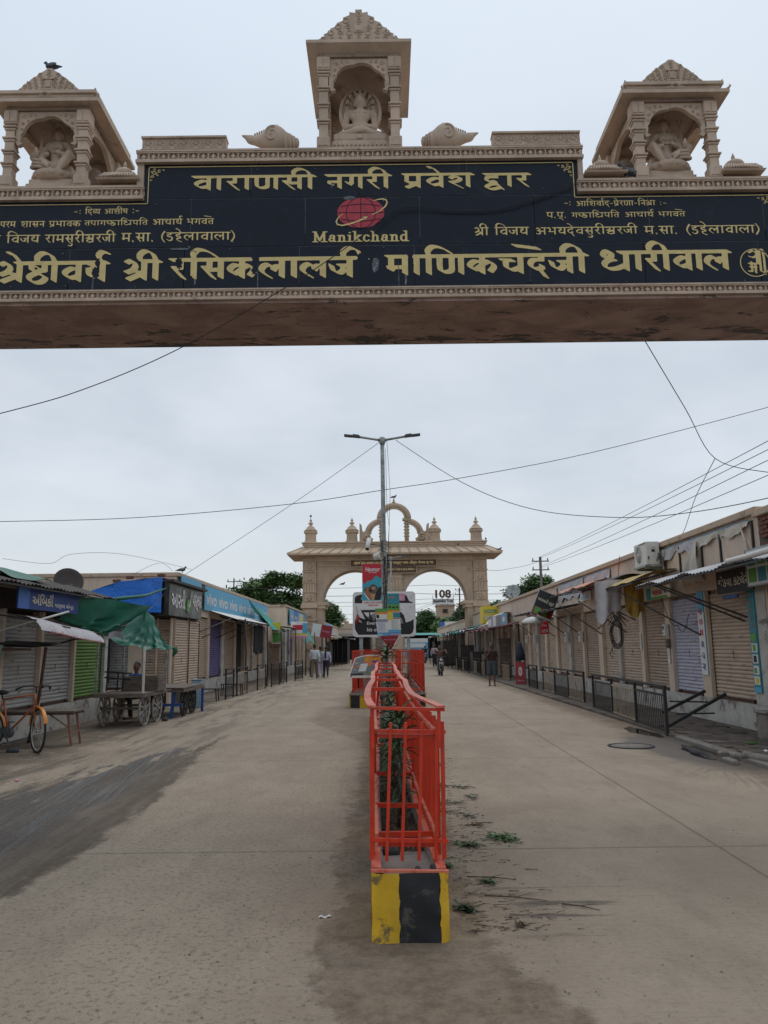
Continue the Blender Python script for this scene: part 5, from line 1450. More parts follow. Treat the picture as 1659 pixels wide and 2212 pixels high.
bn = banner('paper_banner', 'slanting green and white paper banner tied right of the lamp pole', (.04, 19.84, 1.86), .32, 1.08, .04,
 [(0, 1, .74, 1, 'teal'), (0, 1, .60, .74, 'green'), (0, 1, .56, .60, 'orange'), (.42, 1, .43, .55, 'teal'), (0, .38, .38, .56, 'yellow'), (0, 1, 0, .08, 'blue'), (0, 1, .08, .15, 'skyblue'), (.1, .3, .66, .7, 'black'), (.4, .6, .65, .69, 'black'), (.7, .86, .66, .7, 'black'), (.42, .98, .40, .42, 'brown')],
 [('91.9512262323', .02, .98, .015, .05, 'white'), ('સંપર્ક', .05, .6, .88, .05, 'orange'), ('શાળા પ્રવેશ', .1, .9, .79, .03, 'skyblue')])
for k in range(12): txt('શિક્ષણ સંસ્થા નગર' if k % 2 else 'વિદ્યાલય પ્રવેશ શરૂ', .15 + .03 * (k % 3), (.09 + .04 * (1 - (.37 - k * .018)), -.006, 1.08 * (.365 - k * .018)), XD, ZD, 'print_grey', bn, h=.013, bold=.03)
bn2 = banner('paper_banner', 'narrower slanting paper banner tied left of the lamp pole under the ice cream sign', (-.26, 19.85, 1.84), .3, .72, .06,
 [(0, 1, .87, 1, 'green'), (0, 1, .80, .87, 'orange'), (.05, .3, .66, .78, 'black'), (0, 1, 0, .16, 'skyblue'), (0, 1, .58, .61, 'navy'), (0, 1, .54, .56, 'navy')], [('98', .05, .4, .03, .05, 'white')])
for k in range(14): txt('પ્રવેશ ફોર્મ મળશે' if k % 2 else 'શાળા ધોરણ વર્ગ', .2, (.02 + .06 * (1 - (.5 - k * .024)), -.006, .72 * (.5 - k * .024)), XD, ZD, 'print_blue', bn2, h=.013, bold=.03)
# red torn pennant
t = thing('torn_pennant', 'torn triangular maroon banner hanging low on the lamp pole', 'banner', (0, 19.8, 1.5))
b = MB(); b.sheet(lambda u, v: (-.15 + .52 * u * (1 - v) + .30 * v, -.02 * math.sin(5 * u), .36 - .36 * v + .02 * u), 8, 6, .005); b.build('cloth', 'print_maroon', t)
b = MB(); b.tube([(.37, -.006, .38), (.26, -.01, .2), (.155, -.01, .0)], .012, 4); b.build('hem', 'print_white', t)
txt('જય માતાજી', .3, (-.04, -.032, .25), XD, ZD, 'print_pink', t, h=.05)
# orange event banner leaning on the island fence
t = thing('event_banner', 'wide orange and black event banner leaning on the railing left of the lamp pole', 'banner', (0, 20.4, .8))
def ob(u, v): return (-.98 + .17 * v + (.72 + .03 * v) * u, -.06 + .1 * v - .04 * math.sin(u * 3) , .01 + (.5 + .05 * u) * v + .06 * math.sin(u * PI) * v)
MB().sheet(ob, 14, 6, .006).build('sheet', 'print_white', t)
def on(u, v, d): p = ob(u, v); return (p[0], p[1] - d, p[2])
def patch(u0, u1, v0, v1, d, m): MB().grid(lambda u, v: on(u0 + (u1 - u0) * u, v0 + (v1 - v0) * v, d), 8, 3).build('print', 'print_' + m, t)
patch(.04, .97, .1, .95, .002, 'grey'); patch(.04, .97, .5, .95, .004, 'orange'); patch(.04, .4, .55, .95, .0055, 'grey'); patch(.3, .56, .28, .62, .008, 'white'); patch(.06, .95, .03, .1, .003, 'cream'); patch(.68, .86, .66, .76, .007, 'purple'); patch(.68, .86, .5, .58, .007, 'purple'); patch(.62, .8, .2, .26, .007, 'green'); patch(.06, .12, .03, .09, .005, 'red'); patch(.06, .5, .12, .2, .006, 'black')
for s, u, v, w, h, m in (('ભવ્ય', .1, .62, .2, .06, 'white'), ('Club Carnival', .38, .76, .3, .07, 'yellow'), ('ગરબા', .42, .62, .2, .04, 'pink'), ('9 x 9', .1, .5, .1, .04, 'red'), ('નવરાત્રી મહોત્સવ', .1, .36, .14, .03, 'white'), ('પ્રવેશ ફ્રી', .32, .5, .13, .02, 'blue'), ('પાસ મેળવવા', .32, .4, .13, .02, 'red'), ('ઇનામ', .7, .52, .1, .03, 'white')):
 o = on(u, v, .011); txt(s, w, o, XD, ZD, 'print_' + m, t, h=h, bold=.02)
# big rounded advertising board on two posts
t = thing('advert_board', 'large rounded black and white advert board with torn print behind the lamp pole', 'billboard', (-.035, 26.0, 0))
x0, x1, z0, z1 = -1.055, 1.055, 1.92, 3.42
def rr2(x0, x1, z0, z1, r, n=6):
 return rrect(x0, x1, z0, z1, r, n)
MB().prism(rr2(x0, x1, z0, z1, .12), lambda x, z, d: (x, d, z), .06, 0).build('panel', 'print_white', t)
body = rr2(x0 + .07, x1 - .07, z0 + .07, z1 - .07, .09)
poly(t, [(-.985, 3.04), (-.3, 3.04), (.985, 3.03), (.93, 3.07), (.84, 3.10), (.80, 3.2), (.76, 3.28), (.62, 3.35), (.3, 3.35), (-.8, 3.33), (-.93, 3.29), (-.985, 3.22)], -.002, 'black')
poly(t, [(.4, 3.35), (.34, 3.25), (.36, 3.16), (.44, 3.12), (.52, 3.11), (.7, 3.11), (.7, 3.35)], -.004, 'pink'); 
b = MB()
for k in range(6): b.beam((.40 + k * .035, -.0055, 3.32 - k * .01), (.42 + k * .04, -.0055, 3.13), .008, .001, up=(0, 1, 0))
b.build('print_stripes', 'print_white', t, kind='stuff')
b = MB(); b.tube([(-.72 + .05 * math.cos(a), -.004, 3.2 + .05 * math.sin(a)) for a in np.linspace(.4, 5.9, 12)], .006, 4); b.build('print', 'print_white', t)
# lower black shape with spiky crown
low = [(-.985, 2.48), (-.985, 2.2), (-.94, 2.1), (-.86, 1.99), (.86, 1.99), (.95, 2.06), (.985, 2.2), (.985, 2.5), (.9, 2.44), (.72, 2.38), (.70, 2.5), (.66, 2.62), (.58, 2.72), (.52, 2.76), (.45, 2.72), (.40, 2.55), (.3, 2.5), (0, 2.5), (-.25, 2.42), (-.45, 2.38), (-.62, 2.36), (-.85, 2.42)]
poly(t, low, -.002, 'black')
for a, c, e in (((-.80, 2.86), (-.55, 2.3), (-.36, 2.34)), ((-.52, 2.80), (-.48, 2.35), (-.30, 2.35)), ((-.22, 2.84), (-.36, 2.35), (-.18, 2.35)), ((-.92, 2.60), (-.65, 2.3), (-.5, 2.45))):
 poly(t, [a, c, e], -.0045, 'black')
poly(t, [(-.62, 2.55), (-.3, 2.72), (-.1, 2.5), (-.5, 2.38)], -.003, 'grey'); poly(t, [(.5, 2.6), (.6, 2.5), (.64, 2.35), (.5, 2.35)], -.004, 'grey')
txt('Everyone', .62, (-.58, -.007, 2.29), XD, ZD, 'print_white', t, h=.14, bold=.02)
txt('his own', .52, (-.58, -.007, 2.10), XD, ZD, 'print_white', t, h=.125, bold=.02)
txt('the', .26, (.28, -.007, 2.29), XD, ZD, 'print_white', t, h=.11, bold=.02); txt('maker', .4, (.18, -.007, 2.1), XD, ZD, 'print_white', t, h=.11, bold=.02)
b = MB(); q = 0
for k in range(26):
 a = Vector((random.uniform(.55, .95), 0, random.uniform(2.5, 3.0))) if k % 2 else Vector((random.uniform(-.95, -.2), 0, random.uniform(2.6, 3.0))); q += 1
 c = a + Vector((random.uniform(-.06, .06), 0, random.uniform(-.08, .08)))
 b.add([(a.x, -.003 - q * 5e-5, a.z), (a.x + .012, -.003 - q * 5e-5, a.z), (c.x + .008, -.003 - q * 5e-5, c.z), (c.x, -.003 - q * 5e-5, c.z)], [(0, 1, 2, 3)])
b.build('torn_scraps', 'print_grey', t, kind='stuff')
for x in (-.78, .80): MB().cyl((x, .1, .3), (x, .1, 2.6), .06, n=12).build('post', 'galv', t)
t2 = thing('red_cloth', 'small red cloth tied to the upper left of the advert board', 'cloth', (-.95, 25.9, 2.35))
b = MB(); b.tube([(0, 0, .6), (.0, -.01, .45), (.03, -.01, .3)], .008, 4); b.tube([(.03, -.01, .32), (.04, -.02, .2), (0, -.01, .06), (-.04, 0, -.02)], [.02, .07, .055, .012], 7); b.build('cloth', 'print_maroon', t2)
# ------------------------------------------------------------------ shop rows
mat('plaster_pink', (.60, .47, .37), .9, .14, 1.6, dirt=(.14, .11, .09), da=.6, ds=1.6, dt=.57, bump=.25, bs=22, streak=.35)
mat('plaster_cream', (.60, .49, .38), .9, .12, 1.6, dirt=(.17, .135, .11), da=.5, ds=1.8, dt=.58, bump=.25, bs=22, streak=.35)
mat('plaster_white', (.47, .45, .41), .9, .2, 2.5, dirt=(.12, .095, .075), da=.8, ds=2.2, dt=.52, bump=.4, bs=18, bd=.01)
mat('coping', (.50, .38, .28), .9, .15, 3, dirt=(.09, .075, .06), da=.6, ds=3, dt=.55, bump=.3)
mat('interior_dark', (.03, .025, .022), .9, .3, 2)
def shm(name, c, d=(.07, .05, .04), da=.55): return mat(name, c, .6, .13, 2.5, dirt=d, da=da, ds=4, dt=.55, bump=.1, stretch=(.6, 1, 2.2), spec=.35)
shm('shutter_beige', (.46, .355, .27)); shm('shutter_white', (.40, .39, .37), (.09, .075, .06), .8); shm('shutter_lavender', (.43, .42, .50)); shm('shutter_green', (.13, .24, .05)); shm('shutter_purple', (.125, .10, .26)); shm('shutter_brown', (.36, .27, .205)); shm('shutter_grey', (.33, .32, .31))
mat('rust', (.085, .04, .025), .85, .4, 12, dirt=(.02, .015, .012), da=.7, ds=8, dt=.5, bump=.4)
mat('iron_black', (.022, .021, .022), .6, .3, 8, dirt=(.09, .045, .03), da=.4, ds=14, dt=.6, bump=.2)
mat('sheet_metal', (.30, .31, .33), .5, .25, 3, dirt=(.13, .07, .045), da=.7, ds=2, dt=.55, bump=.15, metal=.3)
mat('sheet_dark', (.06, .05, .045), .8, .3, 3, dirt=(.13, .06, .04), da=.6, ds=2, dt=.55, bump=.2)
mat('sheet_orange', (.52, .22, .13), .7, .15, 3, dirt=(.2, .09, .06), da=.5, ds=3, dt=.55, bump=.15)
mat('sheet_yellow', (.40, .27, .07), .7, .2, 3, dirt=(.15, .1, .05), da=.5, ds=3, dt=.55, bump=.15)
mat('cloth_white', (.50, .48, .50), .9, .12, 3, dirt=(.22, .2, .19), da=.5, ds=3, dt=.52, bump=.5, bs=7, bd=.03)
mat('cloth_cream', (.55, .50, .42), .8, .12, 3, dirt=(.25, .22, .18), da=.5, ds=3, dt=.55, bump=.4, bs=7, bd=.03)
mat('cloth_yellow', (.38, .235, .05), .9, .15, 3, dirt=(.17, .1, .04), da=.5, ds=3, dt=.55, bump=.5, bs=7, bd=.03)
mat('tarp_green', (.003, .115, .07), .5, .3, 1.5, dirt=(.01, .06, .04), da=.3, ds=2, dt=.52, bump=.45, bs=5, bd=.03)
mat('tarp_blue', (.012, .17, .68), .35, .2, 1.5, dirt=(.10, .30, .62), da=.4, ds=3, dt=.56, bump=1, bs=4, bd=.06)
mat('tarp_teal', (.01, .24, .20), .55, .2, 1.5, bump=.5, bs=5, bd=.03)
mat('cloth_maroon', (.13, .02, .03), .85, .2, 3, bump=.4)
mat('cloth_dark', (.010, .010, .014), .9, .3, 5, bump=.4)
mat('wood_old', (.16, .125, .10), .85, .35, 3, dirt=(.05, .04, .03), da=.6, ds=4, dt=.5, bump=.4, bs=20, stretch=(1, 1, 4))
mat('paint_green_old', (.17, .24, .20), .7, .3, 4, dirt=(.12, .06, .04), da=.7, ds=6, dt=.5, bump=.2)
mat('brick', (.17, .06, .04), .9, .3, 8, dirt=(.12, .06, .045), da=.5, ds=14, dt=.55, bump=.5)
mat('mortar', (.10, .085, .075), .95, .3, 5, bump=.6)
SLAT = {}
def slat_mesh(w, m, p=.075):
 k = (round(w, 2), m)
 if k not in SLAT:
  prof = [(.0, 0), (-.012, .012), (-.019, .03), (-.016, .05), (-.004, .066), (.0, p - .001)]
  b = MB(); P = [(x, y, z) for x in (0, w) for y, z in prof] + [(x, .006, z) for x in (0, w) for z in (0, p - .001)]
  n = len(prof); b.add(P, [(i, n + i, n + i + 1, i + 1) for i in range(n - 1)] + [(n - 1, 2 * n - 1, 2 * n + 3, 2 * n + 1), (0, 2 * n, 2 * n + 2, n)])
  for i in range(n - 1): b.sm.add(i)
  SLAT[k] = b.mesh('slat', m)
 return SLAT[k]
def shutter(root, x0, x1, z0, z1, m, y=.1, individual=True, holes=0):
 w = x1 - x0
 s = MB()
 s.box(-.03, .0, -.03, .03, 0, z1 - z0); s.box(w, w + .03, -.03, .03, 0, z1 - z0)
 o = s.build('shutter', 'iron_black' if random.random() < .3 else m, root, (x0, y, z0))
 b = MB(); b.box(.005, w - .005, -.028, .012, .0, .05); b.box(.01, w - .01, -.045, -.015, -.004, .02)
 for q in (.12, .88): b.cbox((w * q, -.04, .04), (.08, .05, .05)); b.cbox((w * q + .03, -.06, .01), (.03, .03, .07))
 b.build('bottom_rail', 'rust', o)
 p = .075; n = int((z1 - z0 - .05) / p)
 if individual:
  me = slat_mesh(w - .006, m)
  for k in range(n): link('slat', me, o, (.003, random.uniform(-.001, .001), .05 + k * p))
 else:
  b = MB(); prof = [(0, 0), (-.018, .03), (-.0, .07)]
  P = []; F = []
  for k in range(n):
   o_ = len(P)
   P += [(x, yy_, .05 + k * p + zz_) for x in (.003, w - .003) for yy_, zz_ in prof]
   F += [(o_, o_ + 3, o_ + 4, o_ + 1), (o_ + 1, o_ + 4, o_ + 5, o_ + 2)]
   if k < n - 1: F.append((o_ + 2, o_ + 5, o_ + 9, o_ + 6))
  b.add(P, F); b.build('slats', m, o, kind='stuff')
 b = MB(); cx, cz = w * .48, (z1 - z0) * .42
 b.tube([(cx, -.03, cz), (cx + .03, -.035, cz + .04), (cx + .04, -.03, cz - .02), (cx + .035, -.03, cz - .12)], .005, 4); b.build('pull_handle', 'rust', o)
 return o
def shop(name, label, loc, rot, L, H, bays, zp=.5, zs=2.65, depth=4.0, mw='plaster_pink', mp='plaster_white', near=lambda x: True, end0=True):
 t = thing(name, label, 'shop row', loc, rot)
 b = MB(); b.box(0, L, .2, depth, 0, H - .002); b.build('wall', mw, t)
 b = MB(); b.box(.002, L - .002, 0, .198, zs + .001, H - .13); b.build('fascia', mw, t)
 b = MB(); b.bbox(-.06, L + .06, -.09, depth + .05, H - .128, H, .012); b.build('coping', 'coping', t)
 b = MB(); b.grid(lambda u, v: (L * u, -.0 - .02 * (1 - v) + .006 * math.sin(60 * u * v), zp * v), int(L * 3), 3, False)
 b.add([(0, -.0, zp), (L, -.0, zp), (L, .199, zp), (0, .199, zp)], [(0, 1, 2, 3)]); b.add([(0, -.02, 0), (0, 0, zp), (0, .199, zp), (0, .199, 0)], [(0, 1, 2, 3)]); b.add([(L, -.02, 0), (L, .199, 0), (L, .199, zp), (L, 0, zp)], [(0, 1, 2, 3)])
 b.build('plinth', mp, t)
 xs = 0.0
 for (x0, x1, m) in bays + [(L - .001, L, None)]:
  if x0 - xs > .02:
   b = MB(); b.box(xs + .001, x0 - .001, random.uniform(-.012, .0), .199, zp + .001, zs); b.build('pilaster', 'plaster_cream' if random.random() < .6 else mp, t)
  xs = x1
  if m is None: continue
  if m == 'open':
   b = MB(); b.box(x0, x1, .18, .199, zp + .002, zs); b.build('dark_opening', 'interior_dark', t)
  else: shutter(t, x0, x1, zp + .004, zs, m, individual=near(x0))
 return t
RX, RE = 6.6, 58.5
def rb(y0, y1): return (RE - y1, RE - y0)
rbays = [(14.07, 15.94, 'shutter_beige'), (16.36, 18.0, 'shutter_lavender'), (18.33, 19.96, 'shutter_brown'), (20.21, 21.97, 'shutter_beige'), (22.22, 23.73, 'shutter_beige'), (24.17, 25.9, 'shutter_brown'), (26.14, 27.8, 'shutter_brown'), (28.15, 29.9, 'shutter_beige'), (30.3, 31.9, 'shutter_beige'), (32.3, 33.8, 'shutter_brown'), (34.2, 35.6, 'shutter_beige'), (36, 37.7, 'shutter_beige'), (38.2, 39.8, 'open'), (40.2, 41.8, 'shutter_beige'), (42.2, 43.7, 'shutter_grey'), (44.1, 45.6, 'shutter_beige'), (46, 47.6, 'shutter_brown'), (48, 49.6, 'shutter_beige'), (50, 51.6, 'open'), (52, 53.6, 'shutter_beige'), (54, 55.6, 'shutter_beige'), (56, 57.8, 'shutter_grey')]
rrow = shop('shop_building', 'long pink plaster shop row on the right, closed roller shutters, torn hoarding', (RX, RE, 0), R(-90), RE - 13.42, 3.96,
   sorted([(*rb(a, c), m) for a, c, m in rbays]), near=lambda x: x > RE - 27)
# near end bay belonging to the next building, with exposed brick edge
nb = shop('shop_building', 'brick edged shop at the near right end, beside the long row, with a pale shutter', (RX, 13.40, 0), R(-90), 4.4, 3.9, [(.05 + .02, 1.6, 'shutter_white'), (1.9, 3.6, 'shutter_beige')], mw='mortar')
brm = MB().bbox(0, .21, -.02, .08, 0, .062, .005).mesh('brick', 'brick')
for k in range(15):
 for j in range(3):
  if random.random() < .12: continue
  link('brick', brm, nb, (.16 + j * .225 + (k % 2) * .1 - .1, -.03, 2.72 + k * .073), (0, 0, random.uniform(-.04, .04)))
def RP(y, d, z=0): return (RX - d, y, z)     # d metres out from the right wall
def LP(y, d, z=0): return (-6.8 + d, y, z)
ROTR, ROTL = R(-90), R(90)
# --- right fascia: torn hoarding remains, battens
t = thing('torn_hoarding', 'torn white vinyl hoarding hanging from battens on the right parapet', 'hoarding', (RX, 20.0, 0), ROTR)
# local x = 20 - Y
for x in (6.35, 5.0, 4.1, 2.9, 1.75, -2.6, -4.2, -6.0, -8, -9.5): b = MB(); b.box(x, x + .05, -.035, -.002, 3.0 if x > 1 else 3.15, 3.72); b.build('batten', 'iron_black', t)
b = MB(); b.box(1.6, 6.4, -.03, -.002, 3.722, 3.75); b.build('batten', 'iron_black', t)
def vin(x0, x1, prof, y=-.045, name='vinyl', m='cloth_cream'):
 """strip hanging from z 3.74 with ragged lower edge prof(u)"""
 MB().sheet(lambda u, v: (x0 + (x1 - x0) * u, y - .02 * math.sin(9 * u) * v - .015 * math.sin(17 * u + 4 * v), 3.76 - prof(u) * v), 24, 5, .004).build(name, m, t)
vin(3.95, 6.3, lambda u: .16 + .05 * math.sin(11 * u) + .02 * math.sin(31 * u), m='cloth_cream')
vin(1.65, 3.9, lambda u: .30 + .16 * math.sin(5 * u + 2) + .05 * math.sin(23 * u), m='cloth_white')
vin(1.65, 2.1, lambda u: .75 - .3 * u, y=-.06)
vin(-9, -5.5, lambda u: .55 + .06 * math.sin(19 * u), m='cloth_white'); vin(-4.9, -2.4, lambda u: .35 + .15 * math.sin(13 * u), m='cloth_white')
for a, c in ((1.6, 6.2), (-9, -2.5)): MB().box(a, c, -.02, -.004, 3.765, 3.79).build('blue_edge', 'print_skyblue', t)
b = MB(); b.sheet(lambda u, v: (4.0 + .05 * math.sin(6 * v) + (u - .5) * (.04 + .75 * v) - .18 * v, -.08 - .1 * math.sin(PI * v) - .07 * math.cos(9 * u) * v, 3.7 - .86 * v), 14, 14, .005)
b.build('hanging_flap', 'cloth_cream', t)
b = MB(); b.tube([(6.0, -.05, 3.7), (6.25, -.1, 3.4), (6.3, -.06, 3.1), (6.28, -.06, 2.9)], .025, 5); b.tube([(5.1, -.05, 3.7), (5.3, -.05, 3.3), (5.42, -.06, 3.05)], .006, 4); b.build('loose_strip', 'cloth_cream', t)
# --- AC unit
t = thing('ac_unit', 'white outdoor air conditioner unit bracketed to the right parapet', 'air conditioner', (RX, 18.42, 3.42), ROTR)
b = MB(); b.bbox(-.43, .43, -.45, -.13, .0, .55, .012); b.build('casing', 'white_plastic', t)
b = MB()
for r in (.06, .10, .14, .18, .215): b.tube([(-.1 + r * math.cos(a), -.458, .28 + r * math.sin(a)) for a in np.linspace(0, 2 * PI, 21)[:-1]], .006, 4, closed=True)
for k in range(8): a = k * PI / 4; b.tube([(-.1 + .03 * math.cos(a), -.459, .28 + .03 * math.sin(a)), (-.1 + .225 * math.cos(a), -.459, .28 + .225 * math.sin(a))], .004, 4)
b.build('fan_grille', 'white_plastic', t)
b = MB(); b.lathe([(.2, 0), (.2, .004), (.03, .006)], n=20); b.xf(0, Matrix.Translation((-.1, -.4515, .28)) @ Matrix.Rotation(R(90), 4, 'X')); b.build('fan', 'galv_dark', t)
b = MB(); b.cyl((-.1, -.47, .28), (-.1, -.455, .28), .035); b.box(.4305, .437, -.35, -.22, .38, .50); b.box(.4305, .45, -.30, -.22, .41, .44); b.build('service_cover', 'white_plastic', t)
b = MB(); b.box(.431, .434, -.32, -.24, .3, .36); b.box(.431, .434, -.41, -.38, .12, .2); b.box(-.05, .4, -.4585, -.456, .5, .52); b.build('badge', 'black_plastic', t)
b = MB()
for k in range(4): b.tube([(.435, -.22 + k * .03, .1 + .05 * k), (.52, -.2, .14 + .04 * k), (.56, -.12, .05 * k), (.5, -.02, .1)], .012, 5)
b.build('pipes', 'galv_dark', t)
b = MB(); b.box(-.46, .46, -.48, -.08, -.045, -.003); b.box(.3, .34, -.45, -.0, -.09, -.046); b.box(-.3, -.26, -.45, -.0, -.09, -.046); b.build('bracket', 'galv', t)
# --- awnings on the right
def awn(name, label, side, y0, y1, d0, d1, z0, z1, m, sag=.0, corr=0, wav=.0, frame=True, frm='iron_black', cat='awning'):
 """sheet from wall (d0,z0) to outer edge (d1,z1)"""
 W_ = RP if side > 0 else LP
 t = thing(name, label, cat, W_((y0 + y1) / 2, 0), 0)
 c = W_((y0 + y1) / 2, 0)
 def fn(u, v):
  y = y0 + (y1 - y0) * (u if side > 0 else 1 - u); d = d0 + (d1 - d0) * v
  z = z0 + (z1 - z0) * v - sag * math.sin(PI * v) + corr * math.sin(y * 42) + wav * math.sin(y * 3.1 + v) * v + .012 * math.sin(y * 7 + 2)
  p = W_(y, d, z); return (p[0] - c[0], p[1] - c[1], p[2])
 n = max(10, int((y1 - y0) * (26 if corr else 8)))
 MB().sheet(fn, n, 6, .004).build('sheet', m, t)
 if frame:
  b = MB()
  for y in np.linspace(y0 + .08, y1 - .08, max(2, int((y1 - y0) / 1.3) + 1)):
   p, q = W_(y, d0, z0 - .04), W_(y, d1 - .02, z1 - .04); b.beam((p[0] - c[0], y - c[1], p[2]), (q[0] - c[0], y - c[1], q[2]), .025)
  for d, z in ((d1 - .03, z1 - .045), (d0 + .02, z0 - .045)):
   p, q = W_(y0, d, z), W_(y1, d, z); b.beam((p[0] - c[0], p[1] - c[1], p[2]), (q[0] - c[0], q[1] - c[1], q[2]), .03)
  b.build('frame', frm, t)
 return t
def strut(side, y0, d0, z0, y1, d1, z1, label, par=None, r=.018, m='iron_black'):
 W_ = RP if side > 0 else LP
 b = MB(); b.tube([W_(y0, d0, z0), W_(y1, d1, z1)], r, 6); b.build('awning_strut', m, None, label=label, cat='strut', group='awning struts')
awn('corrugated_awning', 'long corrugated tin awning, nearest on the right, under the torn hoarding', 1, 10.0, 17.1, .03, 1.05, 3.12, 2.84, 'sheet_metal', corr=.012, wav=.03)
t = thing('white_pipe', 'pale plastic pipe resting along the edge of the nearest corrugated awning', 'pipe', (5.55, 11.0, 2.9)); b = MB(); b.tube([(0, -1.2, .03), (.02, .6, .0), (.04, 1.5, -.0)], .045, 10); b.build('pipe_body', 'white_plastic', t)
awn('yellow_awning', 'curved awning, white on top and yellow beneath, under the air conditioner', 1, 17.2, 19.9, .05, 1.1, 3.25, 2.97, 'sheet_yellow', sag=-.08)
awn('orange_awning', 'scalloped orange sheet awning halfway along the right row', 1, 21.0, 25.6, .05, 1.15, 3.35, 3.18, 'sheet_orange', sag=-.1, wav=.02)
awn('black_awning', 'dark sagging sheet behind the white hanging rag', 1, 19.3, 21.0, .05, 1.0, 3.3, 3.12, 'sheet_dark', sag=-.12)
awn('grey_awning', 'thin grey sheet awning between the orange awning and the leaning brown sign', 1, 25.8, 30.0, .05, .9, 2.95, 2.8, 'sheet_dark', corr=.01)
awn('dark_awning', 'dark awning under the parapet beside the grey poster boards', 1, 31, 36, .05, .8, 3.0, 2.9, 'sheet_dark')
awn('curved_awning', 'curved white metal awning, further along the right row beside the yellow box', 1, 40.5, 44.5, .05, .9, 3.3, 2.75, 'white_plastic', sag=-.2)
awn('maroon_awning', 'faded maroon cloth awning over the right footway beyond the standing man', 1, 36.5, 46, .3, 1.7, 2.7, 2.35, 'cloth_maroon', sag=.05, wav=.05)
awn('rag_awning', 'white and grey rag awnings near the right leg of the far gate', 1, 46.5, 52, .2, 1.8, 2.9, 2.5, 'cloth_white', sag=.1, wav=.08)
t_ = awn('green_awning', 'green tarpaulin bundled over the stall next to the right leg of the far gate', 1, 52.3, 58, .2, 1.9, 3.0, 2.45, 'tarp_teal', sag=.15, wav=.1)
strut(1, 14.1, .03, 2.05, 16.0, 1.0, 2.82, 'double black strut across the beige shutter between the two poster pillars'); strut(1, 14.2, .03, 1.98, 16.1, 1.0, 2.8, 'lower twin of the double black strut across the beige shutter')
strut(1, 16.2, .03, 1.75, 18.6, 1.0, 2.85, 'black strut crossing the lavender shutter')
for y, lb in ((21.2, 'black strut behind the hanging cable coil'), (23.7, 'black strut under the orange awning'), (26.1, 'black strut under the grey awning'), (28.1, 'black strut beside the leaning brown sign'), (30.2, 'black strut by the red machine sign'), (34, 'black strut beyond the standing man')):
 strut(1, y, .03, 1.9, y + 1.6, .9, 2.85, lb)
# hanging cloths and cable coil
t = thing('hanging_cloth', 'white cloth hanging from the dark sheet awning on the right', 'cloth', (5.58, 19.3, 2.0))
b = MB(); b.sheet(lambda u, v: (-.33 + .72 * u * (1 - .12 * v) + .0 * v, .05 * math.sin(7 * u + 2 * v) + .04 * math.sin(13 * u), 1.14 + .05 * u - (.86 + .26 * max(0, 1 - abs(u - .22) * 4) - .12 * u) * v), 18, 12, .006); b.build('cloth', 'cloth_white', t)
t = thing('hanging_cloth', 'mustard cloth hanging to the side of the white cloth under the yellow awning', 'cloth', (6.2, 19.2, 2.3))
b = MB(); b.sheet(lambda u, v: (-.26 + .52 * u * (1 - .15 * v) + .04 * v, .05 * math.sin(9 * u) + .04 * math.sin(14 * u + 3 * v), .82 - (.82 - .08 * math.cos(7 * u)) * v), 16, 10, .006); b.build('cloth', 'cloth_yellow', t)
t = thing('cable_coil', 'bundle of coiled black cables hanging below the white and mustard cloths', 'cable', (5.75, 19.35, 1.45), R(80))
b = MB()
for k in range(7): b.tube([(.02 * math.cos(a + k), (.17 - .012 * k) * math.cos(a) + random.uniform(-.01, .01), .38 + (.36 - .02 * k) * math.sin(a)) for a in np.linspace(0, 2 * PI, 17)[:-1]], .008, 5, closed=True)
for k in range(9): a = random.uniform(-.5, .5); b.tube([(0, .05 - .02 * k, .72), (.02, .15 * a, .85 + .1 * random.random()), (.03, a, .5 + .4 * random.random())], .01, 4)
b.tube([(0, 0, .7), (.05, .1, 1.1), (.1, .2, 1.5)], .014, 5); b.tube([(0, .1, .1), (.02, .2, -.1), (.0, .12, -.2)], .01, 4)
b.build('coil', 'cable', t)
def cable_run(name, label, pts, r=.008, m='cable', group=None, sagn=8):
 P = []
 for a, c in zip(pts[:-1], pts[1:]):
  for k in range(sagn):
   u = k / sagn; p = Vector(a[:3]).lerp(Vector(c[:3]), u); s = a[3] if len(a) > 3 else 0
   p.z -= s * 4 * u * (1 - u); P.append(p)
 P.append(Vector(pts[-1][:3]))
 return MB().tube(P, r, 5).build(name, m, None, label=label, cat='cable', group=group)
cable_run('drop_cable', 'cable looping from the mustard cloth down to the meter box', [(6.5, 18.3, 2.9, .3), (6.5, 17.3, 2.0, .25), (6.45, 16.5, 2.2)])
cable_run('drop_cable', 'cable pair draped over the parapet between the air conditioner and orange awning', [(6.45, 21, 3.97, .0), (6.45, 21.3, 3.3, .1), (6.45, 21, 2.8)])
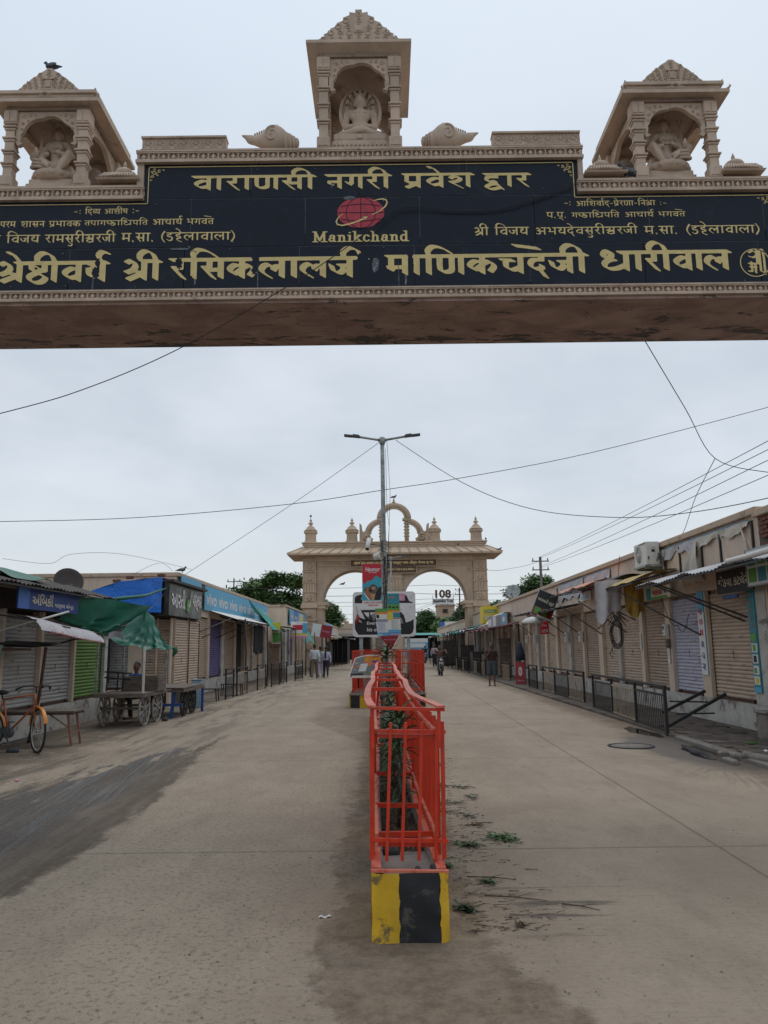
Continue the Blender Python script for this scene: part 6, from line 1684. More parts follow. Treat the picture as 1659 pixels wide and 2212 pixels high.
# meter boxes
def box_thing(name, label, cat, loc, d, m, extra=None, group=None):
 t = thing(name, label, cat, loc, 0, group); b = MB(); b.cbox((0, 0, 0), d, .01); b.build('body', m, t)
 b = MB(); b.cbox((-d[0] / 2 - .004, 0, d[2] * .18), (.008, d[1] * .5, d[2] * .25)); b.cbox((-d[0] / 2 - .004, 0, -d[2] * .25), (.008, d[1] * .25, d[2] * .08)); b.build('window', 'black_plastic', t)
 return t
box_thing('meter_box', 'small cream electric meter box left of the lavender shutter', 'meter box', (6.52, 18.12, 1.9), (.1, .16, .28), 'white_plastic')
box_thing('meter_box', 'brown wooden meter board next to the cream meter box', 'meter box', (6.54, 17.99 + .1, 1.6), (.05, .14, .22), 'wood_old')
for y, lb in ((25.95, 'grey meter box on the pilaster beneath the grey awning'), (27.98, 'pale meter box beside the leaning brown sign'), (35.9, 'white meter box on the pilaster just beyond the standing man'), (33.95, 'meter box on the pilaster level with the red placard')):
 box_thing('meter_box', lb, 'meter box', (6.5, y, 1.85), (.12, .18, .34), 'white_plastic', group='meter boxes on the right row')
# sign boards on the right
def board(name, label, loc, rot, w, h, m, prints=(), lines=(), t_=.03, cat='sign', tilt=(0, 0), frame=None):
 """origin lower left, faces local -y"""
 t = thing(name, label, cat, loc, (tilt[0], tilt[1], rot))
 b = MB(); b.box(0, w, 0, t_, 0, h); b.build('board', m, t)
 if frame:
  b = MB(); f = .02
  for (a0, a1, c0, c1) in ((-f, w + f, -f, 0), (-f, w + f, h, h + f), (-f, 0, 0, h), (w, w + f, 0, h)): b.box(a0, a1, -.012, t_ + .005, c0, c1)
  b.build('frame', frame, t)
 for q, (x0, x1, z0, z1, mm) in enumerate(prints): rect(t, x0 * w, x1 * w, z0 * h, z1 * h, -.0015 - .0006 * q, mm)
 for s, x, z, ww, hh, mm in lines: txt(s, ww * w, (x * w, -.009, z * h), XD, ZD, 'print_' + mm, t, h=hh * h, bold=.02)
 return t
board('shop_sign', 'dark brown sign with pale cutlery shop lettering under the nearest awning', RP(14.75, .25, 2.5), ROTR, 1.45, .42, 'print_black', [(.0, 1, 0, 1, 'black')], [('જેઠવા કટલેરી', .06, .28, .88, .5, 'cream')])
board('shop_sign', 'small blue strip sign below the dark brown cutlery sign', RP(14.6, .22, 2.4), ROTR, .6, .07, 'print_navy', [], [('મો. 98250 12345', .1, .3, .8, .4, 'skyblue')])
board('shop_sign', 'green and cream sign with red lettering over the shutters by the yellow awning', RP(18.75, .25, 2.62), ROTR, 1.55, .28, 'print_cream', [(0, .2, 0, 1, 'teal'), (.2, .9, 0, .2, 'green')], [('ભાઇવાર', .28, .3, .42, .5, 'red'), ('મો', .76, .35, .12, .4, 'navy')])
board('produce_sign', 'white sign with green vegetable pictures, nearest sign on the right', RP(13.25, .35, 2.55), ROTR, 1.5, .6, 'print_white', [(.03, .22, .55, .93, 'teal'), (.25, .44, .55, .93, 'green'), (.47, .66, .55, .93, 'teal'), (.03, .22, .08, .48, 'green'), (.25, .44, .08, .48, 'teal'), (.47, .66, .08, .48, 'green')], frame='galv')
t = board('pillar_poster', 'pale blue vertical pillar poster with red then navy letters', RP(16.31, .035, .95), ROTR, .31, 1.7, 'print_skyblue', [(0, 1, 0, .75, 'white')], [(c, .22, z, .55, .075, m_) for c, z, m_ in (('મો', .86, 'red'), ('બા', .72, 'red'), ('ઇ', .60, 'red'), ('લ', .47, 'red'), ('રી', .33, 'navy'), ('પે', .19, 'navy'), ('ર', .06, 'navy'))])
t = board('pillar_poster', 'dark teal vertical pillar poster with a column of vegetable pictures', RP(14.04, .035, .72), ROTR, .26, 1.95, 'print_teal', [(.1, .9, .36, .44, 'white'), (.1, .9, .26, .34, 'white'), (.1, .9, .16, .24, 'white'), (.1, .9, .07, .145, 'white'), (.25, .7, .37, .43, 'green'), (.25, .7, .27, .33, 'black'), (.2, .6, .17, .22, 'green'), (.3, .75, .08, .13, 'yellow'), (0, 1, 0, .05, 'skyblue'), (.1, .9, .46, .53, 'green')], [(c, .3, z, .4, .045, 'brown') for c, z in (('ક', .93), ('ટ', .86), ('લે', .79), ('રી', .72), ('ઓ', .65), ('ર', .58))])
for y, z, lb in ((20.1, 1.45, 'white paper notice on the pilaster between two brown shutters'), (18.15, 1.15, 'white paper notice below the cream meter box')):
 board('paper_notice', lb, RP(y + .06, .03, z), ROTR, .11, .42, 'print_white', [], [('-----', .15, .8 - k * .1, .7, .02, 'grey') for k in range(6)], t_=.01, cat='notice')
board('leaning_sign', 'brown sign with produce pictures leaning crooked from the parapet halfway along', RP(29.0, 1.15, 2.75), 0, .75, 1.0, 'print_black', [(0, 1, 0, 1, 'maroon'), (.0, 1, .35, 1, 'black'), (.08, .4, .08, .34, 'green'), (.5, .75, .1, .34, 'green'), (.3, 1, 0, .07, 'white')], [('ભગવતી ફ્રુટ', .08, .55, .85, .2, 'cream')], tilt=(R(-8), R(24)), frame='galv')
board('machine_sign', 'small red cash machine sign hanging under the leaning brown sign', RP(30.4, .55, 2.0), 0, .34, .5, 'print_red', [], [('ATM', .15, .12, .7, .25, 'white'), ('24 Hrs', .15, .6, .6, .16, 'white')])
board('poster_boards', 'row of grey blank poster panels with white sheets on the right awning edge', RP(43.0, .9, 2.55), ROTR, 6.6, .55, 'sheet_metal', [(0, .2, .1, .8, 'white'), (.28, .45, .05, .95, 'white'), (.5, .72, 0, 1, 'grey'), (.76, .95, .1, 1, 'skyblue'), (.8, .9, .3, .7, 'white')])
board('yellow_box_sign', 'yellow box sign standing out from the right parapet', RP(45.2, .9, 2.85), 0, .9, 1.0, 'print_yellow', [(.1, .9, .6, .8, 'green'), (.1, .5, .2, .5, 'cream')], [('OPEN', .15, .62, .6, .14, 'cream')], t_=1.4)
board('small_panel', 'white strip panel with little figures below the parapet behind the orange awning', RP(25.9, .05, 3.0), ROTR, 1.3, .3, 'print_white', [(.1 + k * .2, .2 + k * .2, .15, .6 + .1 * (k % 2), 'skyblue') for k in range(4)])
t = thing('parasol', 'pale dome shaped lamp shade like cover hanging under the leaning brown sign', 'cover', RP(29.5, 1.0, 2.4)); b = MB(); b.lathe([(.42, 0), (.38, .1), (.25, .2), (.03, .25)], n=16); b.build('dome', 'white_plastic', t)
t = thing('light_bulb', 'bare light bulb hanging under the grey poster panels', 'bulb', RP(37.5, .8, 2.3)); b = MB(); b.ell((0, 0, 0), (.05, .05, .08), 8, 6); b.cyl((0, 0, .07), (0, 0, .5), .008); b.build('bulb', 'white_plastic', t)

# --- satellite dishes
def dish(loc, rot, r, label, m):
 t = thing('satellite_dish', label, 'satellite dish', loc, rot)
 b = MB(); b.lathe([(.02, -.14 * r), (.4 * r, -.10 * r), (.75 * r, .02 * r), (r, .16 * r), (r * 1.01, .13 * r), (.75 * r, -.02 * r), (.4 * r, -.14 * r), (.03, -.18 * r)], n=24)
 b.xf(0, Matrix.Translation((0, 0, r * 1.15)) @ Matrix.Rotation(R(68), 4, 'X')); b.build('reflector', m, t)
 b = MB(); b.tube([(0, .12, r * 1.1), (0, .2, r * .5), (0, .2, 0)], .03, 8); b.build('stand', 'galv', t)
 b = MB(); b.tube([(0, -.05, r * .25), (0, -r * .9, r * .75)], .018, 6); b.cbox((0, -r * .95, r * .8), (.09, .1, .09), .01); b.build('feed_arm', 'galv_dark', t)
 return t
dish((6.9, 41.5, 3.95), R(-25), .40, 'pale grey satellite dish on the right roof near the far gate', 'galv')
dish((-8.4, 20.4, 2.95), R(35), .38, 'dark satellite dish on the left roof beside the cream wall end', 'sheet_dark')

# ================================================================== left side
la = shop('shop_building', 'low dark fronted shop at the left with white, grey and green roller shutters', (-6.8, 10.8, 0), ROTL, 8.3, 2.85,
  [(.15, 1.5, 'shutter_white'), (1.62, 3.0, 'shutter_white'), (3.1, 4.58, 'shutter_white'), (4.7, 6.24, 'shutter_white'), (6.34, 8.1, 'shutter_green')], zs=2.35, mw='sheet_dark', mp='plaster_white', depth=3.2)
lb_ = shop('shop_building', 'protruding black fronted parlour shop on the left, beige and white shutters', (-7.95, 21.7, 0), 0, 1.98, 2.9, [(.06, .80, 'shutter_grey'), (1.18, 1.56, 'shutter_beige'), (1.6, 1.93, 'shutter_beige')], zs=2.45, mw='sheet_dark', mp='plaster_cream', depth=3.1)
for q, (y0, y1) in enumerate(((21.95, 23.5), (23.62, 24.75))):
 o = MB().box(0, y1 - y0, .012, .03, 0, 1.95).build('shutter_back', 'interior_dark', lb_, (1.98, y0 - 21.7, .5), R(90))
 shutter(lb_, 0, 1, 0, 1, 'shutter_beige') if False else None
t = thing('side_shutters', 'pair of beige roller shutters on the street side of the black parlour shop', 'shutter', (-5.955, 21.85, 0), ROTL)
shutter(t, 0.05, 1.45, .504, 2.45, 'shutter_beige', y=-.02); shutter(t, 1.62, 2.85, .504, 2.45, 'shutter_beige', y=-.02)
mat('board_gloss', (.012, .012, .014), .3, .5, 1.5, dirt=(.07, .07, .075), da=.5, ds=1.3, dt=.6, bump=.05, bs=3)
t = thing('parlour_sign', 'glossy black sign board with big white lettering and a green leaf on the left', 'sign', (-5.8, 20.75, 2.5), ROTL)
b = MB(); b.box(0, 3.7, 0, .35, 0, .88); b.build('board', 'board_gloss', t)
b = MB(); b.box(-.1, 3.85, -.14, .45, .882, .95); b.build('top_ledge', 'iron_black', t)
txt('આરતી', 1.45, (.2, -.012, .22), XD, ZD, 'print_white', t, h=.56, bold=.025); txt('પાર્લર', 1.15, (2.45, -.012, .2), XD, ZD, 'print_white', t, h=.52, bold=.025)
MB().prism([(1.8, .2), (2.0, .12), (2.22, .3), (2.28, .62), (2.15, .5), (1.95, .56), (1.82, .42)], lambda x, z, d: (x, d, z), -.004, -.02).build('leaf_emblem', 'print_green', t)
MB().tube([(2.05, -.03, .3), (2.2, -.03, .6), (2.3, -.03, .78)], .02, 5).build('leaf_stem', 'print_white', t); txt('PAN', .24, (1.95, -.024, .33), XD, ZD, 'print_white', t, h=.07)
MB().add([(0, -.004, .02), (3.6, -.004, .02), (3.6, -.004, .1), (0, -.004, .16)], [(0, 1, 2, 3)]).build('reflection_band', 'print_grey', t) if False else None
# blue tarp over its near side
t = thing('blue_tarp', 'bright blue tarpaulin tied over the side of the black parlour shop', 'tarpaulin', (-8.1, 20.7, 2.3))
b = MB(); b.sheet(lambda u, v: (2.13 * u, -.03 - .05 * math.sin(7 * u + 2 * v) * (1 - v) - .03 * math.sin(15 * u), .25 + .02 * math.sin(9 * u) + (.5 + .32 * min(1, u * 2.2) + .12 * u) * v), 26, 10, .005)
b.sheet(lambda u, v: (2.13 * u, -.03 + 2.2 * v, .75 + .02 * math.sin(9 * u) + .32 * min(1, u * 2.2) + .12 * u + .02 * math.sin(9 * v + 5 * u) * v), 20, 8, .005); b.build('sheet', 'tarp_blue', t)
for x, lb in ((.75, 'leftmost'), (1.1, 'middle'), (1.95, 'rightmost')): b = MB(); b.bbox(x, x + .2, .05, .15, .80 + .32 * min(1, x / 2.13 * 2.2) + .12 * x / 2.13, .88 + .32 * min(1, x / 2.13 * 2.2) + .12 * x / 2.13, .01); b.xf(0, Matrix.Translation((-x, 0, 0))); b.build('weight_brick', 'brick', None, (-8.1 + x, 20.7, 2.3), label=lb + ' of three bricks weighing down the top edge of the blue tarpaulin', cat='brick', group='bricks on the blue tarpaulin')
# strip signs on parlour end wall
board('strip_sign', 'black vertical strip with orange, red and blue words under the green tarp', (-7.98, 21.62, .7), 0, .34, 1.75, 'print_black', [], [(w_, .25, .86 - k * .13, .5, .05, c_) for k, (w_, c_) in enumerate((('ચા', 'orange'), ('કોફી', 'red'), ('ગરમ', 'red'), ('દૂધ', 'skyblue'), ('છાશ', 'maroon'), ('પાન', 'orange'), ('શોડા', 'brown')))])
board('strip_sign', 'narrow white vertical strip with a red head and navy words on the parlour corner', (-5.93, 22.0 + 1.35, 1.2), ROTL, .14, 1.3, 'print_white', [(0, 1, .86, 1, 'red')], [(w_, .2, .68 - k * .17, .6, .08, 'navy') for k, w_ in enumerate(('મો', 'બા', 'ઇ', 'લ'))])
# main left block (taller, cream) from y 24.9
L1 = 24.9
def lbays(lst, o): return [(a - o, c - o, m) for a, c, m in lst]
l1 = shop('shop_building', 'long cream plaster shop row on the left carrying the pale blue phone hoarding', (-6.75, L1, 0), ROTL, 19.8, 4.05,
  lbays([(25.1, 26.0, 'shutter_beige'), (26.3, 27.3, 'shutter_beige'), (27.55, 29.6, 'shutter_beige'), (29.9, 32.1, 'shutter_purple'), (32.6, 34.9, 'shutter_brown'), (35.2, 37.4, 'open'), (37.8, 39.5, 'shutter_beige'), (39.8, 41.6, 'shutter_beige'), (41.9, 43.4, 'shutter_beige')], L1), zp=.48, zs=2.75, mw='plaster_cream', mp='plaster_white', near=lambda x: x < 10, depth=5.2)
board('phone_hoarding', 'long pale blue hoarding repeating the word vivo on the left parapet', (-6.62, 28.4, 3.0), ROTL, 15.2, .9, 'print_vivo' if False else 'print_skyblue', [], [('vivo', .012 + k * .14, .22, .115, .5, 'white') for k in range(7)])
board('blue_sign', 'plain turquoise end sign beside the black parlour board', (-6.6, 25.0, 3.1), ROTL, 2.7, .85, 'print_skyblue', [], [('SERVICE', .55, .5, .35, .12, 'white')])
t = thing('white_awning', 'white corrugated tin awning below the long vivo hoarding', 'awning', (-6.75, 36, 0)); 
b = MB(); b.sheet(lambda u, v: (.05 + 1.1 * v, 4.2 - 10.6 * u, 3.05 - .35 * v + .02 * math.sin(u * 300)), 120, 3, .005); b.build('sheet', 'white_plastic', t)
b = MB()
for y in np.linspace(-6.2, 4, 7): b.beam((.06, y, 3.0), (1.13, y, 2.66), .03)
b.beam((1.12, -6.3, 2.65), (1.12, 4.1, 2.65), .03); b.build('frame', 'iron_black', t)
awn('tin_awning', 'small curved tin awning under the white corrugated awning', -1, 31.5, 34.2, .1, 1.2, 2.9, 2.6, 'sheet_metal', sag=-.1)
awn('far_tin_awning', 'pale awning edge on the left between the vivo row and second block', -1, 41.5, 46.3, .3, 1.7, 2.9, 2.7, 'white_plastic')
for y, lb in ((26.6, 'black strut beside the first cream shutter past the black parlour'), (28.7, 'black strut crossing beside the purple shutter'), (31, 'black strut right of the purple shutter'), (33.6, 'black strut near the dark hanging clothes')):
 strut(-1, y, .05, 2.0, y + 2.2, 1.1, 2.7, lb)
t = thing('green_cloth_awning', 'two peaked green tarpaulin pieces hanging from the vivo hoarding', 'tarpaulin', (-5.6, 40, 2.2))
b = MB(); b.sheet(lambda u, v: (-.75 + .95 * v + .1 * math.sin(6 * u), -4.2 + 5.5 * u + 1.5 * v, 1.65 - 1.4 * v - .5 * u * (1 - v) - .45 * abs(math.sin(u * 2 * PI)) * (1 - v)), 20, 10, .01); b.build('sheet', 'tarp_teal', t)
t = thing('green_cloth_awning', 'low green cloth screen under the second vivo sign block', 'tarpaulin', (-5.0, 50, 2.0))
b = MB(); b.sheet(lambda u, v: (-.3 + .4 * v, -3 + 7 * u, .7 - .75 * v - .1 * math.sin(9 * u)), 20, 5, .01); b.build('sheet', 'tarp_teal', t)
# clothes hanging under the left awning
t = thing('hanging_clothes', 'black coats hanging from a rod below the white corrugated awning', 'clothes', (-5.95, 36.2, 1.35))
for q, (y, w, h) in enumerate(((-.9, .42, 1.2), (-.35, .45, 1.3), (.25, .4, 1.15), (.8, .42, 1.25))):
 b = MB(); b.sheet(lambda u, v: (.07 * math.sin(PI * u) + .02 * math.sin(12 * u), y + w * (u - .5) * (.75 + .35 * v), 1.3 - h * v - .12 * abs(u - .5)), 8, 8, .03); b.build('coat', 'cloth_dark', t)
b = MB(); b.tube([(0, -1.3, 1.33), (0, 1.3, 1.33)], .015, 6); b.build('rod', 'iron_black', t)
board('hanging_poster', 'yellow and green hanging poster beside the black coats', (-5.7, 39.0, 1.8), 0, .5, 1.1, 'print_cream', [(.1, .9, .6, .95, 'yellow'), (.1, .9, .05, .5, 'green')])
board('hanging_poster', 'pink and white poster hanging by the green tarps at the left', (-5.35, 44.0, 2.1), 0, .95, .95, 'print_white', [(.0, 1, 0, .15, 'pink'), (.1, .7, .5, .8, 'red'), (.7, 1, .3, .9, 'skyblue'), (0, 1, .2, .3, 'yellow')])
board('hanging_poster', 'tilted red and white poster near the left leg of the far gate', (-4.8, 50.0, 2.35), 0, 1.3, .8, 'print_white', [(.45, 1, .0, 1, 'maroon')], [('નિમંત્રણ', .5, .4, .4, .2, 'pink')], tilt=(0, R(10)))
# second left block
l2 = shop('shop_building', 'second cream block on the left with the shorter vivo sign, beside the far gate leg', (-6.0, 46.6, 0), ROTL, 11.2, 4.15, lbays([(47.2, 48.6, 'shutter_grey'), (49, 50.4, 'shutter_purple'), (50.8, 52.6, 'shutter_beige'), (53, 54.6, 'shutter_beige'), (55, 57, 'shutter_brown')], 46.6), zs=2.7, mw='plaster_cream', mp='plaster_white', near=lambda x: False, depth=5)
board('phone_hoarding', 'shorter blue vivo sign with a yellow poster on the second left block', (-5.85, 47.6, 3.05), ROTL, 9.6, .9, 'print_skyblue', [(.22, .45, 0, 1, 'blue'), (.55, .8, .1, .9, 'cream'), (.6, .75, .3, .7, 'yellow')], [('vivo', .03, .3, .16, .45, 'white'), ('vivo', .25, .3, .17, .45, 'white'), ('VIVO', .83, .3, .15, .35, 'white')])
t = thing('wall_shrine', 'small carved brown alcove shrine on the wall between the two left blocks', 'shrine', (-6.45, 45.7, 0))
b = MB(); b.box(-.5, .3, 0, .5, 0, .6); b.box(-.4, .2, .1, .5, .6, 1.7); b.box(-.5, .3, -.02, .5, 1.7, 1.85); b.lathe([(.4, 1.85), (.36, 2.0), (.2, 2.2), (.05, 2.35)], (-.1, .25, 0), 12); b.build('body', 'stone_dark', t)
# third and fourth rows beyond the gate
l3 = shop('shop_building', 'third left block beyond the far gate with yellow and blue signs', (-5.9, 63.5, 0), ROTL, 34, 4.0, [(1 + k * 2.3, 2.9 + k * 2.3, 'shutter_beige') for k in range(14)], zs=2.7, mw='plaster_cream', near=lambda x: False, depth=8)
board('yellow_sign', 'bright yellow shop sign on the block beyond the left leg of the far gate', (-5.7, 66.0, 3.0), ROTL, 5.5, 1.0, 'print_yellow', [], [('પટેલ', .1, .25, .8, .5, 'brown')])
board('phone_hoarding', 'small blue hoarding beyond the yellow sign on the third block', (-5.7, 72.5, 2.9), ROTL, 12, 1.0, 'print_skyblue', [], [('vivo', .08, .3, .35, .4, 'white'), ('vivo', .55, .3, .35, .4, 'white')])
r2 = shop('shop_building', 'lower far shop row on the right beyond the gate, covered in rags and cloth', (6.4, 96, 0), ROTR, 34, 3.7, [(1 + k * 2.3, 2.9 + k * 2.3, 'shutter_brown') for k in range(14)], zs=2.6, mw='plaster_cream', near=lambda x: False, depth=6)
for q, (y, d, m, lb) in enumerate(((62, 1.6, 'cloth_white', 'white sheet awning just past the far gate on the right'), (66, 1.9, 'tarp_teal', 'green sheet awning in the far right row'), (70.5, 1.7, 'cloth_cream', 'cream sheet awning in the far right row'), (75, 1.8, 'sheet_dark', 'dark sheet awning in the far right row'), (80, 1.8, 'cloth_white', 'white rag awning at the end of the far right row'))):
 awn('far_awning', lb, 1, y, y + 4, .2, d + .2, 3.0, 2.5, m, sag=.15, wav=.08)
for q, (y, d, m, lb) in enumerate(((64, 1.7, 'cloth_cream', 'pale awning under the yellow sign beyond the gate'), (69, 1.9, 'sheet_dark', 'dark awning past the yellow sign'), (75, 2.0, 'sheet_dark', 'dark stall roof far left beyond the gate'), (81, 2.2, 'cloth_white', 'pale sheet at the end of the far left stalls'))):
 awn('far_awning', lb, -1, y, y + 4.5, 1.1, d + 1.3, 2.9, 2.4, m, sag=.1, wav=.05)
# stalls closing the far end of the street
def stall(loc, w, d, h, m, label):
 t = thing('market_stall', label, 'stall', loc)
 for x in (-w / 2, w / 2):
  for y in (0, d): MB().tube([(x, y, 0), (x, y, h)], .05, 6).build('post', 'iron_black', t)
 b = MB(); b.sheet(lambda u, v: (-w / 2 - .2 + (w + .4) * u, -.3 + (d + .6) * v, h + .12 * math.sin(7 * u) * math.sin(PI * v) - .15 * (1 - v) + .2 * v), 14, 6, .02); b.build('canopy', m, t)
 b = MB(); b.box(-w / 2 + .1, w / 2 - .1, d * .5, d, 0, .9); b.box(-w / 2 + .1, w / 2 - .1, d - .1, d, .9, h - .2); b.build('counter', 'interior_dark', t)
 return t
stall((4.6, 104, 0), 9, 4, 3.2, 'tarp_teal', 'green roofed stall closing the far end of the right carriageway')
shop('shop_building', 'low plain building closing the far end behind the left carriageway', (-12, 109, 0), 0, 13.6, 4.2, [(1 + k * 2.4, 3 + k * 2.4, 'shutter_brown') for k in range(5)], near=lambda x: False, mw='plaster_cream', zs=2.8)
stall((-4.5, 100, 0), 5, 4, 3.2, 'sheet_dark', 'dark stall at the far end of the left carriageway')
stall((10.5, 102, 0), 3, 5, 3.6, 'sheet_dark', 'dark stall at the far right behind the motorcycles')
board('pale_blue_booth', 'pale blue booth with white panels under the green roofed stall', (2.2, 103, 0), 0, 3.4, 2.6, 'print_skyblue', [(0, 1, .8, 1, 'white'), (.1, .9, .55, .75, 'white')], t_=1.0, cat='booth')
board('blue_oval_sign', 'blue and white sign above the far right stalls', (6.9, 98, 3.3), 0, 2.4, 1.3, 'print_white', [(0, .25, 0, 1, 'blue'), (.75, 1, 0, .3, 'blue')], [('ચકો', .25, .3, .5, .4, 'navy')])
# ------------------------------------------------------------------ far gate, 59 m ahead
FY = 59.0; FC = .78
fg = thing('far_gateway', 'sandstone gate with twin round arches and small domes, far down the street', 'gate', (FC, FY, 0))
D_ = 2.4
for s in (-1, 1):
 xo = s * 6.55
 b = MB(); b.box(xo - .52, xo + .52, -.12, D_, 0, 8.45); b.box(xo - .62, xo + .62, -.22, D_ + .1, 0, .7); b.build('pilaster', 'stone_far', fg)
 b = MB(); xi = s * 5.0; b.box(min(xi, s * 5.5) if s < 0 else 5.5 - .0, max(xi, s * 5.5) if s < 0 else 6.02, 0, D_ - .1, 0, 8.4) if False else None
 x0, x1 = sorted((s * 5.52, s * 6.02)); b.box(x0, x1, .03, D_ - .1, 0, 8.4); b.build('jamb', 'stone_far', fg)
 b = MB(); b.box(xo - .64, xo + .64, -.25, D_, 4.55, 4.75); b.box(xo - .58, xo + .58, -.18, D_, 4.752, 4.95); b.box(xo - .6, xo + .6, -.2, D_, 3.6, 3.75)
 x0, x1 = sorted((s * 5.2, s * 6.0)); b.box(x0, x1, -.1, D_, 4.76, 5.0); x0, x1 = sorted((s * 5.35, s * 6.0)); b.box(x0, x1, -.05, D_, 4.5, 4.755)
 b.build('capital', 'stone_far_trim', fg)
 for z in (7.75, 6.85, 5.35, 4.1, 2.9, 1.6):
  b = MB(); b.bbox(xo - .36, xo + .36, -.17, -.1, z - .32, z + .32, .03); b.build('rosette_panel', 'stone_far_trim', fg)
  b = MB(); b.lathe([(.22, 0), (.24, .03), (.15, .05), (.14, .03), (.08, .07), (.02, .08)], n=16); b.xf(0, Matrix.Translation((xo, -.17, z)) @ Matrix.Rotation(R(90), 4, 'X')); b.build('rosette', 'stone_far', fg)
 b = MB()
 for q in (-.3, -.1, .1, .3): b.bbox(xo + q - .07, xo + q + .07, -.18, -.11, 5.75, 6.4, .02)
 for z in (5.72, 6.42, 7.3, 8.2): b.box(xo - .56, xo + .56, -.2, .1, z, z + .07)
 b.build('fluting', 'stone_far_trim', fg)
b = MB(); b.box(-.7, .7, 0, D_ - .1, 0, 5.0); b.build('centre_pier', 'stone_far', fg)
b = MB(); b.box(-.55, .55, -.12, .0, 0, 7.1)
for z in (4.7, 5.9, 6.75): b.box(-.62, .62, -.18, .0, z, z + .1)
for q in (-.36, -.12, .12, .36): b.bbox(q - .08, q + .08, -.18, -.1, 4.95, 5.85, .02); b.bbox(q - .08, q + .08, -.18, -.1, 6.05, 6.7, .02)
b.bbox(-.35, .35, -.17, -.11, 3.7, 4.5, .03); b.build('centre_pilaster', 'stone_far_trim', fg)
for s in (-1, 1):
 c = s * 3.11; r = 2.41
 pts = [(c - r, 5.0)] + [(c + r * math.cos(a), 5.0 + 2.43 * math.sin(a)) for a in np.linspace(PI, 0, 33)][1:-1] + [(c + r, 5.0)]
 x0, x1 = (-.7, 5.52) if s > 0 else (-5.52, .7)
 x0, x1 = (0, 5.52) if s > 0 else (-5.52, 0)
 poly_ = pts + [(x1, 5.0), (x1, 8.4), (x0, 8.4), (x0, 5.0)]
 MB().prism([p for p in poly_], lambda x, z, d: (x, d, z), D_ - .2, .02).build('spandrel', 'stone_far', fg)
b = MB(); b.box(-5.9, 5.9, -.06, .3, 7.72, 7.8); b.box(-6.1, 6.1, -.1, .3, 8.1, 8.42); b.build('string_course', 'stone_far_trim', fg)
b = MB(); b.box(-7.3, 7.3, -.1, D_, 8.42, 8.6); b.box(-7.05, 7.05, .1, D_ - .2, 8.6, 9.25); b.build('cornice_core', 'stone_far', fg)
# sloping stone eave: panels between ribs
ex0, ex1, ez0, ez1 = 8.15, 7.1, 8.62, 9.22
def eave_p(u, v, off=0):  # front slope
 x = -ex0 + 2 * ex0 * u; xt = -ex1 + 2 * ex1 * u
 return (x + (xt - x) * v, -1.1 + 1.15 * v - off * .46, ez0 + (ez1 - ez0) * v + off * .88)
n = 21
for k in range(n):
 u0, u1 = k / n + .004, (k + 1) / n - .004
 P = [eave_p(u0, .04), eave_p(u1, .04), eave_p(u1, .96), eave_p(u0, .96)]; Q = [eave_p(u0 + .003, .1, .03), eave_p(u1 - .003, .1, .03), eave_p(u1 - .003, .9, .03), eave_p(u0 + .003, .9, .03)]
 b = MB(); b.add(P + Q, [(4, 5, 6, 7), (0, 1, 5, 4), (1, 2, 6, 5), (2, 3, 7, 6), (3, 0, 4, 7)]); b.build('eave_panel', 'stone_far_trim', fg)
b = MB()
for k in range(n + 1): b.beam(eave_p(k / n, -.02, .02), eave_p(k / n, 1.0, .02), .09, .07)
b.add([eave_p(0, 0), eave_p(1, 0), eave_p(1, 1), eave_p(0, 1), (-ex0, -1.1, 8.5), (ex0, -1.1, 8.5), (ex0, D_ + 1.1, 8.5), (-ex0, D_ + 1.1, 8.5), (-ex0, D_ + 1.1, ez0), (ex0, D_ + 1.1, ez0), (-ex1, D_, ez1), (ex1, D_, ez1)],
 [(0, 1, 2, 3), (4, 5, 1, 0), (7, 6, 5, 4), (4, 0, 8, 7), (0, 3, 10, 8), (5, 6, 9, 1), (1, 9, 11, 2), (8, 10, 11, 9), (8, 9, 6, 7)])
b.build('eave', 'stone_far', fg)
b = MB(); b.box(-7.0, 7.0, -.12, D_ - .1, 9.2, 9.35); b.box(-7.1, 7.1, -.2, D_, 9.352, 9.42); b.box(-7.16, 7.16, -.26, D_ + .05, 9.5, 9.58); b.box(-7.05, 7.05, -.15, D_, 9.42, 9.5); b.build('parapet', 'stone_far_trim', fg)
for x in (-6.55, -3.31, 3.16, 6.42):
 b = MB(); b.lathe([(.58, 9.58), (.58, 9.7), (.48, 9.76), (.46, 9.82), (.44, 10.3), (.50, 10.36), (.56, 10.42), (.56, 10.52), (.48, 10.6)], (x, .75, 0), 8, False); b.build('dome_base', 'stone_far', fg)
 b = MB(); b.lathe([(.54, 10.6), (.45, 10.66), (.42, 10.72), (.36, 10.76), (.33, 10.86), (.24, 10.92), (.2, 10.98), (.1, 11.04), (.08, 11.08), (.19, 11.14), (.2, 11.22), (.08, 11.3), (.06, 11.34), (.11, 11.4), (.1, 11.45), (.03, 11.55), (.01, 11.68)], (x, .75, 0), 14); b.build('dome', 'stone_far_trim', fg)
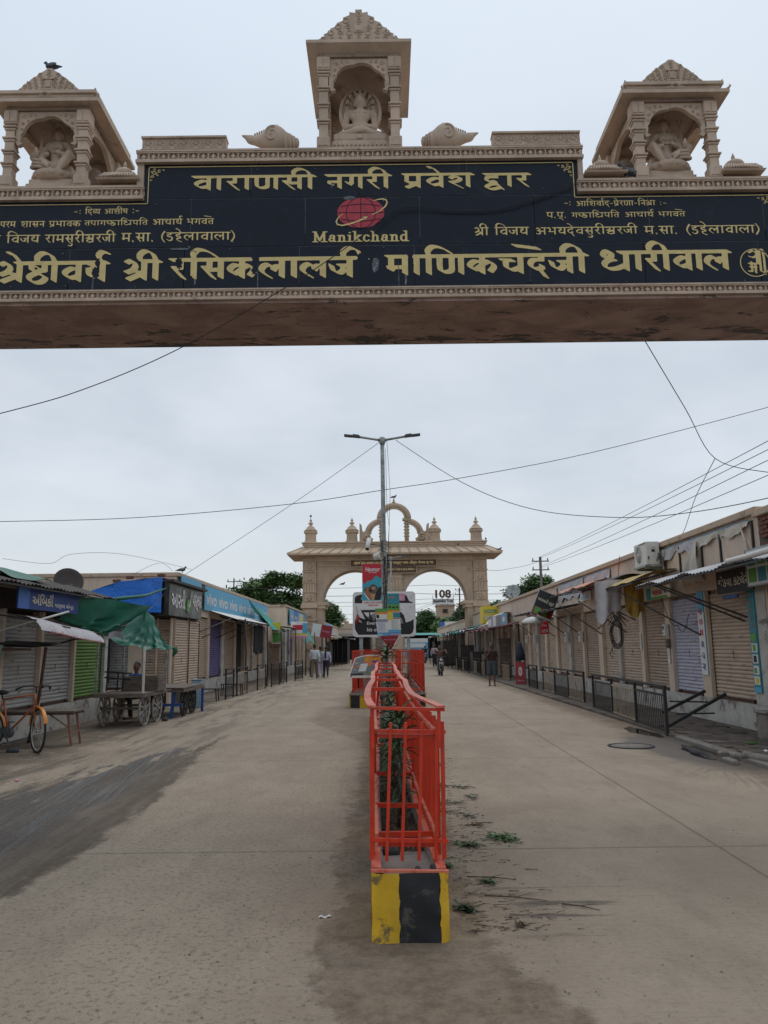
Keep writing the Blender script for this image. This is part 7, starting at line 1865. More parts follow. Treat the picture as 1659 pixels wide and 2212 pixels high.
# crest: triple arch with scrolls
b = MB()
for s in (-1, 1):
 b.tube([(s * .98, .7, z) for z in (9.58, 11.3)], .17, 10)
 for z in (9.65, 10.1, 10.35, 10.6, 10.85, 11.1, 11.3): b.lathe([(.2, z - .05), (.26, z), (.2, z + .05)], (s * .98, .7, 0), 10)
 b.box(s * .98 - .32, s * .98 + .32, .45, .95, 11.32, 11.5)
b.build('crest_column', 'stone_far', fg)
b = MB()
for rr, tt in ((1.12, .24),): b.tube([(rr * math.cos(a), .7, 11.5 + rr * .92 * math.sin(a)) for a in np.linspace(0, PI, 21)], tt, 10)
b.tube([(.86 * math.cos(a), .52, 11.5 + .86 * .92 * math.sin(a)) for a in np.linspace(0, PI, 21)], .07, 6)
for s in (-1, 1):
 b.tube([(s * (1.05 + 1.05 * math.sin(a)), .7, 10.25 + 1.05 * math.cos(a)) for a in np.linspace(0, PI * .55, 12)], [.22] * 12, 10)
 b.tube([(s * (1.05 + .8 * math.sin(a)), .52, 10.25 + .8 * math.cos(a)) for a in np.linspace(0, PI * .5, 12)], .06, 6)
 b.tube([(s * (2.1 + .02 * k), .7, 10.2 - .1 * k) for k in range(3)] + [(s * (2.15 + .42 * math.sin(a)), .7, 9.98 - .42 * math.cos(a) + .0) for a in np.linspace(-1.2, 3.2, 12)], .16, 8)
 b.ell((s * 2.15, .7, 10.05), (.3, .25, .36), 10, 8)
 curl(b, s * 2.15, 10.0, .3, .42, 1.2, 1, s, .06)
 b.prism([(s * 2.45, 9.58), (s * 2.72, 9.58), (s * 2.72, 11.15), (s * 2.55, 11.0), (s * 2.5, 10.6), (s * 2.35, 10.3)][::(1 if s > 0 else -1)], lambda x, z, d: (x, d, z), .85, .55)
b.lathe([(.1, 12.7), (.16, 12.8), (.06, 12.9), (.09, 12.98), (.01, 13.12)], (0, .7, 0), 10)
b.build('crest_arch', 'stone_far', fg)
mat('sign_brown', (.10, .05, .035), .7, .2, 2); mat('gold_dull', (.75, .58, .28), .7, .1)
for (x0, x1, z0, z1, s_, w_) in ((-3.38, 3.18, 7.66, 8.14, 'ત્રૈલોક્ય શાશ્વતા શંખેશ્વર પાર્શ્વનાથ તીર્થ મંગલ દ્વાર', 6.1), (-1.7, 1.62, 7.14, 7.6, 'શ્રી શંખેશ્વર પાર્શ્વનાથ જૈન દેરાસર ટ્રસ્ટ શંખેશ્વર', 3.1)):
 b = MB(); b.box(x0, x1, -.28, -.19, z0, z1); o = b.build('sign_board', 'sign_brown', fg)
 b = MB()
 for a0, a1, c0, c1 in ((x0 - .05, x1 + .05, z0 - .05, z0), (x0 - .05, x1 + .05, z1, z1 + .05), (x0 - .05, x0, z0, z1), (x1, x1 + .05, z0, z1)): b.box(a0, a1, -.3, -.19, c0, c1)
 b.build('sign_frame', 'stone_far_trim', o)
 txt(s_, w_, (x0 + (x1 - x0 - w_) / 2, -.29, z0 + (.1 if z0 > 7.5 else .14)), XD, ZD, 'gold_dull', o, h=.33 if z0 > 7.5 else .24, bold=.045)
# ------------------------------------------------------------------ trees
mat('tree_leaf', (.11, .20, .06), .5, .35, .6, bump=0); mat('tree_leaf_dark', (.065, .125, .042), .5, .35, .6, bump=0); mat('tree_leaf_fresh', (.13, .26, .065), .5, .3, .6, bump=0)
def tree(loc, crown, n, ls, label, trunk_r=.18, m='tree_leaf', m2='tree_leaf_dark', group=None, seed=0):
 """crown: list of (dx,dy,z,rx,ry,rz)"""
 rg = np.random.RandomState(seed + 5)
 t = thing('leafy_tree', label, 'tree', loc, 0, group)
 b = MB(); top = min(c[2] for c in crown)
 b.tube([(0, 0, -.1), (.1, 0, top * .4), (.05, .1, top * .8)], [trunk_r * 1.3, trunk_r, trunk_r * .8], 8); b.build('trunk', 'twig', t)
 b = MB()
 for c in crown: b.tube([(.05, .1, top * .75), (c[0] * .5, c[1] * .5, (top * .75 + c[2]) / 2 + .2), (c[0], c[1], c[2])], [trunk_r * .6, trunk_r * .35, trunk_r * .12], 6)
 b.build('limb', 'twig', t)
 vol = np.array([c[3] * c[4] * c[5] for c in crown]) ** .75; vol /= vol.sum()
 for mm, fr, q in ((m, .5, 0), (m2, .5, 1)):
  k = int(n * fr); ci = rg.choice(len(crown), k, p=vol); C_ = np.array(crown)[ci]
  # leaf clumps: choose clump centres on shells, scatter leaves round them
  nc = max(8, k // 22); cc = rg.choice(len(crown), nc, p=vol); d = rg.normal(size=(nc, 3)); d /= np.linalg.norm(d, axis=1)[:, None]
  CC = np.array(crown)[cc]; cen = CC[:, :3] + d * CC[:, 3:] * (rg.rand(nc, 1) ** .4) * .95
  w = rg.randint(0, nc, k); P = cen[w] + rg.normal(size=(k, 3)) * np.array([.32, .32, .2]) * ls * 4.2
  a = rg.rand(k) * 2 * PI; tl = rg.normal(0, .6, k)
  u = np.stack([np.cos(a), np.sin(a), rg.normal(0, .4, k)], 1) * ls * (.6 + .8 * rg.rand(k, 1)); v = np.stack([-np.sin(a) * np.cos(tl), np.cos(a) * np.cos(tl), np.sin(tl)], 1) * ls * .45 * (.6 + .8 * rg.rand(k, 1))
  V = np.stack([P - u, P - v, P + u, P + v], 1).reshape(-1, 3); F = np.arange(4 * k).reshape(-1, 4)
  raw('crown', V, F, mm, t, kind='stuff')
 return t
tree((-11.5, 76, 0), [(-3.2, 0, 6.2, 1.7, 2, 1.2), (-1.2, 0, 7.2, 1.7, 2, 1.1), (.6, 0, 8.2, 1.2, 1.5, .8), (2.6, 0, 7.9, 1.3, 1.5, .8), (1.4, 0, 6.0, 2.4, 2, 1.3), (3.4, 0, 5.4, 1.5, 2, 1.0), (-1.5, 0, 5.2, 3.0, 2, 1.2), (4.4, 0, 6.6, .7, 1, .5), (3.2, 0, 4.0, 1.8, 2, 1.2), (-2.4, 0, 4.2, 2.4, 2, 1.2)], 26000, .2, 'large open crowned tree rising behind the left shops beside the far gate', .3, seed=1)
tree((-7.4, 97, 0), [(0, 0, 6.0, 1.6, 2, 1.4), (-.8, 0, 4.6, 2, 2, 1.3), (1.1, 0, 4.9, 1.2, 1.5, 1.1)], 9000, .18, 'rounded tree seen through the left arch above the yellow sign', seed=2)
tree((14.8, 76, 0), [(-1.6, 0, 6.6, 1.3, 1.5, .8), (.2, 0, 7.5, 1.5, 1.5, .9), (2.0, 0, 6.6, 1.3, 1.4, .8), (.3, 0, 5.4, 2.6, 2, 1.3), (2.9, 0, 5.2, 1.0, 1, .9)], 14000, .18, 'tree behind the concrete utility pole over the right roofs', .25, seed=3)
tree((10.6, 72, 0), [(0, 0, 4.8, 1.4, 1.5, .9), (.8, 0, 4.0, 1.5, 1.5, .9)], 6000, .17, 'small tree between the right leg of the far gate and the satellite dish', seed=4)
tree((6.6, 122, 0), [(0, 0, 5.2, 1.8, 2, 1.8), (-1.2, 0, 3.6, 2.2, 2, 1.8), (1.6, 0, 3.8, 2.1, 2, 1.8), (-.2, 0, 6.3, 1.2, 1, .9)], 18000, .2, 'bushy tree through the right arch in front of the sandstone tower block', seed=5)
tree((8.6, 117, 0), [(0, 0, 4.0, 1.5, 2, 1.7), (.4, 0, 2.6, 1.8, 2, 1.3)], 9000, .2, 'brighter green tree overlapping the bushy one under the right arch', m='tree_leaf_fresh', m2='tree_leaf', seed=6)
tree((12.4, 124, 0), [(0, 0, 6.6, 1.5, 2, 1.1), (-1.4, 0, 5.2, 1.7, 2, 1.0), (1.6, 0, 5.6, 1.7, 2, 1.4), (.4, 0, 7.8, .9, 1, .7)], 12000, .2, 'tree at the foot of the far wooden pole inside the right arch', seed=7)
tree((27.5, 90, 0), [(0, 0, 9.3, 1.3, 1, .8), (-1, 0, 8.4, 1.6, 1, .9)], 3500, .18, 'tree tip just showing over the parapet left of the orange awning', seed=8)
tree((22.5, 80, 0), [(0, 0, 8.3, 1.0, 1, .6), (-.5, 0, 7.4, 1.3, 1, .8)], 3000, .17, 'small tree tip over the right parapet beyond the orange awning', seed=9)
# ------------------------------------------------------------------ poles
def upole(loc, h, label, arms=1, r=.12, m='kerb_concrete', tilt=0):
 t = thing('utility_pole', label, 'pole', loc, 0); t.rotation_euler = (0, tilt, 0)
 b = MB(); b.beam((0, 0, 0), (0, 0, h), r * 1.6, r * 1.2); b.build('pole', m, t)
 b = MB()
 for k in range(arms): z = h - .35 - k * .7; b.beam((-.7, 0, z), (.7, 0, z), .08)
 for k in range(arms):
  for x in (-.6, 0, .6): b.lathe([(.03, 0), (.06, .05), (.03, .12), (.05, .18), (.01, .22)], (x, 0, h - .3 - k * .7), 8)
 b.build('crossarm', 'galv_dark', t)
 return t
upole((12.6, 62, 0), 8.6, 'concrete utility pole above the right roofs where four wires meet', 2)
upole((11.2, 116, 0), 10.2, 'dark wooden pole inside the right arch near the number sign', 2, m='rust')
upole((18.6, 64, 0), 8.2, 'thick grey pole stub behind the trees on the right', 0, r=.2)
upole((-15.3, 78, 0), 8.6, 'thin dark pole over the left shops at the edge of the big tree', 1, r=.07, m='rust')
upole((-8.6, 75, 0), 7.8, 'thin dark pole between the big tree and the far gate', 0, r=.07, m='rust')
# ------------------------------------------------------------------ wires
def wire(label, pts, r=.011, sag=0, group=None):
 P = []
 for a, c in zip(pts[:-1], pts[1:]):
  a, c = Vector(a), Vector(c)
  for k in range(8): u = k / 8; p = a.lerp(c, u); p.z -= sag * 4 * u * (1 - u); P.append(p)
 P.append(Vector(pts[-1])); return MB().tube(P, r, 5).build('overhead_wire', 'cable', None, label=label, cat='wire', group=group)
def spl(pts, n=6):
 q = [pts[0]] + list(pts) + [pts[-1]]; out = []
 for i in range(1, len(q) - 2):
  a, b_, c, d = [np.array(x, float) for x in q[i - 1:i + 3]]
  for k in range(n): t = k / n; out.append(tuple(.5 * (2 * b_ + (c - a) * t + (2 * a - 5 * b_ + 4 * c - d) * t * t + (3 * b_ - a - 3 * c + d) * t ** 3)))
 return out + [tuple(pts[-1])]
def wires_(label, pts, r, group=None): return MB().tube(spl(pts), r, 5).build('overhead_wire', 'cable', None, label=label, cat='wire', group=group)
# near wires
wires_('thick sagging wire crossing the gate board lettering towards the lower left sky', [(-7.5, 8.85, 3.7), (-4.58, 8.85, 4.4), (-3.49, 8.85, 4.73), (-2.39, 8.85, 5.23), (-1.21, 8.85, 5.95), (-.59, 8.88, 6.39), (-.19, 8.93, 6.73), (.27, 8.96, 7.09), (1.04, 8.97, 7.04), (1.63, 8.97, 7.09), (2.49, 8.95, 7.39)], .006)
wires_('second strand loosely paired along the right of the globe emblem', [(-.1, 8.95, 6.76), (.3, 8.97, 7.05), (1.0, 8.975, 7.02), (1.63, 8.975, 7.06), (2.5, 8.96, 7.37)], .004)
wires_('wire dropping from behind the gate beam to the knot above the near right roof', [(3.76, 10.45, 5.9), (4.9, 12, 5.35), (5.98, 13.5, 4.87), (6.4, 12.5, 4.38), (6.9, 11.5, 4.1)], .007)
wires_('wire hanging from the knot down to the near right parapet', [(5.98, 13.5, 4.87), (6.4, 15.5, 4.55), (6.86, 17.4, 4.14), (6.75, 17.6, 3.96)], .007)
wires_('long wire crossing the whole sky in front of the lamp pole', [(-13, 22, 5.3), (-11.14, 22, 5.3), (-7.12, 22, 5.37), (-2.66, 22, 5.72), (-.0, 21.5, 6.0), (2.32, 22, 6.44), (6.09, 22, 7.14), (11.45, 22, 8.47), (14, 22, 9.2)], .010)
wires_('thin stay wire from the lamp top down to the left roof', [(-.1, 20, 7.0), (-2.66, 22, 5.72), (-6.5, 25, 3.98)], .007)
wires_('wire drooping from the lamp arm to the near right roof', [(.34, 20, 7.05), (1.9, 18, 5.43), (3.33, 17, 4.6), (4.73, 15.5, 4.14), (5.56, 14, 3.96), (6.1, 12, 3.85), (6.6, 11, 3.95)], .008)
for q, (za, zb2, xo) in enumerate(((6.9, 8.62, 0), (6.72, 8.55, .1), (6.35, 7.8, -.1), (6.0, 7.72, 0))):
 wire(('highest', 'second highest', 'third', 'lowest')[q] + ' of four service wires from the concrete pole over the right roofs', [(12.6 + xo, 62, zb2), (10.3 + xo, 20, za), (9.86 + xo, 12, za - .33)], .011, .12, 'service wires over the right roofs')
for q, (z0, z1, y) in enumerate(((7.1, 6.6, 66), (6.0, 5.8, 70), (8.3, 7.9, 95), (7.2, 7.0, 100), (6.0, 6.1, 98), (9.3, 9.1, 112), (5.2, 5.0, 90))):
 wire('distant wire seen through the arches of the far gate', [(-22, y, z0), (4, y, (z0 + z1) / 2 - .1), (26, y, z1 + .4)], .016, .35, 'distant wires beyond the far gate')
for q, (x1, z1, z0) in enumerate(((11.2, 9.8, 4.5), (11.2, 9.4, 4.0), (11.2, 9.0, 5.2))):
 wire('slanting distant wire running down from the far wooden pole', [(x1, 116, z1), (2.2 - q, 100, z0 + 1.2), (-4, 92, z0)], .016, .2, 'slanting wires beyond the far gate')
wire('wire from the far left pole to the far gate', [(-15.3, 78, 8.4), (-8.6, 75, 7.6), (-6, 66, 6.9)], .014, .15)
wire('wire looping from the pole to the far gate right leg', [(12.6, 62, 8.3), (10, 61, 7.6), (8.0, 60, 7.4)], .014, .1)
for q, pts in enumerate(([(-10.5, 21, 4.1), (-9.2, 21, 3.95), (-8.6, 21, 4.2), (-7.5, 22, 4.3), (-6.3, 25, 4.15)], [(-12, 21, 3.5), (-9.5, 20, 3.45), (-8.3, 20, 3.35)], [(-6.9, 25, 4.1), (-7.3, 24.8, 4.35), (-7.9, 24, 3.9)])):
 wires_('slack wire lying above the left roofs near the dark satellite dish', pts, .005, 'slack wires above the left roofs')
# birds on the street
for loc, rot, lb, s in (((-6.6, 25.0, 4.05), R(30), 'pigeon on the end of the cream parapet above the black parlour sign', 1.1), ((-3.6, 66, 6.8), R(0), 'pigeon on the distant wire inside the left arch', 1.6), ((5.6, 58.1, 9.1), R(60), 'bird on the sloping eave of the far gate', 1.5), ((8.75, 58.1, 8.68), R(0), 'bird on the right corner of the far gate eave', 1.4), ((7.85, 59, 9.6), R(80), 'bird on the far gate parapet beside the last dome', 1.4), ((.8, 59.7, 13.1), R(0), 'black bird on the very top of the far gate crest', 1.7), ((-5.77, 59.7, 11.65), R(90), 'dark bird on the first dome of the far gate', 1.5)):
 bird(loc, rot, lb, s)
# ------------------------------------------------------------------ sandstone block with number sign
t = thing('sandstone_building', 'sandstone tower block carrying the number sign, seen through the right arch', 'building', (12, 150, 0))
b = MB(); b.box(-2.2, 6, 0, 10, 0, 6.9); b.box(-2.6, 6.4, -.3, 10, 6.9, 7.3); b.build('wall', 'stone_far', t)
b = MB(); b.box(-1.9, 1.5, .4, 5, 7.3, 9.4); b.box(-2.1, 1.7, .2, 5.2, 9.2, 9.5); b.build('tower', 'stone_far', t)
for (x, z, w, h) in ((-.9, 7.8, 1.1, .9), (.7, 3.0, 1.0, 1.8), (-1.2, 5.2, .7, .8), (.8, 5.2, .7, .8), (2.4, 5.2, .7, .8)):
 b = MB(); b.box(x, x + w, -.06 if z < 7 else .3, .1 if z < 7 else .5, z, z + h); f = b.build('window', 'stone_dark', t)
 b = MB(); b.box(x + .1, x + w - .1, -.09 if z < 7 else .27, -.065 if z < 7 else .295, z + .1, z + h - .1); b.build('pane', 'interior_dark', f)
sg = MB(); sg.box(-2.8, 1.4, .0, .15, 9.55, 10.6); sgo = sg.build('sign_board', 'print_white', t)
txt('Bhaktivihar Trust', 3.8, (-2.6, -.02, 9.9), XD, ZD, 'print_black', sgo, h=.55, bold=.04)
txt('108', 3.1, (-2.25, -.0, 10.75), XD, ZD, 'sign_brown', t, h=1.6, bold=.04)
b = MB()
for x in (-2.7, -2.0, -1, .2, 1.3): b.cyl((x, .1, 9.4), (x, .1, 11.3), .05, n=6)
b.build('sign_posts', 'galv_dark', t)
t = thing('solar_roof', 'dark sloping canopy on the roof left of the number sign tower', 'canopy', (6.2, 148, 0))
b = MB(); b.add([(-1.5, 0, 8.3), (1.8, 0, 7.6), (1.8, 3, 7.6), (-1.5, 3, 8.4), (-1.5, 0, 8.2), (1.8, 0, 7.5), (1.8, 3, 7.5), (-1.5, 3, 8.3)], [(0, 1, 2, 3), (7, 6, 5, 4), (0, 4, 5, 1), (1, 5, 6, 2), (2, 6, 7, 3), (3, 7, 4, 0)])
for x in (-1.3, 1.6): b.cyl((x, 1, 0), (x, 1, 7.6), .08, n=6)
b.build('canopy', 'sheet_dark', t)
t = thing('temple_crest', 'low cream temple roof crest with a round dome beyond the left arch', 'temple', (-10.0, 128, 0))
b = MB(); b.box(-4, 5, 0, 4, 0, 5.4); b.lathe([(1.1, 5.4), (1.2, 6.0), (.9, 6.8), (.3, 7.2), (.05, 7.7)], (.3, 1.5, 0), 14)
for s in (-1, 1): b.tube([(.3 + s * 1.2, 1, 5.9), (.3 + s * 2.4, 1, 6.0), (.3 + s * 3.6, 1, 5.5)], .3, 6)
b.build('roof_crest', 'stone_far_trim', t)

# ------------------------------------------------------------------ railings along both footways
BARM = {m: MB().cbox((0, 0, .325), (.018, .010, .60)).mesh('railing_bar', m) for m in ('iron_black', 'bar_cream')} if mat('bar_cream', (.36, .285, .20), .7, .3, 2, dirt=(.11, .055, .03), da=.7, ds=3, dt=.52, bump=.2) else {}
def railing(a, c, secs, label, h=.86, z0=.0, post=True):
 a, c = Vector((*a, z0)), Vector((*c, z0)); L = (c - a).length; rot = math.atan2(c.y - a.y, c.x - a.x)
 t = thing('street_railing', label, 'railing', a, rot)
 n = len(secs)
 for x in np.linspace(0, L, n + 1): MB().box(x - .025, x + .025, -.025, .025, 0, h).build('post', 'iron_black', t)
 MB().box(-.04, L + .04, -.03, .03, h - .04, h + .005).build('top_rail', 'iron_black', t)
 for i, m in enumerate(secs):
  x0, x1 = L * i / n + .04, L * (i + 1) / n - .04; mm = 'bar_cream' if m == 'c' else 'iron_black'
  MB().box(x0, x1, -.018, .018, h - .19, h - .155).build('mid_rail', mm, t); MB().box(x0, x1, -.018, .018, .07, .10).build('bottom_rail', mm, t)
  k = max(3, int((x1 - x0) / .115))
  for j in range(k): link('railing_bar', BARM[mm], t, (x0 + (x1 - x0) * (j + .5) / k, 0, .06))
 return t
railing((4.93, 13.97), (5.2, 19.8), 'bcb', 'nearest long railing on the right, black cream and black sections, by the puddle')
railing((5.35, 21.3), (5.38, 26.9), 'cbc', 'second railing on the right, cream black and cream sections')
railing((5.38, 28.0), (5.4, 29.7), 'b', 'short all black railing between the cream railing and the red placard')
railing((5.5, 34.8), (5.5, 37.2), 'c', 'cream railing directly behind the standing man')
railing((5.2, 41), (5.2, 46.5), 'cbc', 'railing beyond the standing man with one black section')
railing((5.0, 48), (5.0, 56), 'bcbc', 'far right railing stretch reaching the gate leg')
railing((-5.11, 25.1), (-5.08, 26.2), 'b', 'lone tall black railing panel on the left beside the low bench', h=.95)
railing((-5.06, 26.7), (-5.04, 28.5), 'c', 'rusty cream railing second from the blue bin on the left', h=.95)
railing((-4.95, 30.3), (-4.85, 31.6), 'c', 'rusty cream railing in front of the shutters below the black coats', h=.95)
railing((-4.75, 32.6), (-4.6, 36.4), 'bb', 'black double railing on the left under the pink poster', h=.95)
railing((-4.4, 38), (-4.3, 40.5), 'b', 'black railing next to the walkers', h=.95)
railing((-4.18, 43.4), (-4.0, 46.8), 'c', 'pale railing just behind the two walkers', h=.95)
# kite braces behind the near right railing
t = thing('folded_trestle', 'folded black trestle leaning between the near railing end and the plinth', 'trestle', (5.4, 14.0, .1))
b = MB(); b.beam((-.4, .1, .05), (.75, .3, .58), .05); b.beam((-.35, .5, .25), (.5, .6, .62), .05); b.beam((-.2, .2, .25), (.5, .25, .25), .025); b.beam((-.2, .5, .45), (.6, .55, .42), .025); b.build('frame', 'iron_black', t)
t = thing('concrete_block', 'grey concrete block at the foot of the near right plinth', 'block', (6.15, 12.7, .05)); MB().bbox(-.15, .17, -.15, .2, 0, .42, .02).build('block', 'kerb_concrete', t); MB().bbox(-.17, .19, -.17, .22, .42, .46, .012).build('cap', 'cement', t)
t = thing('litter_bag', 'crumpled bright green packet on the footway by the drain pipe', 'litter', (5.35, 11.7, .12)); b = MB(); b.ell((0, 0, .02), (.1, .06, .025), 8, 5); b.v = [(x + random.uniform(-.015, .015), y + random.uniform(-.015, .015), z) for x, y, z in b.v]; b.build('packet', 'leaf_fresh', t)
t = thing('litter_bag', 'scrap of white paper on the wet footway edge', 'litter', (5.2, 10.95, .11)); MB().sheet(lambda u, v: (.14 * u, .1 * v, .01 + .02 * math.sin(9 * u)), 5, 4, .003).build('paper', 'print_white', t)
t = thing('litter_bag', 'pink crumpled wrapper on the left carriageway beside the wet streak', 'litter', (-4.6, 9.97, .0)); b = MB(); b.ell((0, 0, .015), (.03, .025, .02), 6, 4); b.build('wrapper', 'print_pink', t)
t = thing('fallen_paper', 'flat pale scrap on the road left of the median end', 'litter', (-.42, 4.95, .003)); MB().sheet(lambda u, v: (.07 * u, .03 * v + .01 * u, .003 + .006 * math.sin(9 * u)), 5, 3, .002).build('paper', 'print_white', t)
# red placard with a dark cloth
mat('placard_red', (.36, .045, .06), .6, .1, 3)
t = thing('red_placard', 'upright red placard with a round white logo propped on a railing, dark cloth above', 'placard', (5.22, 31.6, 0), R(-8)); t.scale = (.6, 1, .92)
MB().box(0, .62, 0, .03, .02, 1.0).build('panel', 'placard_red', t)
poly(t, [(.31 + .13 * math.cos(a), .6 + .2 * math.sin(a)) for a in np.linspace(0, 2 * PI, 21)[:-1]], -.003, 'white'); txt('b', .1, (.26, -.006, .52), XD, ZD, 'print_red', t, h=.17, bold=.03); txt('OPEN UPI', .42, (.1, -.004, .18), XD, ZD, 'print_white', t, h=.05)
MB().tube([(.66, .04, 0), (.66, .04, 1.35)], .025, 6).build('post', 'iron_black', t)
t = thing('draped_jacket', 'dark blue jacket draped over the post beside the red placard', 'clothes', (5.45, 31.7, 1.0))
b = MB(); b.tube([(0, 0, .75), (0, -.02, .6), (.0, -.02, .3), (0, 0, 0)], [.04, .09, .17, .2], 8); b.build('jacket', 'cloth_navy' if mat('cloth_navy', (.02, .03, .06), .9, .2) else '', t)

# ------------------------------------------------------------------ people
mat('skin', (.14, .07, .045), .6, .1, 8, bump=0); mat('hair', (.01, .009, .008), .6, .2, bump=0)
for n_, c_ in (('shirt_white', (.55, .56, .60)), ('shirt_lilac', (.42, .40, .52)), ('shirt_maroon', (.045, .018, .022)), ('shirt_brown', (.13, .055, .045)), ('shirt_green', (.18, .27, .20)), ('shirt_dark', (.02, .02, .025)), ('shirt_pink', (.45, .38, .40)), ('trouser_khaki', (.155, .13, .095)), ('trouser_navy', (.02, .024, .035)), ('short_grey', (.055, .07, .08)), ('shirt_blue', (.03, .09, .25))):
 mat(n_, c_, .85, .12, 6, bump=.2, bs=25)
def person(loc, rot, label, shirt, trouser, legs=((0, 0), (0, 0)), arms=None, shorts=False, h=1.68, extra=None, seated=False):
 t = thing('person', label, 'person', loc, rot); t.scale = (h / 1.7,) * 3
 # faces local -y; legs: forward swing (y) of each foot and lift
 hip = .9; sh = 1.40
 if seated: hip = .55; sh = 1.05
 P = []; T = []; S = []
 for s, (fw, lift) in zip((-1, 1), legs):
  hp_ = (s * .09, 0, hip)
  if seated: kn = (s * .13, -.42, hip - .02); ft = (s * .14, -.36 - fw, lift + .08)
  else: kn = (s * .095, -fw * .55 - .03 - lift * .4, .48 + lift * .3); ft = (s * .10, -fw, .09 + lift)
  T += [cap(hp_, kn, .095, .07)]
  if not shorts: T += [cap(kn, (ft[0], ft[1], ft[2] + .02), .068, .055)]
  P += [cap(kn, ft, .055, .035), cap((ft[0], ft[1] + .03, ft[2] - .045), (ft[0], ft[1] - .15, ft[2] - .06), .04, .032)]
 T += [elp((0, 0, hip + .04), (.17, .12, .13))]
 P += [elp((0, 0, (hip + sh) / 2), (.14, .09, .3)), cap((0, 0, sh), (0, -.01, sh + .13), .05), elp((0, -.015, sh + .215), (.075, .092, .115)), cap((0, -.1, sh + .205), (0, -.115, sh + .19), .012, .016), elp((-.078, 0, sh + .21), (.015, .025, .033)), elp((.078, 0, sh + .21), (.015, .025, .033))]
 S += [elp((0, 0, sh - .18), (.175, .115, .24)), elp((0, 0, hip + .12), (.165, .115, .16)), cap((-.15, 0, sh - .03), (.15, 0, sh - .03), .065)]
 arms = arms or (((-.25, 0, sh - .3), (-.24, -.06, sh - .56)), ((.25, 0, sh - .3), (.24, -.06, sh - .56)))
 for s, (el_, ha) in zip((-1, 1), arms):
  sp = (s * .185, 0, sh - .02); P += [cap(sp, el_, .042, .036), cap(el_, ha, .036, .024)]
  d = (Vector(ha) - Vector(el_)).normalized()
  hb = Vector(ha)
  P += [elp(tuple(hb + d * .045), (.035, .028, .045))]
  for q in range(4): P += [cap(tuple(hb + d * .07 + Vector(((q - 1.5) * .016, 0, 0))), tuple(hb + d * (.125 - abs(q - 1.3) * .012) + Vector(((q - 1.5) * .017, -.012, 0))), .0095, .008)]
  P += [cap(tuple(hb + d * .03 + Vector((-s * .03, -.01, 0))), tuple(hb + d * .075 + Vector((-s * .045, -.025, 0))), .01, .008)]
  S += [cap(sp, tuple(Vector(sp).lerp(Vector(el_), .8 if extra == 'short' else 1)), .062, .056)]
  if extra != 'short': S += [cap(el_, tuple(Vector(el_).lerp(Vector(ha), .9)), .053, .042)]
 blob('body', P, .017, 'skin', t, k=.012); blob('shirt', S, .02, shirt, t, k=.035)
 Tt = list(T)
 if shorts: Tt = [cap((s * .09, 0, hip), tuple(Vector((s * .09, 0, hip)).lerp(Vector((s * .11, -.03, .48)), .98)), .11, .095) for s in (-1, 1)] + [elp((0, 0, hip + .04), (.175, .125, .13))]
 blob('trousers', Tt, .02, trouser, t, k=.03)
 blob('hair', [elp((0, .015, sh + .255), (.084, .098, .1))], .016, 'hair', t, cut=lambda Q: np.minimum(1, (sh + .225) - Q[..., 2] - np.clip(Q[..., 1], -.1, .1) * .9 ))
 b = MB()
 for s in (-1, 1): b.ell((s * .03, -.095, sh + .225), (.013, .008, .008), 6, 4)
 b.ell((0, -.1, sh + .155), (.024, .008, .006), 6, 4); b.build('face_features', 'hair', t)
 b = MB()
 for s, (fw, lift) in zip((-1, 1), legs):
  y = -.36 - fw if seated else -fw; b.bbox(s * .1 - .045, s * .1 + .045, y - .2, y + .07, lift - .005, lift + .04, .01)
 b.build('sandals', 'black_plastic', t)
 return t
walkarm = (((-.25, .1, 1.12), (-.26, .06, .86)), ((.25, -.06, 1.12), (.25, -.2, .9)))
person((-3.75, 41.2, 0), R(176), 'man in white long sleeved shirt and khaki trousers walking away on the left', 'shirt_white', 'trouser_khaki', ((.22, .0), (-.2, .06)), walkarm, h=1.72)
person((-3.18, 41.6, 0), R(184), 'walker in lilac shirt and dark trousers with a dark scarf down the back', 'shirt_lilac', 'trouser_navy', ((-.22, .07), (.2, 0)), walkarm, h=1.6)
person((-3.6, 43.2, 0), R(180), 'walker in pale green mostly hidden between the two men on the left', 'shirt_green', 'shirt_lilac', ((.1, 0), (-.1, .03)), walkarm, h=1.62)
person((4.26, 31.6, 0), R(-4), 'man in dark maroon T-shirt and grey shorts standing with a hand at his mouth', 'shirt_maroon', 'short_grey', ((0, 0), (.05, 0)), (((-.24, -.1, 1.12), (-.06, -.2, 1.40)), ((.26, 0, 1.12), (.27, -.05, .86))), shorts=True, extra='short', h=1.66)
person((3.75, 60, 0), 0, 'distant walker in pale shirt and dark trousers behind the motorcyclist', 'shirt_pink', 'trouser_navy', ((.15, 0), (-.15, .04)), walkarm, h=1.7)
person((-6.0, 18.9, 0), R(-20), 'figure in black with blue sitting behind the food cart under the green tarpaulin', 'shirt_blue', 'shirt_dark', seated=True, h=1.6)
t = thing('scarf', 'dark scarf hanging down the back of the walker in lilac', 'scarf', (-3.2, 41.49, 1.0)); MB().box(-.04, .05, -.05, -.03, 0, .42).build('cloth', 'cloth_dark', t)
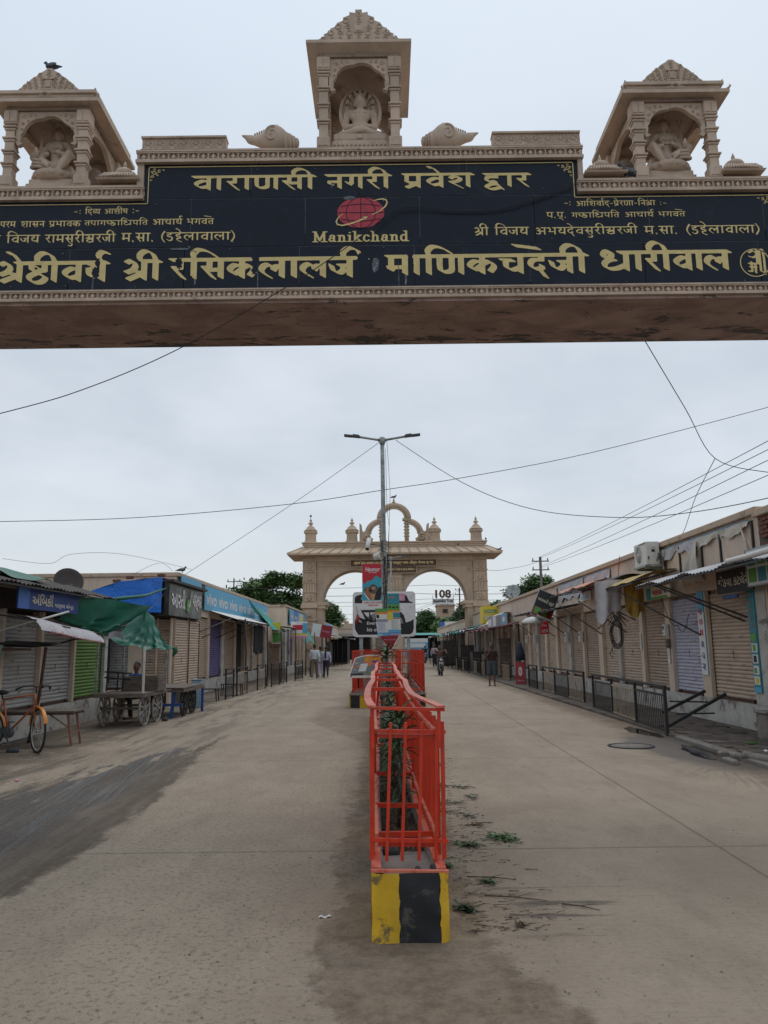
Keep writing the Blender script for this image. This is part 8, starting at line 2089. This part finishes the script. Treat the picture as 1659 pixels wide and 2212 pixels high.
# ------------------------------------------------------------------ motorcycles
def motorcycle(loc, rot, label):
 t = thing('motorcycle', label, 'motorcycle', loc, rot)   # front faces local -y
 for y in (-.66, .62):
  w = MB(); w.tube([(0, y + .255 * math.cos(a), .3 + .255 * math.sin(a)) for a in np.linspace(0, 2 * PI, 25)[:-1]], .05 if y < 0 else .055, 8, closed=True); wh = w.build('wheel', 'black_plastic', t)
  w = MB(); w.tube([(0, y + .205 * math.cos(a), .3 + .205 * math.sin(a)) for a in np.linspace(0, 2 * PI, 21)[:-1]], .018, 6, closed=True)
  for k in range(6): a = k * PI / 3; w.beam((0, y, .3), (0, y + .2 * math.cos(a), .3 + .2 * math.sin(a)), .025)
  w.cyl((-.07, y, .3), (.07, y, .3), .04); w.build('rim', 'galv', wh)
 b = MB()
 for s in (-1, 1): b.tube([(s * .085, -.66, .3), (s * .085, -.5, .72), (s * .085, -.42, .92)], [.028, .024, .02], 8)
 b.build('fork', 'galv', t)
 b = MB(); b.tube([(0, -.66 + .33 * math.cos(a), .3 + .33 * math.sin(a)) for a in np.linspace(.5, 2.6, 9)], .05, 6); b.build('front_mudguard', 'iron_black', t)
 b = MB(); b.ell((0, -.5, .86), (.12, .1, .13), 12, 8); b.build('headlight_cowl', 'iron_black', t)
 b = MB(); b.ell((0, -.565, .85), (.085, .05, .075), 12, 6); b.build('headlight', 'white_plastic', t)
 MB().box(-.11, .11, -.615, -.605, .66, .715).build('number_plate', 'print_white', t)
 b = MB(); b.tube([(-.36, -.3, .99), (-.2, -.4, 1.0), (0, -.42, .97), (.2, -.4, 1.0), (.36, -.3, .99)], .014, 6)
 for s in (-1, 1):
  b.tube([(s * .25, -.38, 1.0), (s * .33, -.4, 1.14)], .008, 5); b.ell((s * .35, -.41, 1.17), (.065, .02, .04), 10, 6); b.ell((s * .2, -.5, .82), (.03, .04, .025), 8, 5)
 b.build('handlebar', 'black_plastic', t)
 b = MB(); b.ell((0, -.12, .82), (.15, .3, .13), 12, 8); b.build('fuel_tank', 'cloth_navy', t)
 b = MB(); b.ell((0, .35, .79), (.13, .4, .07), 12, 6); b.build('seat', 'black_plastic', t)
 b = MB(); b.bbox(-.13, .13, -.22, .15, .28, .6, .04); b.beam((0, -.42, .85), (0, -.2, .3), .05); b.beam((0, -.4, .8), (0, .6, .65), .06); b.beam((0, .1, .35), (0, .62, .3), .06); b.tube([(.12, -.1, .3), (.16, .2, .25), (.17, .75, .35)], [.03, .04, .045], 8); b.beam((-.25, .05, .28), (.25, .05, .28), .03); b.build('engine_frame', 'galv_dark', t)
 b = MB(); b.tube([(0, .62 + .34 * math.cos(a), .3 + .34 * math.sin(a)) for a in np.linspace(.3, 1.6, 6)], .06, 6); b.box(-.05, .05, .93, .97, .6, .7); b.build('rear_mudguard', 'iron_black', t)
 return t
ridearm = (((-.3, -.18, 1.12), (-.34, -.43, 1.02)), ((.3, -.18, 1.12), (.34, -.43, 1.02)))
motorcycle((2.98, 43.0, 0), R(2), 'black motorcycle with its headlamp towards the camera, ridden by the man in brown check')
rd = person((2.98, 43.25, .26), R(2), 'rider in brown checked shirt and khaki trousers on the nearer motorcycle', 'shirt_brown', 'trouser_khaki', ((-.0, .0), (-.0, .0)), ridearm, seated=True, h=1.66)
m2_ = motorcycle((3.75, 74, 0), R(0), 'farther dark motorcycle just clear of the island fence corner')
person((3.75, 74.25, .26), 0, 'rider in black on the farther motorcycle', 'shirt_dark', 'trouser_navy', ((-.0, .0), (-.0, .0)), ridearm, seated=True)

# ------------------------------------------------------------------ bicycles
mat('bike_orange', (.34, .085, .02), .4, .15, 8, dirt=(.25, .06, .02), da=.5, ds=9); mat('tyre', (.03, .027, .025), .85, .3, 9, dirt=(.11, .09, .07), da=.6, ds=5, dt=.5)
mat('mudguard_yellow', (.60, .20, .015), .4, .15, 8, dirt=(.3, .1, .02), da=.5, ds=9)
def bicycle(loc, rot, fm_, mg, label, steer=0.0):
 t = thing('bicycle', label, 'bicycle', loc, rot)   # points along +x, rear wheel at x=0
 WB = 1.06; r = .335
 def wheel(parent, cx, M_=None):
  w = MB(); w.tube([(cx + r * math.cos(a), 0, r + .005 + r * math.sin(a)) for a in np.linspace(0, 2 * PI, 37)[:-1]], .02, 8, closed=True)
  rim = MB(); rim.tube([(cx + (r - .03) * math.cos(a), 0, r + .005 + (r - .03) * math.sin(a)) for a in np.linspace(0, 2 * PI, 37)[:-1]], .009, 6, closed=True); rim.cyl((cx, -.05, r), (cx, .05, r), .018, n=8)
  sp = MB()
  for k in range(28): a = k * 2 * PI / 28; sp.beam((cx + .02 * math.cos(a + .8), .02 * (-1) ** k, r + .02 * math.sin(a + .8)), (cx + (r - .035) * math.cos(a), 0, r + (r - .035) * math.sin(a)), .0025)
  for m_ in (w, rim, sp):
   if M_ is not None: m_.xf(0, M_)
  o = w.build('wheel', 'tyre', parent); rim.build('rim', 'galv', o); sp.build('spokes', 'galv', o, kind='stuff')
 wheel(t, 0)
 hx, hz = WB - .14, .86   # head tube
 Ms = Matrix.Translation((hx + .02, 0, 0)) @ Matrix.Rotation(steer, 4, 'Z') @ Matrix.Translation((-hx - .02, 0, 0))
 wheel(t, WB, Ms)
 b = MB(); ht, hb_ = (hx - .04, 0, .90), (hx + .0, 0, .74); bb = (.43, 0, .30); st = (.30, 0, .82)
 for a, c, rr in ((st, ht, .014), (hb_, bb, .016), (bb, st, .015), (ht, hb_, .019)): b.tube([a, c], rr, 8)
 for s in (-.05, .05): b.tube([(st[0] + .01, s * .4, .78), (0, s, r)], .009, 6); b.tube([(bb[0], s * .5, .3), (0, s, r)], .009, 6)
 b.build('frame', fm_, t)
 b = MB()
 for s in (-.045, .045): b.tube([(hx + .01, s * .8, .70), (hx + .05, s, .6), (WB, s, r)], [.012, .011, .009], 6)
 b.tube([(hx - .0, -.05, .71), (hx, .05, .71)], .014, 6); b.xf(0, Ms); b.build('fork', fm_, t)
 b = MB(); b.tube([(hx - .05, 0, .92), (hx - .06, 0, 1.02)], .013, 6); b.tube([(hx - .2, -.27, .98), (hx - .08, -.2, 1.03), (hx - .03, -.08, 1.04), (hx - .05, 0, 1.02), (hx - .03, .08, 1.04), (hx - .08, .2, 1.03), (hx - .2, .27, .98)], .012, 6)
 for s in (-1, 1): b.tube([(hx - .2, s * .27, .98), (hx - .12, s * .235, 1.01)], .019, 6); b.tube([(hx - .06, s * .2, 1.0), (hx - .16, s * .25, .93)], .006, 5)
 b.ell((hx + .02, .07, 1.03), (.035, .03, .035), 8, 6); b.xf(0, Ms); b.build('handlebar', 'iron_black', t)
 b = MB(); b.grid(lambda u, v: (WB + (r + .035) * math.cos(PI * (.12 + .83 * u)), (-.03 + .06 * v), r + (r + .035 + .012 * math.sin(PI * v)) * math.sin(PI * (.12 + .83 * u))), 20, 4); b.xf(0, Matrix.Translation((0, 0, .0))); b.xf(0, Ms); b.build('front_mudguard', mg, t)
 b = MB(); b.grid(lambda u, v: ((r + .035) * math.cos(PI * (.05 + .95 * u)), (-.03 + .06 * v), r + (r + .035 + .012 * math.sin(PI * v)) * math.sin(PI * (.05 + .95 * u))), 20, 4); b.build('rear_mudguard', mg, t)
 b = MB(); b.ell((.25, 0, .93), (.14, .08, .04), 12, 6); b.tube([(.28, 0, .82), (.26, 0, .92)], .012, 6); b.build('saddle', 'black_plastic', t)
 b = MB(); b.cyl((.43, -.04, .3), (.43, .04, .3), .09, n=18); b.beam((.43, -.07, .3), (.5, -.07, .15), .018); b.beam((.43, .07, .3), (.36, .07, .45), .018); b.cbox((.5, -.12, .15), (.09, .08, .02)); b.cbox((.36, .12, .45), (.09, .08, .02)); b.bbox(.0, .45, -.045, -.03, .28, .38, .005); b.build('crank', 'galv_dark', t)
 b = MB(); b.beam((.02, -.08, .72), (-.22, -.08, .72), .012); b.beam((.02, .08, .72), (-.22, .08, .72), .012); b.beam((-.22, -.08, .72), (-.22, .08, .72), .012); b.beam((-.18, 0, .72), (0, .05, r), .01); b.build('carrier', 'galv_dark', t)
 b = MB(); b.tube([(.02, .08, r), (.0, .16, .02)], .01, 5); b.build('stand', 'galv_dark', t)
 return t
bicycle((-6.55, 12.98, 0), R(-14), 'bike_orange', 'mudguard_yellow', 'orange bicycle with yellow front mudguard parked at the left edge', steer=R(-34))
bicycle((-7.35, 13.5, 0), R(-52), 'iron_black', 'iron_black', 'black bicycle mostly hidden behind the orange one', steer=R(-20))
# ------------------------------------------------------------------ trestle table, stall frame
t = thing('trestle_table', 'long low rusty metal table beside the bicycles', 'table', (-6.1, 13.7, 0))
b = MB(); b.bbox(-.95, .78, -.24, .22, .55, .585, .006); b.build('table_top', 'wood_old', t)
b = MB(); b.beam((-.95, -.24, .535), (.78, -.24, .535), .03); b.beam((-.95, .22, .535), (.78, .22, .535), .03); b.beam((.75, -.24, .535), (.75, .22, .535), .03); b.build('apron', 'rust', t)
mat('leg_rusty', (.27, .13, .09), .8, .3, 9, dirt=(.1, .05, .035), da=.7, ds=12, dt=.5)
for x, y, dx in ((.7, -.2, .06), (.7, .18, .06), (-.85, -.2, -.06), (-.85, .18, -.06)): MB().beam((x - dx * .5, y, .53), (x + dx, y * 1.05, 0), .035).build('leg', 'leg_rusty', t)
b = MB(); b.beam((.72, -.2, .22), (.72, .18, .22), .03); b.beam((.7, -.2, .3), (.35, -.2, .53), .02); b.build('brace', 'leg_rusty', t)
t = thing('lean_to_stall', 'old low lean-to with peeling green poles at the left edge of the photo', 'stall', (-6.3, 14.2, 0))
b = MB(); b.sheet(lambda u, v: (-1.2 + 1.5 * u, -1.0 + 1.3 * v, 1.68 + .10 * (1 - u) + .05 * v), 6, 6, .03); b.build('roof_sheet', 'sheet_dark', t)
MB().tube([(-.55, -.9, 0), (-.35, -.95, .9), (-.2, -1.0, 1.7)], .035, 8).build('pole', 'paint_green_old', t); MB().tube([(.0, -.2, 0), (.14, -.2, .8), (.25, -.3, 1.65)], .03, 8).build('pole', 'rust', t)
b = MB(); b.beam((-1.2, -1.0, 1.66), (.3, -1.0, 1.62), .04); b.beam((-.8, -1.0, 1.3), (-.3, -1.0, 1.6), .03); b.build('beam', 'rust', t)
# ------------------------------------------------------------------ left near awning, signs, tarps
awn('corrugated_awning', 'dark rusty corrugated roof edge over the leftmost shops', -1, 10.9, 17.4, -.2, .75, 3.0, 2.72, 'sheet_dark', corr=.015)
t = awn('green_roof_net', 'green net edge lying on the leftmost corrugated roof', -1, 11.0, 14.6, -.3, .5, 3.12, 2.86, 'tarp_green', wav=.04, frame=False)
board('shop_sign', 'blue sign with cream painted shop lettering at the far left', (-6.25, 13.15, 2.32), ROTL, 2.6, .36, 'print_navy', [(0, .16, 0, 1, 'blue')], [('અંબિકા', .2, .22, .33, .6, 'cream'), ('પાર્લર એન્ડ', .56, .15, .34, .35, 'white'), ('શ્રી', .47, .6, .06, .3, 'white'), ('દરેક જાતના', .02, .7, .14, .2, 'skyblue')])
board('shop_sign', 'dim picture sign half hidden by the green tarpaulin', (-6.3, 15.85, 2.25), ROTL, 2.0, .36, 'print_black', [(.0, .35, .1, .9, 'green'), (.4, .6, .1, .9, 'tan'), (.62, .8, .2, .8, 'pink'), (.82, 1, .1, .9, 'cream')])
t = thing('vinyl_valance', 'white vinyl valance with red lettering curving over the left shutters', 'awning', (-5.8, 14.3, 2.0))
b = MB(); b.sheet(lambda u, v: (-.45 * (1 - v) ** 1.5 + .03 * math.sin(8 * u), -1.2 + 2.9 * u, .06 - .2 * u + .26 * math.cos(v * PI * .5) - .12), 16, 8, .006); b.build('valance', 'cloth_white', t)
txt('ઠંડા પીણાં તથા નાસ્તા મળશે', 2.4, (.035, -.9, -.13), (0, 1, -.07), (-.0, .0, 1), 'print_red', t, h=.09)
b = MB()
for y in (-1.4, 0, 1.6): b.beam((-1.0, y, .25), (0, y, .0 - .07 * y), .025)
b.build('frame', 'iron_black', t)
strut(-1, 13.3, .05, 1.9, 14.2, 1.0, 2.3, 'white painted strut under the leftmost awning', m='white_plastic'); strut(-1, 16.2, .05, 1.75, 17.6, 1.0, 2.15, 'thin strut in front of the green shutter')
def tarp(name, label, P, m, nu=18, nv=12, sag=.2, rip=.03, par=None):
 """bilinear patch of 4 world corners with sag and folds"""
 A, B_, C_, D2 = [Vector(p) for p in P]; c = (A + B_ + C_ + D2) / 4
 t = par or thing(name, label, 'tarpaulin', c)
 off = Vector(t.location)
 def fn(u, v):
  p = (A.lerp(B_, u)).lerp(D2.lerp(C_, u), v) - off
  p.z -= sag * math.sin(PI * u) * math.sin(PI * v) * 1.2 + rip * math.sin(13 * u + 5 * v) * math.sin(PI * v) + rip * .6 * math.sin(23 * v + 9 * u)
  p.y += rip * math.sin(17 * u + 3 * v)
  return tuple(p)
 MB().sheet(fn, nu, nv, .005).build('sheet', m, t)
 return t
t = tarp('green_tarp', 'upper green tarpaulin slung from the left roof towards the black parlour sign', [(-6.6, 15.0, 2.70), (-5.35, 17.9, 2.60), (-5.98, 16.7, 1.9), (-6.5, 15.6, 2.15)], 'tarp_green', sag=.12, rip=.045)
MB().tube([(x - t.location[0], y - t.location[1], z - t.location[2]) for x, y, z in ((-6.2, 16.7, 2.64), (-5.9, 19, 2.9), (-5.85, 20.7, 3.22))], [.05, .035, .02], 6).build('twisted_edge', 'tarp_green', t)
t = thing('green_tarp', 'lower green tarpaulin forming a peaked canopy over the food cart', 'tarpaulin', (-5.45, 17.2, 1.9))
def canopy(u, v):
 # apex at u~.42,v=0; spreads to the lower edge v=1
 ap = Vector((.05, .4, .56)); L0 = Vector((-.62, -.4, -.02)); R0 = Vector((.80, .0, -.28))
 e = L0.lerp(R0, u); e.z -= .13 * math.sin(PI * u) - .0; top = ap.lerp(Vector((-.7, .6, .2)), max(0, .42 - u) * 1.4).lerp(Vector((.25, .5, .3)), max(0, u - .42) * 1.0)
 p = top.lerp(e, v ** .9); p.z -= .14 * math.sin(PI * v) * (.6 + .8 * abs(u - .42)); p.z += .03 * math.sin(19 * u) * v; p.y -= (.05 * math.sin(9 * u) + .05 * math.sin(31 * u + 3 * v)) * v; p.x += .02 * math.sin(23 * v + 8 * u)
 return tuple(p)
MB().sheet(canopy, 44, 20, .005).build('sheet', 'tarp_green', t)
MB().sheet(lambda u, v: (.05 - .7 * u, .4 + .75 * u, .56 - .3 * u - .7 * v * (.5 + .3 * math.sin(3 * u))), 10, 8, .005).build('rear_sheet', 'tarp_green', t)
MB().tube([(.80, .0, -.26), (.82, .02, -.36), (.76, .03, -.46)], [.06, .05, .02], 6).build('knotted_corner', 'tarp_green', t)
wires_('rope from the canopy peak to the black parlour sign', [(-5.4, 17.6, 2.45), (-5.6, 19, 2.75), (-5.9, 20.7, 3.1)], .008)
t = thing('white_rag', 'white rag tied where the two green tarpaulins meet', 'cloth', (-5.95, 16.7, 1.9)); b = MB(); b.sheet(lambda u, v: (-.1 + .45 * u, .1 * math.sin(4 * u), .1 * math.sin(3 * u) - .12 * v), 8, 4, .01); b.build('rag', 'cloth_white', t)
# ------------------------------------------------------------------ carts
def cartwheel(t, x, y, r, m):
 w = MB(); w.tube([(x, y + r * math.cos(a), r + r * math.sin(a)) for a in np.linspace(0, 2 * PI, 29)[:-1]], .026, 6, closed=True); o = w.build('wheel', m, t)
 w = MB()
 for k in range(5):
  a = k * PI / 5 + .3; w.beam((x, y + r * math.cos(a), r + r * math.sin(a)), (x, y - r * math.cos(a), r - r * math.sin(a)), .028, .03)
 w.cyl((x - .05, y, r), (x + .05, y, r), .05, n=10); w.build('spokes', m, o)
mat('cart_wheel_white', (.34, .32, .29), .85, .3, 6, dirt=(.1, .08, .06), da=.8, ds=7, dt=.5)
t = thing('food_cart', 'four wheeled wooden hand cart under the green canopy with white spoked wheels', 'cart', (-5.62, 17.35, 0))
for k in range(8): MB().bbox(-.52 + k * .131, -.52 + k * .131 + .127, -.78, .95, .66, .69, .004).build('plank', 'wood_old', t)
b = MB(); b.beam((-.52, -.79, .64), (.53, -.79, .64), .05, .07); b.beam((.52, -.78, .64), (.52, .95, .64), .05, .07); b.beam((-.52, -.78, .64), (-.52, .95, .64), .05, .07); b.beam((-.52, .95, .64), (.53, .95, .64), .05, .07)
for y in (-.42, .5): b.beam((-.5, y, .36), (.5, y, .36), .05)
b.beam((-.35, -.6, .6), (-.35, .8, .6), .06); b.beam((.35, -.6, .6), (.35, .8, .6), .06); b.build('chassis', 'wood_old', t)
for x in (-.42, .44):
 for y in (-.42, .5): cartwheel(t, x, y, .34, 'cart_wheel_white')
for x, y, z1 in ((.5, -.76, 1.66), (.5, .9, 1.68), (-.5, -.76, 1.8), (-.5, .9, 1.75)): MB().beam((x, y, .66), (x, y, z1), .04).build('canopy_post', 'white_plastic' if y < 0 and x > 0 else 'galv', t)
t = thing('wooden_crate', 'brown wooden box standing on the food cart', 'crate', (-5.5, 17.7, .69))
b = MB(); b.box(-.34, .45, -.3, .3, 0, .02)
for k in range(3): b.bbox(-.34, .45, -.3, -.28, .02 + k * .1, .115 + k * .1, .004); b.bbox(-.34, .45, .28, .3, .02 + k * .1, .115 + k * .1, .004); b.bbox(-.34, -.32, -.28, .28, .02 + k * .1, .115 + k * .1, .004); b.bbox(.43, .45, -.28, .28, .02 + k * .1, .115 + k * .1, .004)
b.build('boards', 'wood_old', t)
t = thing('upturned_bench', 'upturned small bench with legs in the air on the food cart', 'bench', (-5.9, 17.3, .7))
b = MB()
for x, y in ((-.25, 0), (-.1, .25), (.1, 0)): b.beam((x, y, 0), (x + .02, y, .4), .025)
b.beam((-.3, 0, .3), (.3, -.05, .25), .03); b.beam((-.3, .0, .42), (.3, .0, .38), .03); b.build('frame', 'iron_black', t)
t = thing('blue_cart', 'second hand cart with blue painted legs and dark spoked wheels', 'cart', (-5.3, 19.4, 0))
b = MB(); b.bbox(-.5, .5, -.8, 1.3, .66, .70, .006); b.beam((-.5, -.8, .62), (.5, -.8, .62), .05); b.beam((.5, -.8, .62), (.5, 1.3, .62), .06); b.build('deck', 'wood_old', t)
mat('paint_blue', (.02, .07, .26), .6, .25, 5, dirt=(.05, .05, .08), da=.6, ds=6)
b = MB(); b.beam((.3, -.75, .62), (.24, -.8, .0), .07); b.beam((-.4, -.75, .62), (-.45, -.8, .0), .07); b.beam((-.45, -.78, .3), (.5, -.78, .3), .06); b.build('leg_frame', 'paint_blue', t); MB().beam((.5, 1.2, .62), (.5, 1.2, 0), .06).build('leg', 'paint_blue', t)
for x in (-.38, .40):
 for y in (-.25, .55): cartwheel(t, x, y, .33, 'tyre')
t = thing('blue_metal_bin', 'narrow pale blue and white metal bin beside the second cart', 'bin', (-5.25, 21.9, 0))
b = MB(); b.bbox(-.13, .14, -.16, .16, 0, .74, .01); b.build('body', 'bin_blue' if mat('bin_blue', (.22, .33, .42), .6, .2, 4, dirt=(.5, .5, .5), da=.6, ds=5, dt=.5) else '', t)
b = MB(); b.box(-.145, .155, -.175, .175, .742, .765); b.build('lid', 'galv', t)
for (x, y, lb) in ((-5.6, 24.3, 'small low black bench between the blue bin and the first left railing'), (-5.4, 27.3, 'small black stool frame behind the rusty cream railing'), (-5.0, 47.5, 'black tiered bench frame behind the walkers')):
 t = thing('low_bench', lb, 'bench', (x, y, 0))
 b = MB(); b.bbox(-.3, .42, -.2, .2, .36, .39, .005); b.build('seat', 'iron_black', t)
 for px, py in ((-.27, -.17), (.38, -.17), (-.27, .17), (.38, .17)): MB().beam((px, py, .36), (px * 1.08, py, 0), .03).build('leg', 'iron_black', t)
rock((-6.0, 12.8, 0), (.14, .09, .05), 'flat grey stone by the bicycle wheels', seed=3); rock((-5.0, 17.9, 0), (.09, .07, .06), 'stone chocking the white spoked cart wheel', seed=12)
# poles and dark clutter along the left and right rows
for i, (x, y, h_) in enumerate(((-5.3, 29.5, 2.7), (-5.0, 33.0, 2.7), (-4.9, 36.6, 2.6), (-4.7, 40.8, 2.6), (-4.6, 44.9, 2.5), (-4.4, 48.5, 2.5), (-4.3, 52.5, 2.4), (-4.5, 56, 2.4), (-4.3, 65, 2.5), (-4.2, 68, 2.5), (-4.0, 72, 2.5))):
 MB().tube([(0, 0, 0), (.03, 0, h_ * .5), (-.02, 0, h_)], .03, 6).build('awning_pole', 'iron_black', None, (x, y, 0), label='thin dark pole propping the awnings along the left row', cat='pole', group='thin poles on the left row')
for i, (x, y, h_) in enumerate(((5.1, 36.9, 2.4), (5.0, 41.2, 2.4), (4.9, 46.2, 2.4), (4.8, 49.5, 2.5), (4.8, 52.3, 2.5), (4.7, 55.5, 2.5), (4.6, 58, 2.5), (4.6, 62, 2.5), (4.5, 66, 2.5), (4.4, 70, 2.5), (4.3, 76, 2.5))):
 MB().tube([(0, 0, 0), (-.03, 0, h_ * .5), (.02, 0, h_)], .03, 6).build('awning_pole', 'iron_black', None, (x, y, 0), label='thin dark pole propping the awnings along the right row', cat='pole', group='thin poles on the right row')
def cabinet(loc, d, m, label, name='stall_cabinet'):
 t = thing(name, label, 'cabinet', loc); b = MB(); b.bbox(-d[0] / 2, d[0] / 2, -d[1] / 2, d[1] / 2, .12, d[2], .01)
 b.build('body', m, t); b = MB()
 for sx_ in (-1, 1):
  for sy_ in (-1, 1): b.beam((sx_ * (d[0] / 2 - .04), sy_ * (d[1] / 2 - .04), 0), (sx_ * (d[0] / 2 - .04), sy_ * (d[1] / 2 - .04), .12), .05)
 b.build('legs', 'iron_black', t); b = MB(); b.box(-d[0] / 2 - .02, d[0] / 2 + .02, -d[1] / 2 - .02, d[1] / 2 + .02, d[2] + .001, d[2] + .03); b.build('top', m, t)
cabinet((5.9, 38.9, 0), (.6, .8, 1.9), 'wood_old', 'tall brown wooden stall cabinet behind the standing man')
cabinet((5.7, 43, 0), (.7, 1.2, 1.1), 'wood_old', 'waist high plank counter beyond the tall brown cabinet')
cabinet((5.6, 48, 0), (.7, 1.6, 1.2), 'sheet_dark', 'dark stall counter near the gate leg on the right')
cabinet((5.5, 53.5, 0), (.9, 2.0, 1.6), 'sheet_dark', 'dark stall box under the green bundle')
cabinet((5.2, 64, 0), (1.2, 3.0, 2.0), 'sheet_dark', 'large dark stall box past the far gate on the right')
cabinet((5.0, 72, 0), (1.2, 3.5, 2.0), 'cloth_dark', 'black stall box further past the far gate on the right')
cabinet((-5.2, 66, 0), (1.2, 3.0, 2.0), 'sheet_dark', 'dark stall box beyond the far gate on the left')
cabinet((-4.4, 76, 0), (1.6, 5.0, 2.3), 'cloth_dark', 'black stall block at the left beyond the yellow sign')
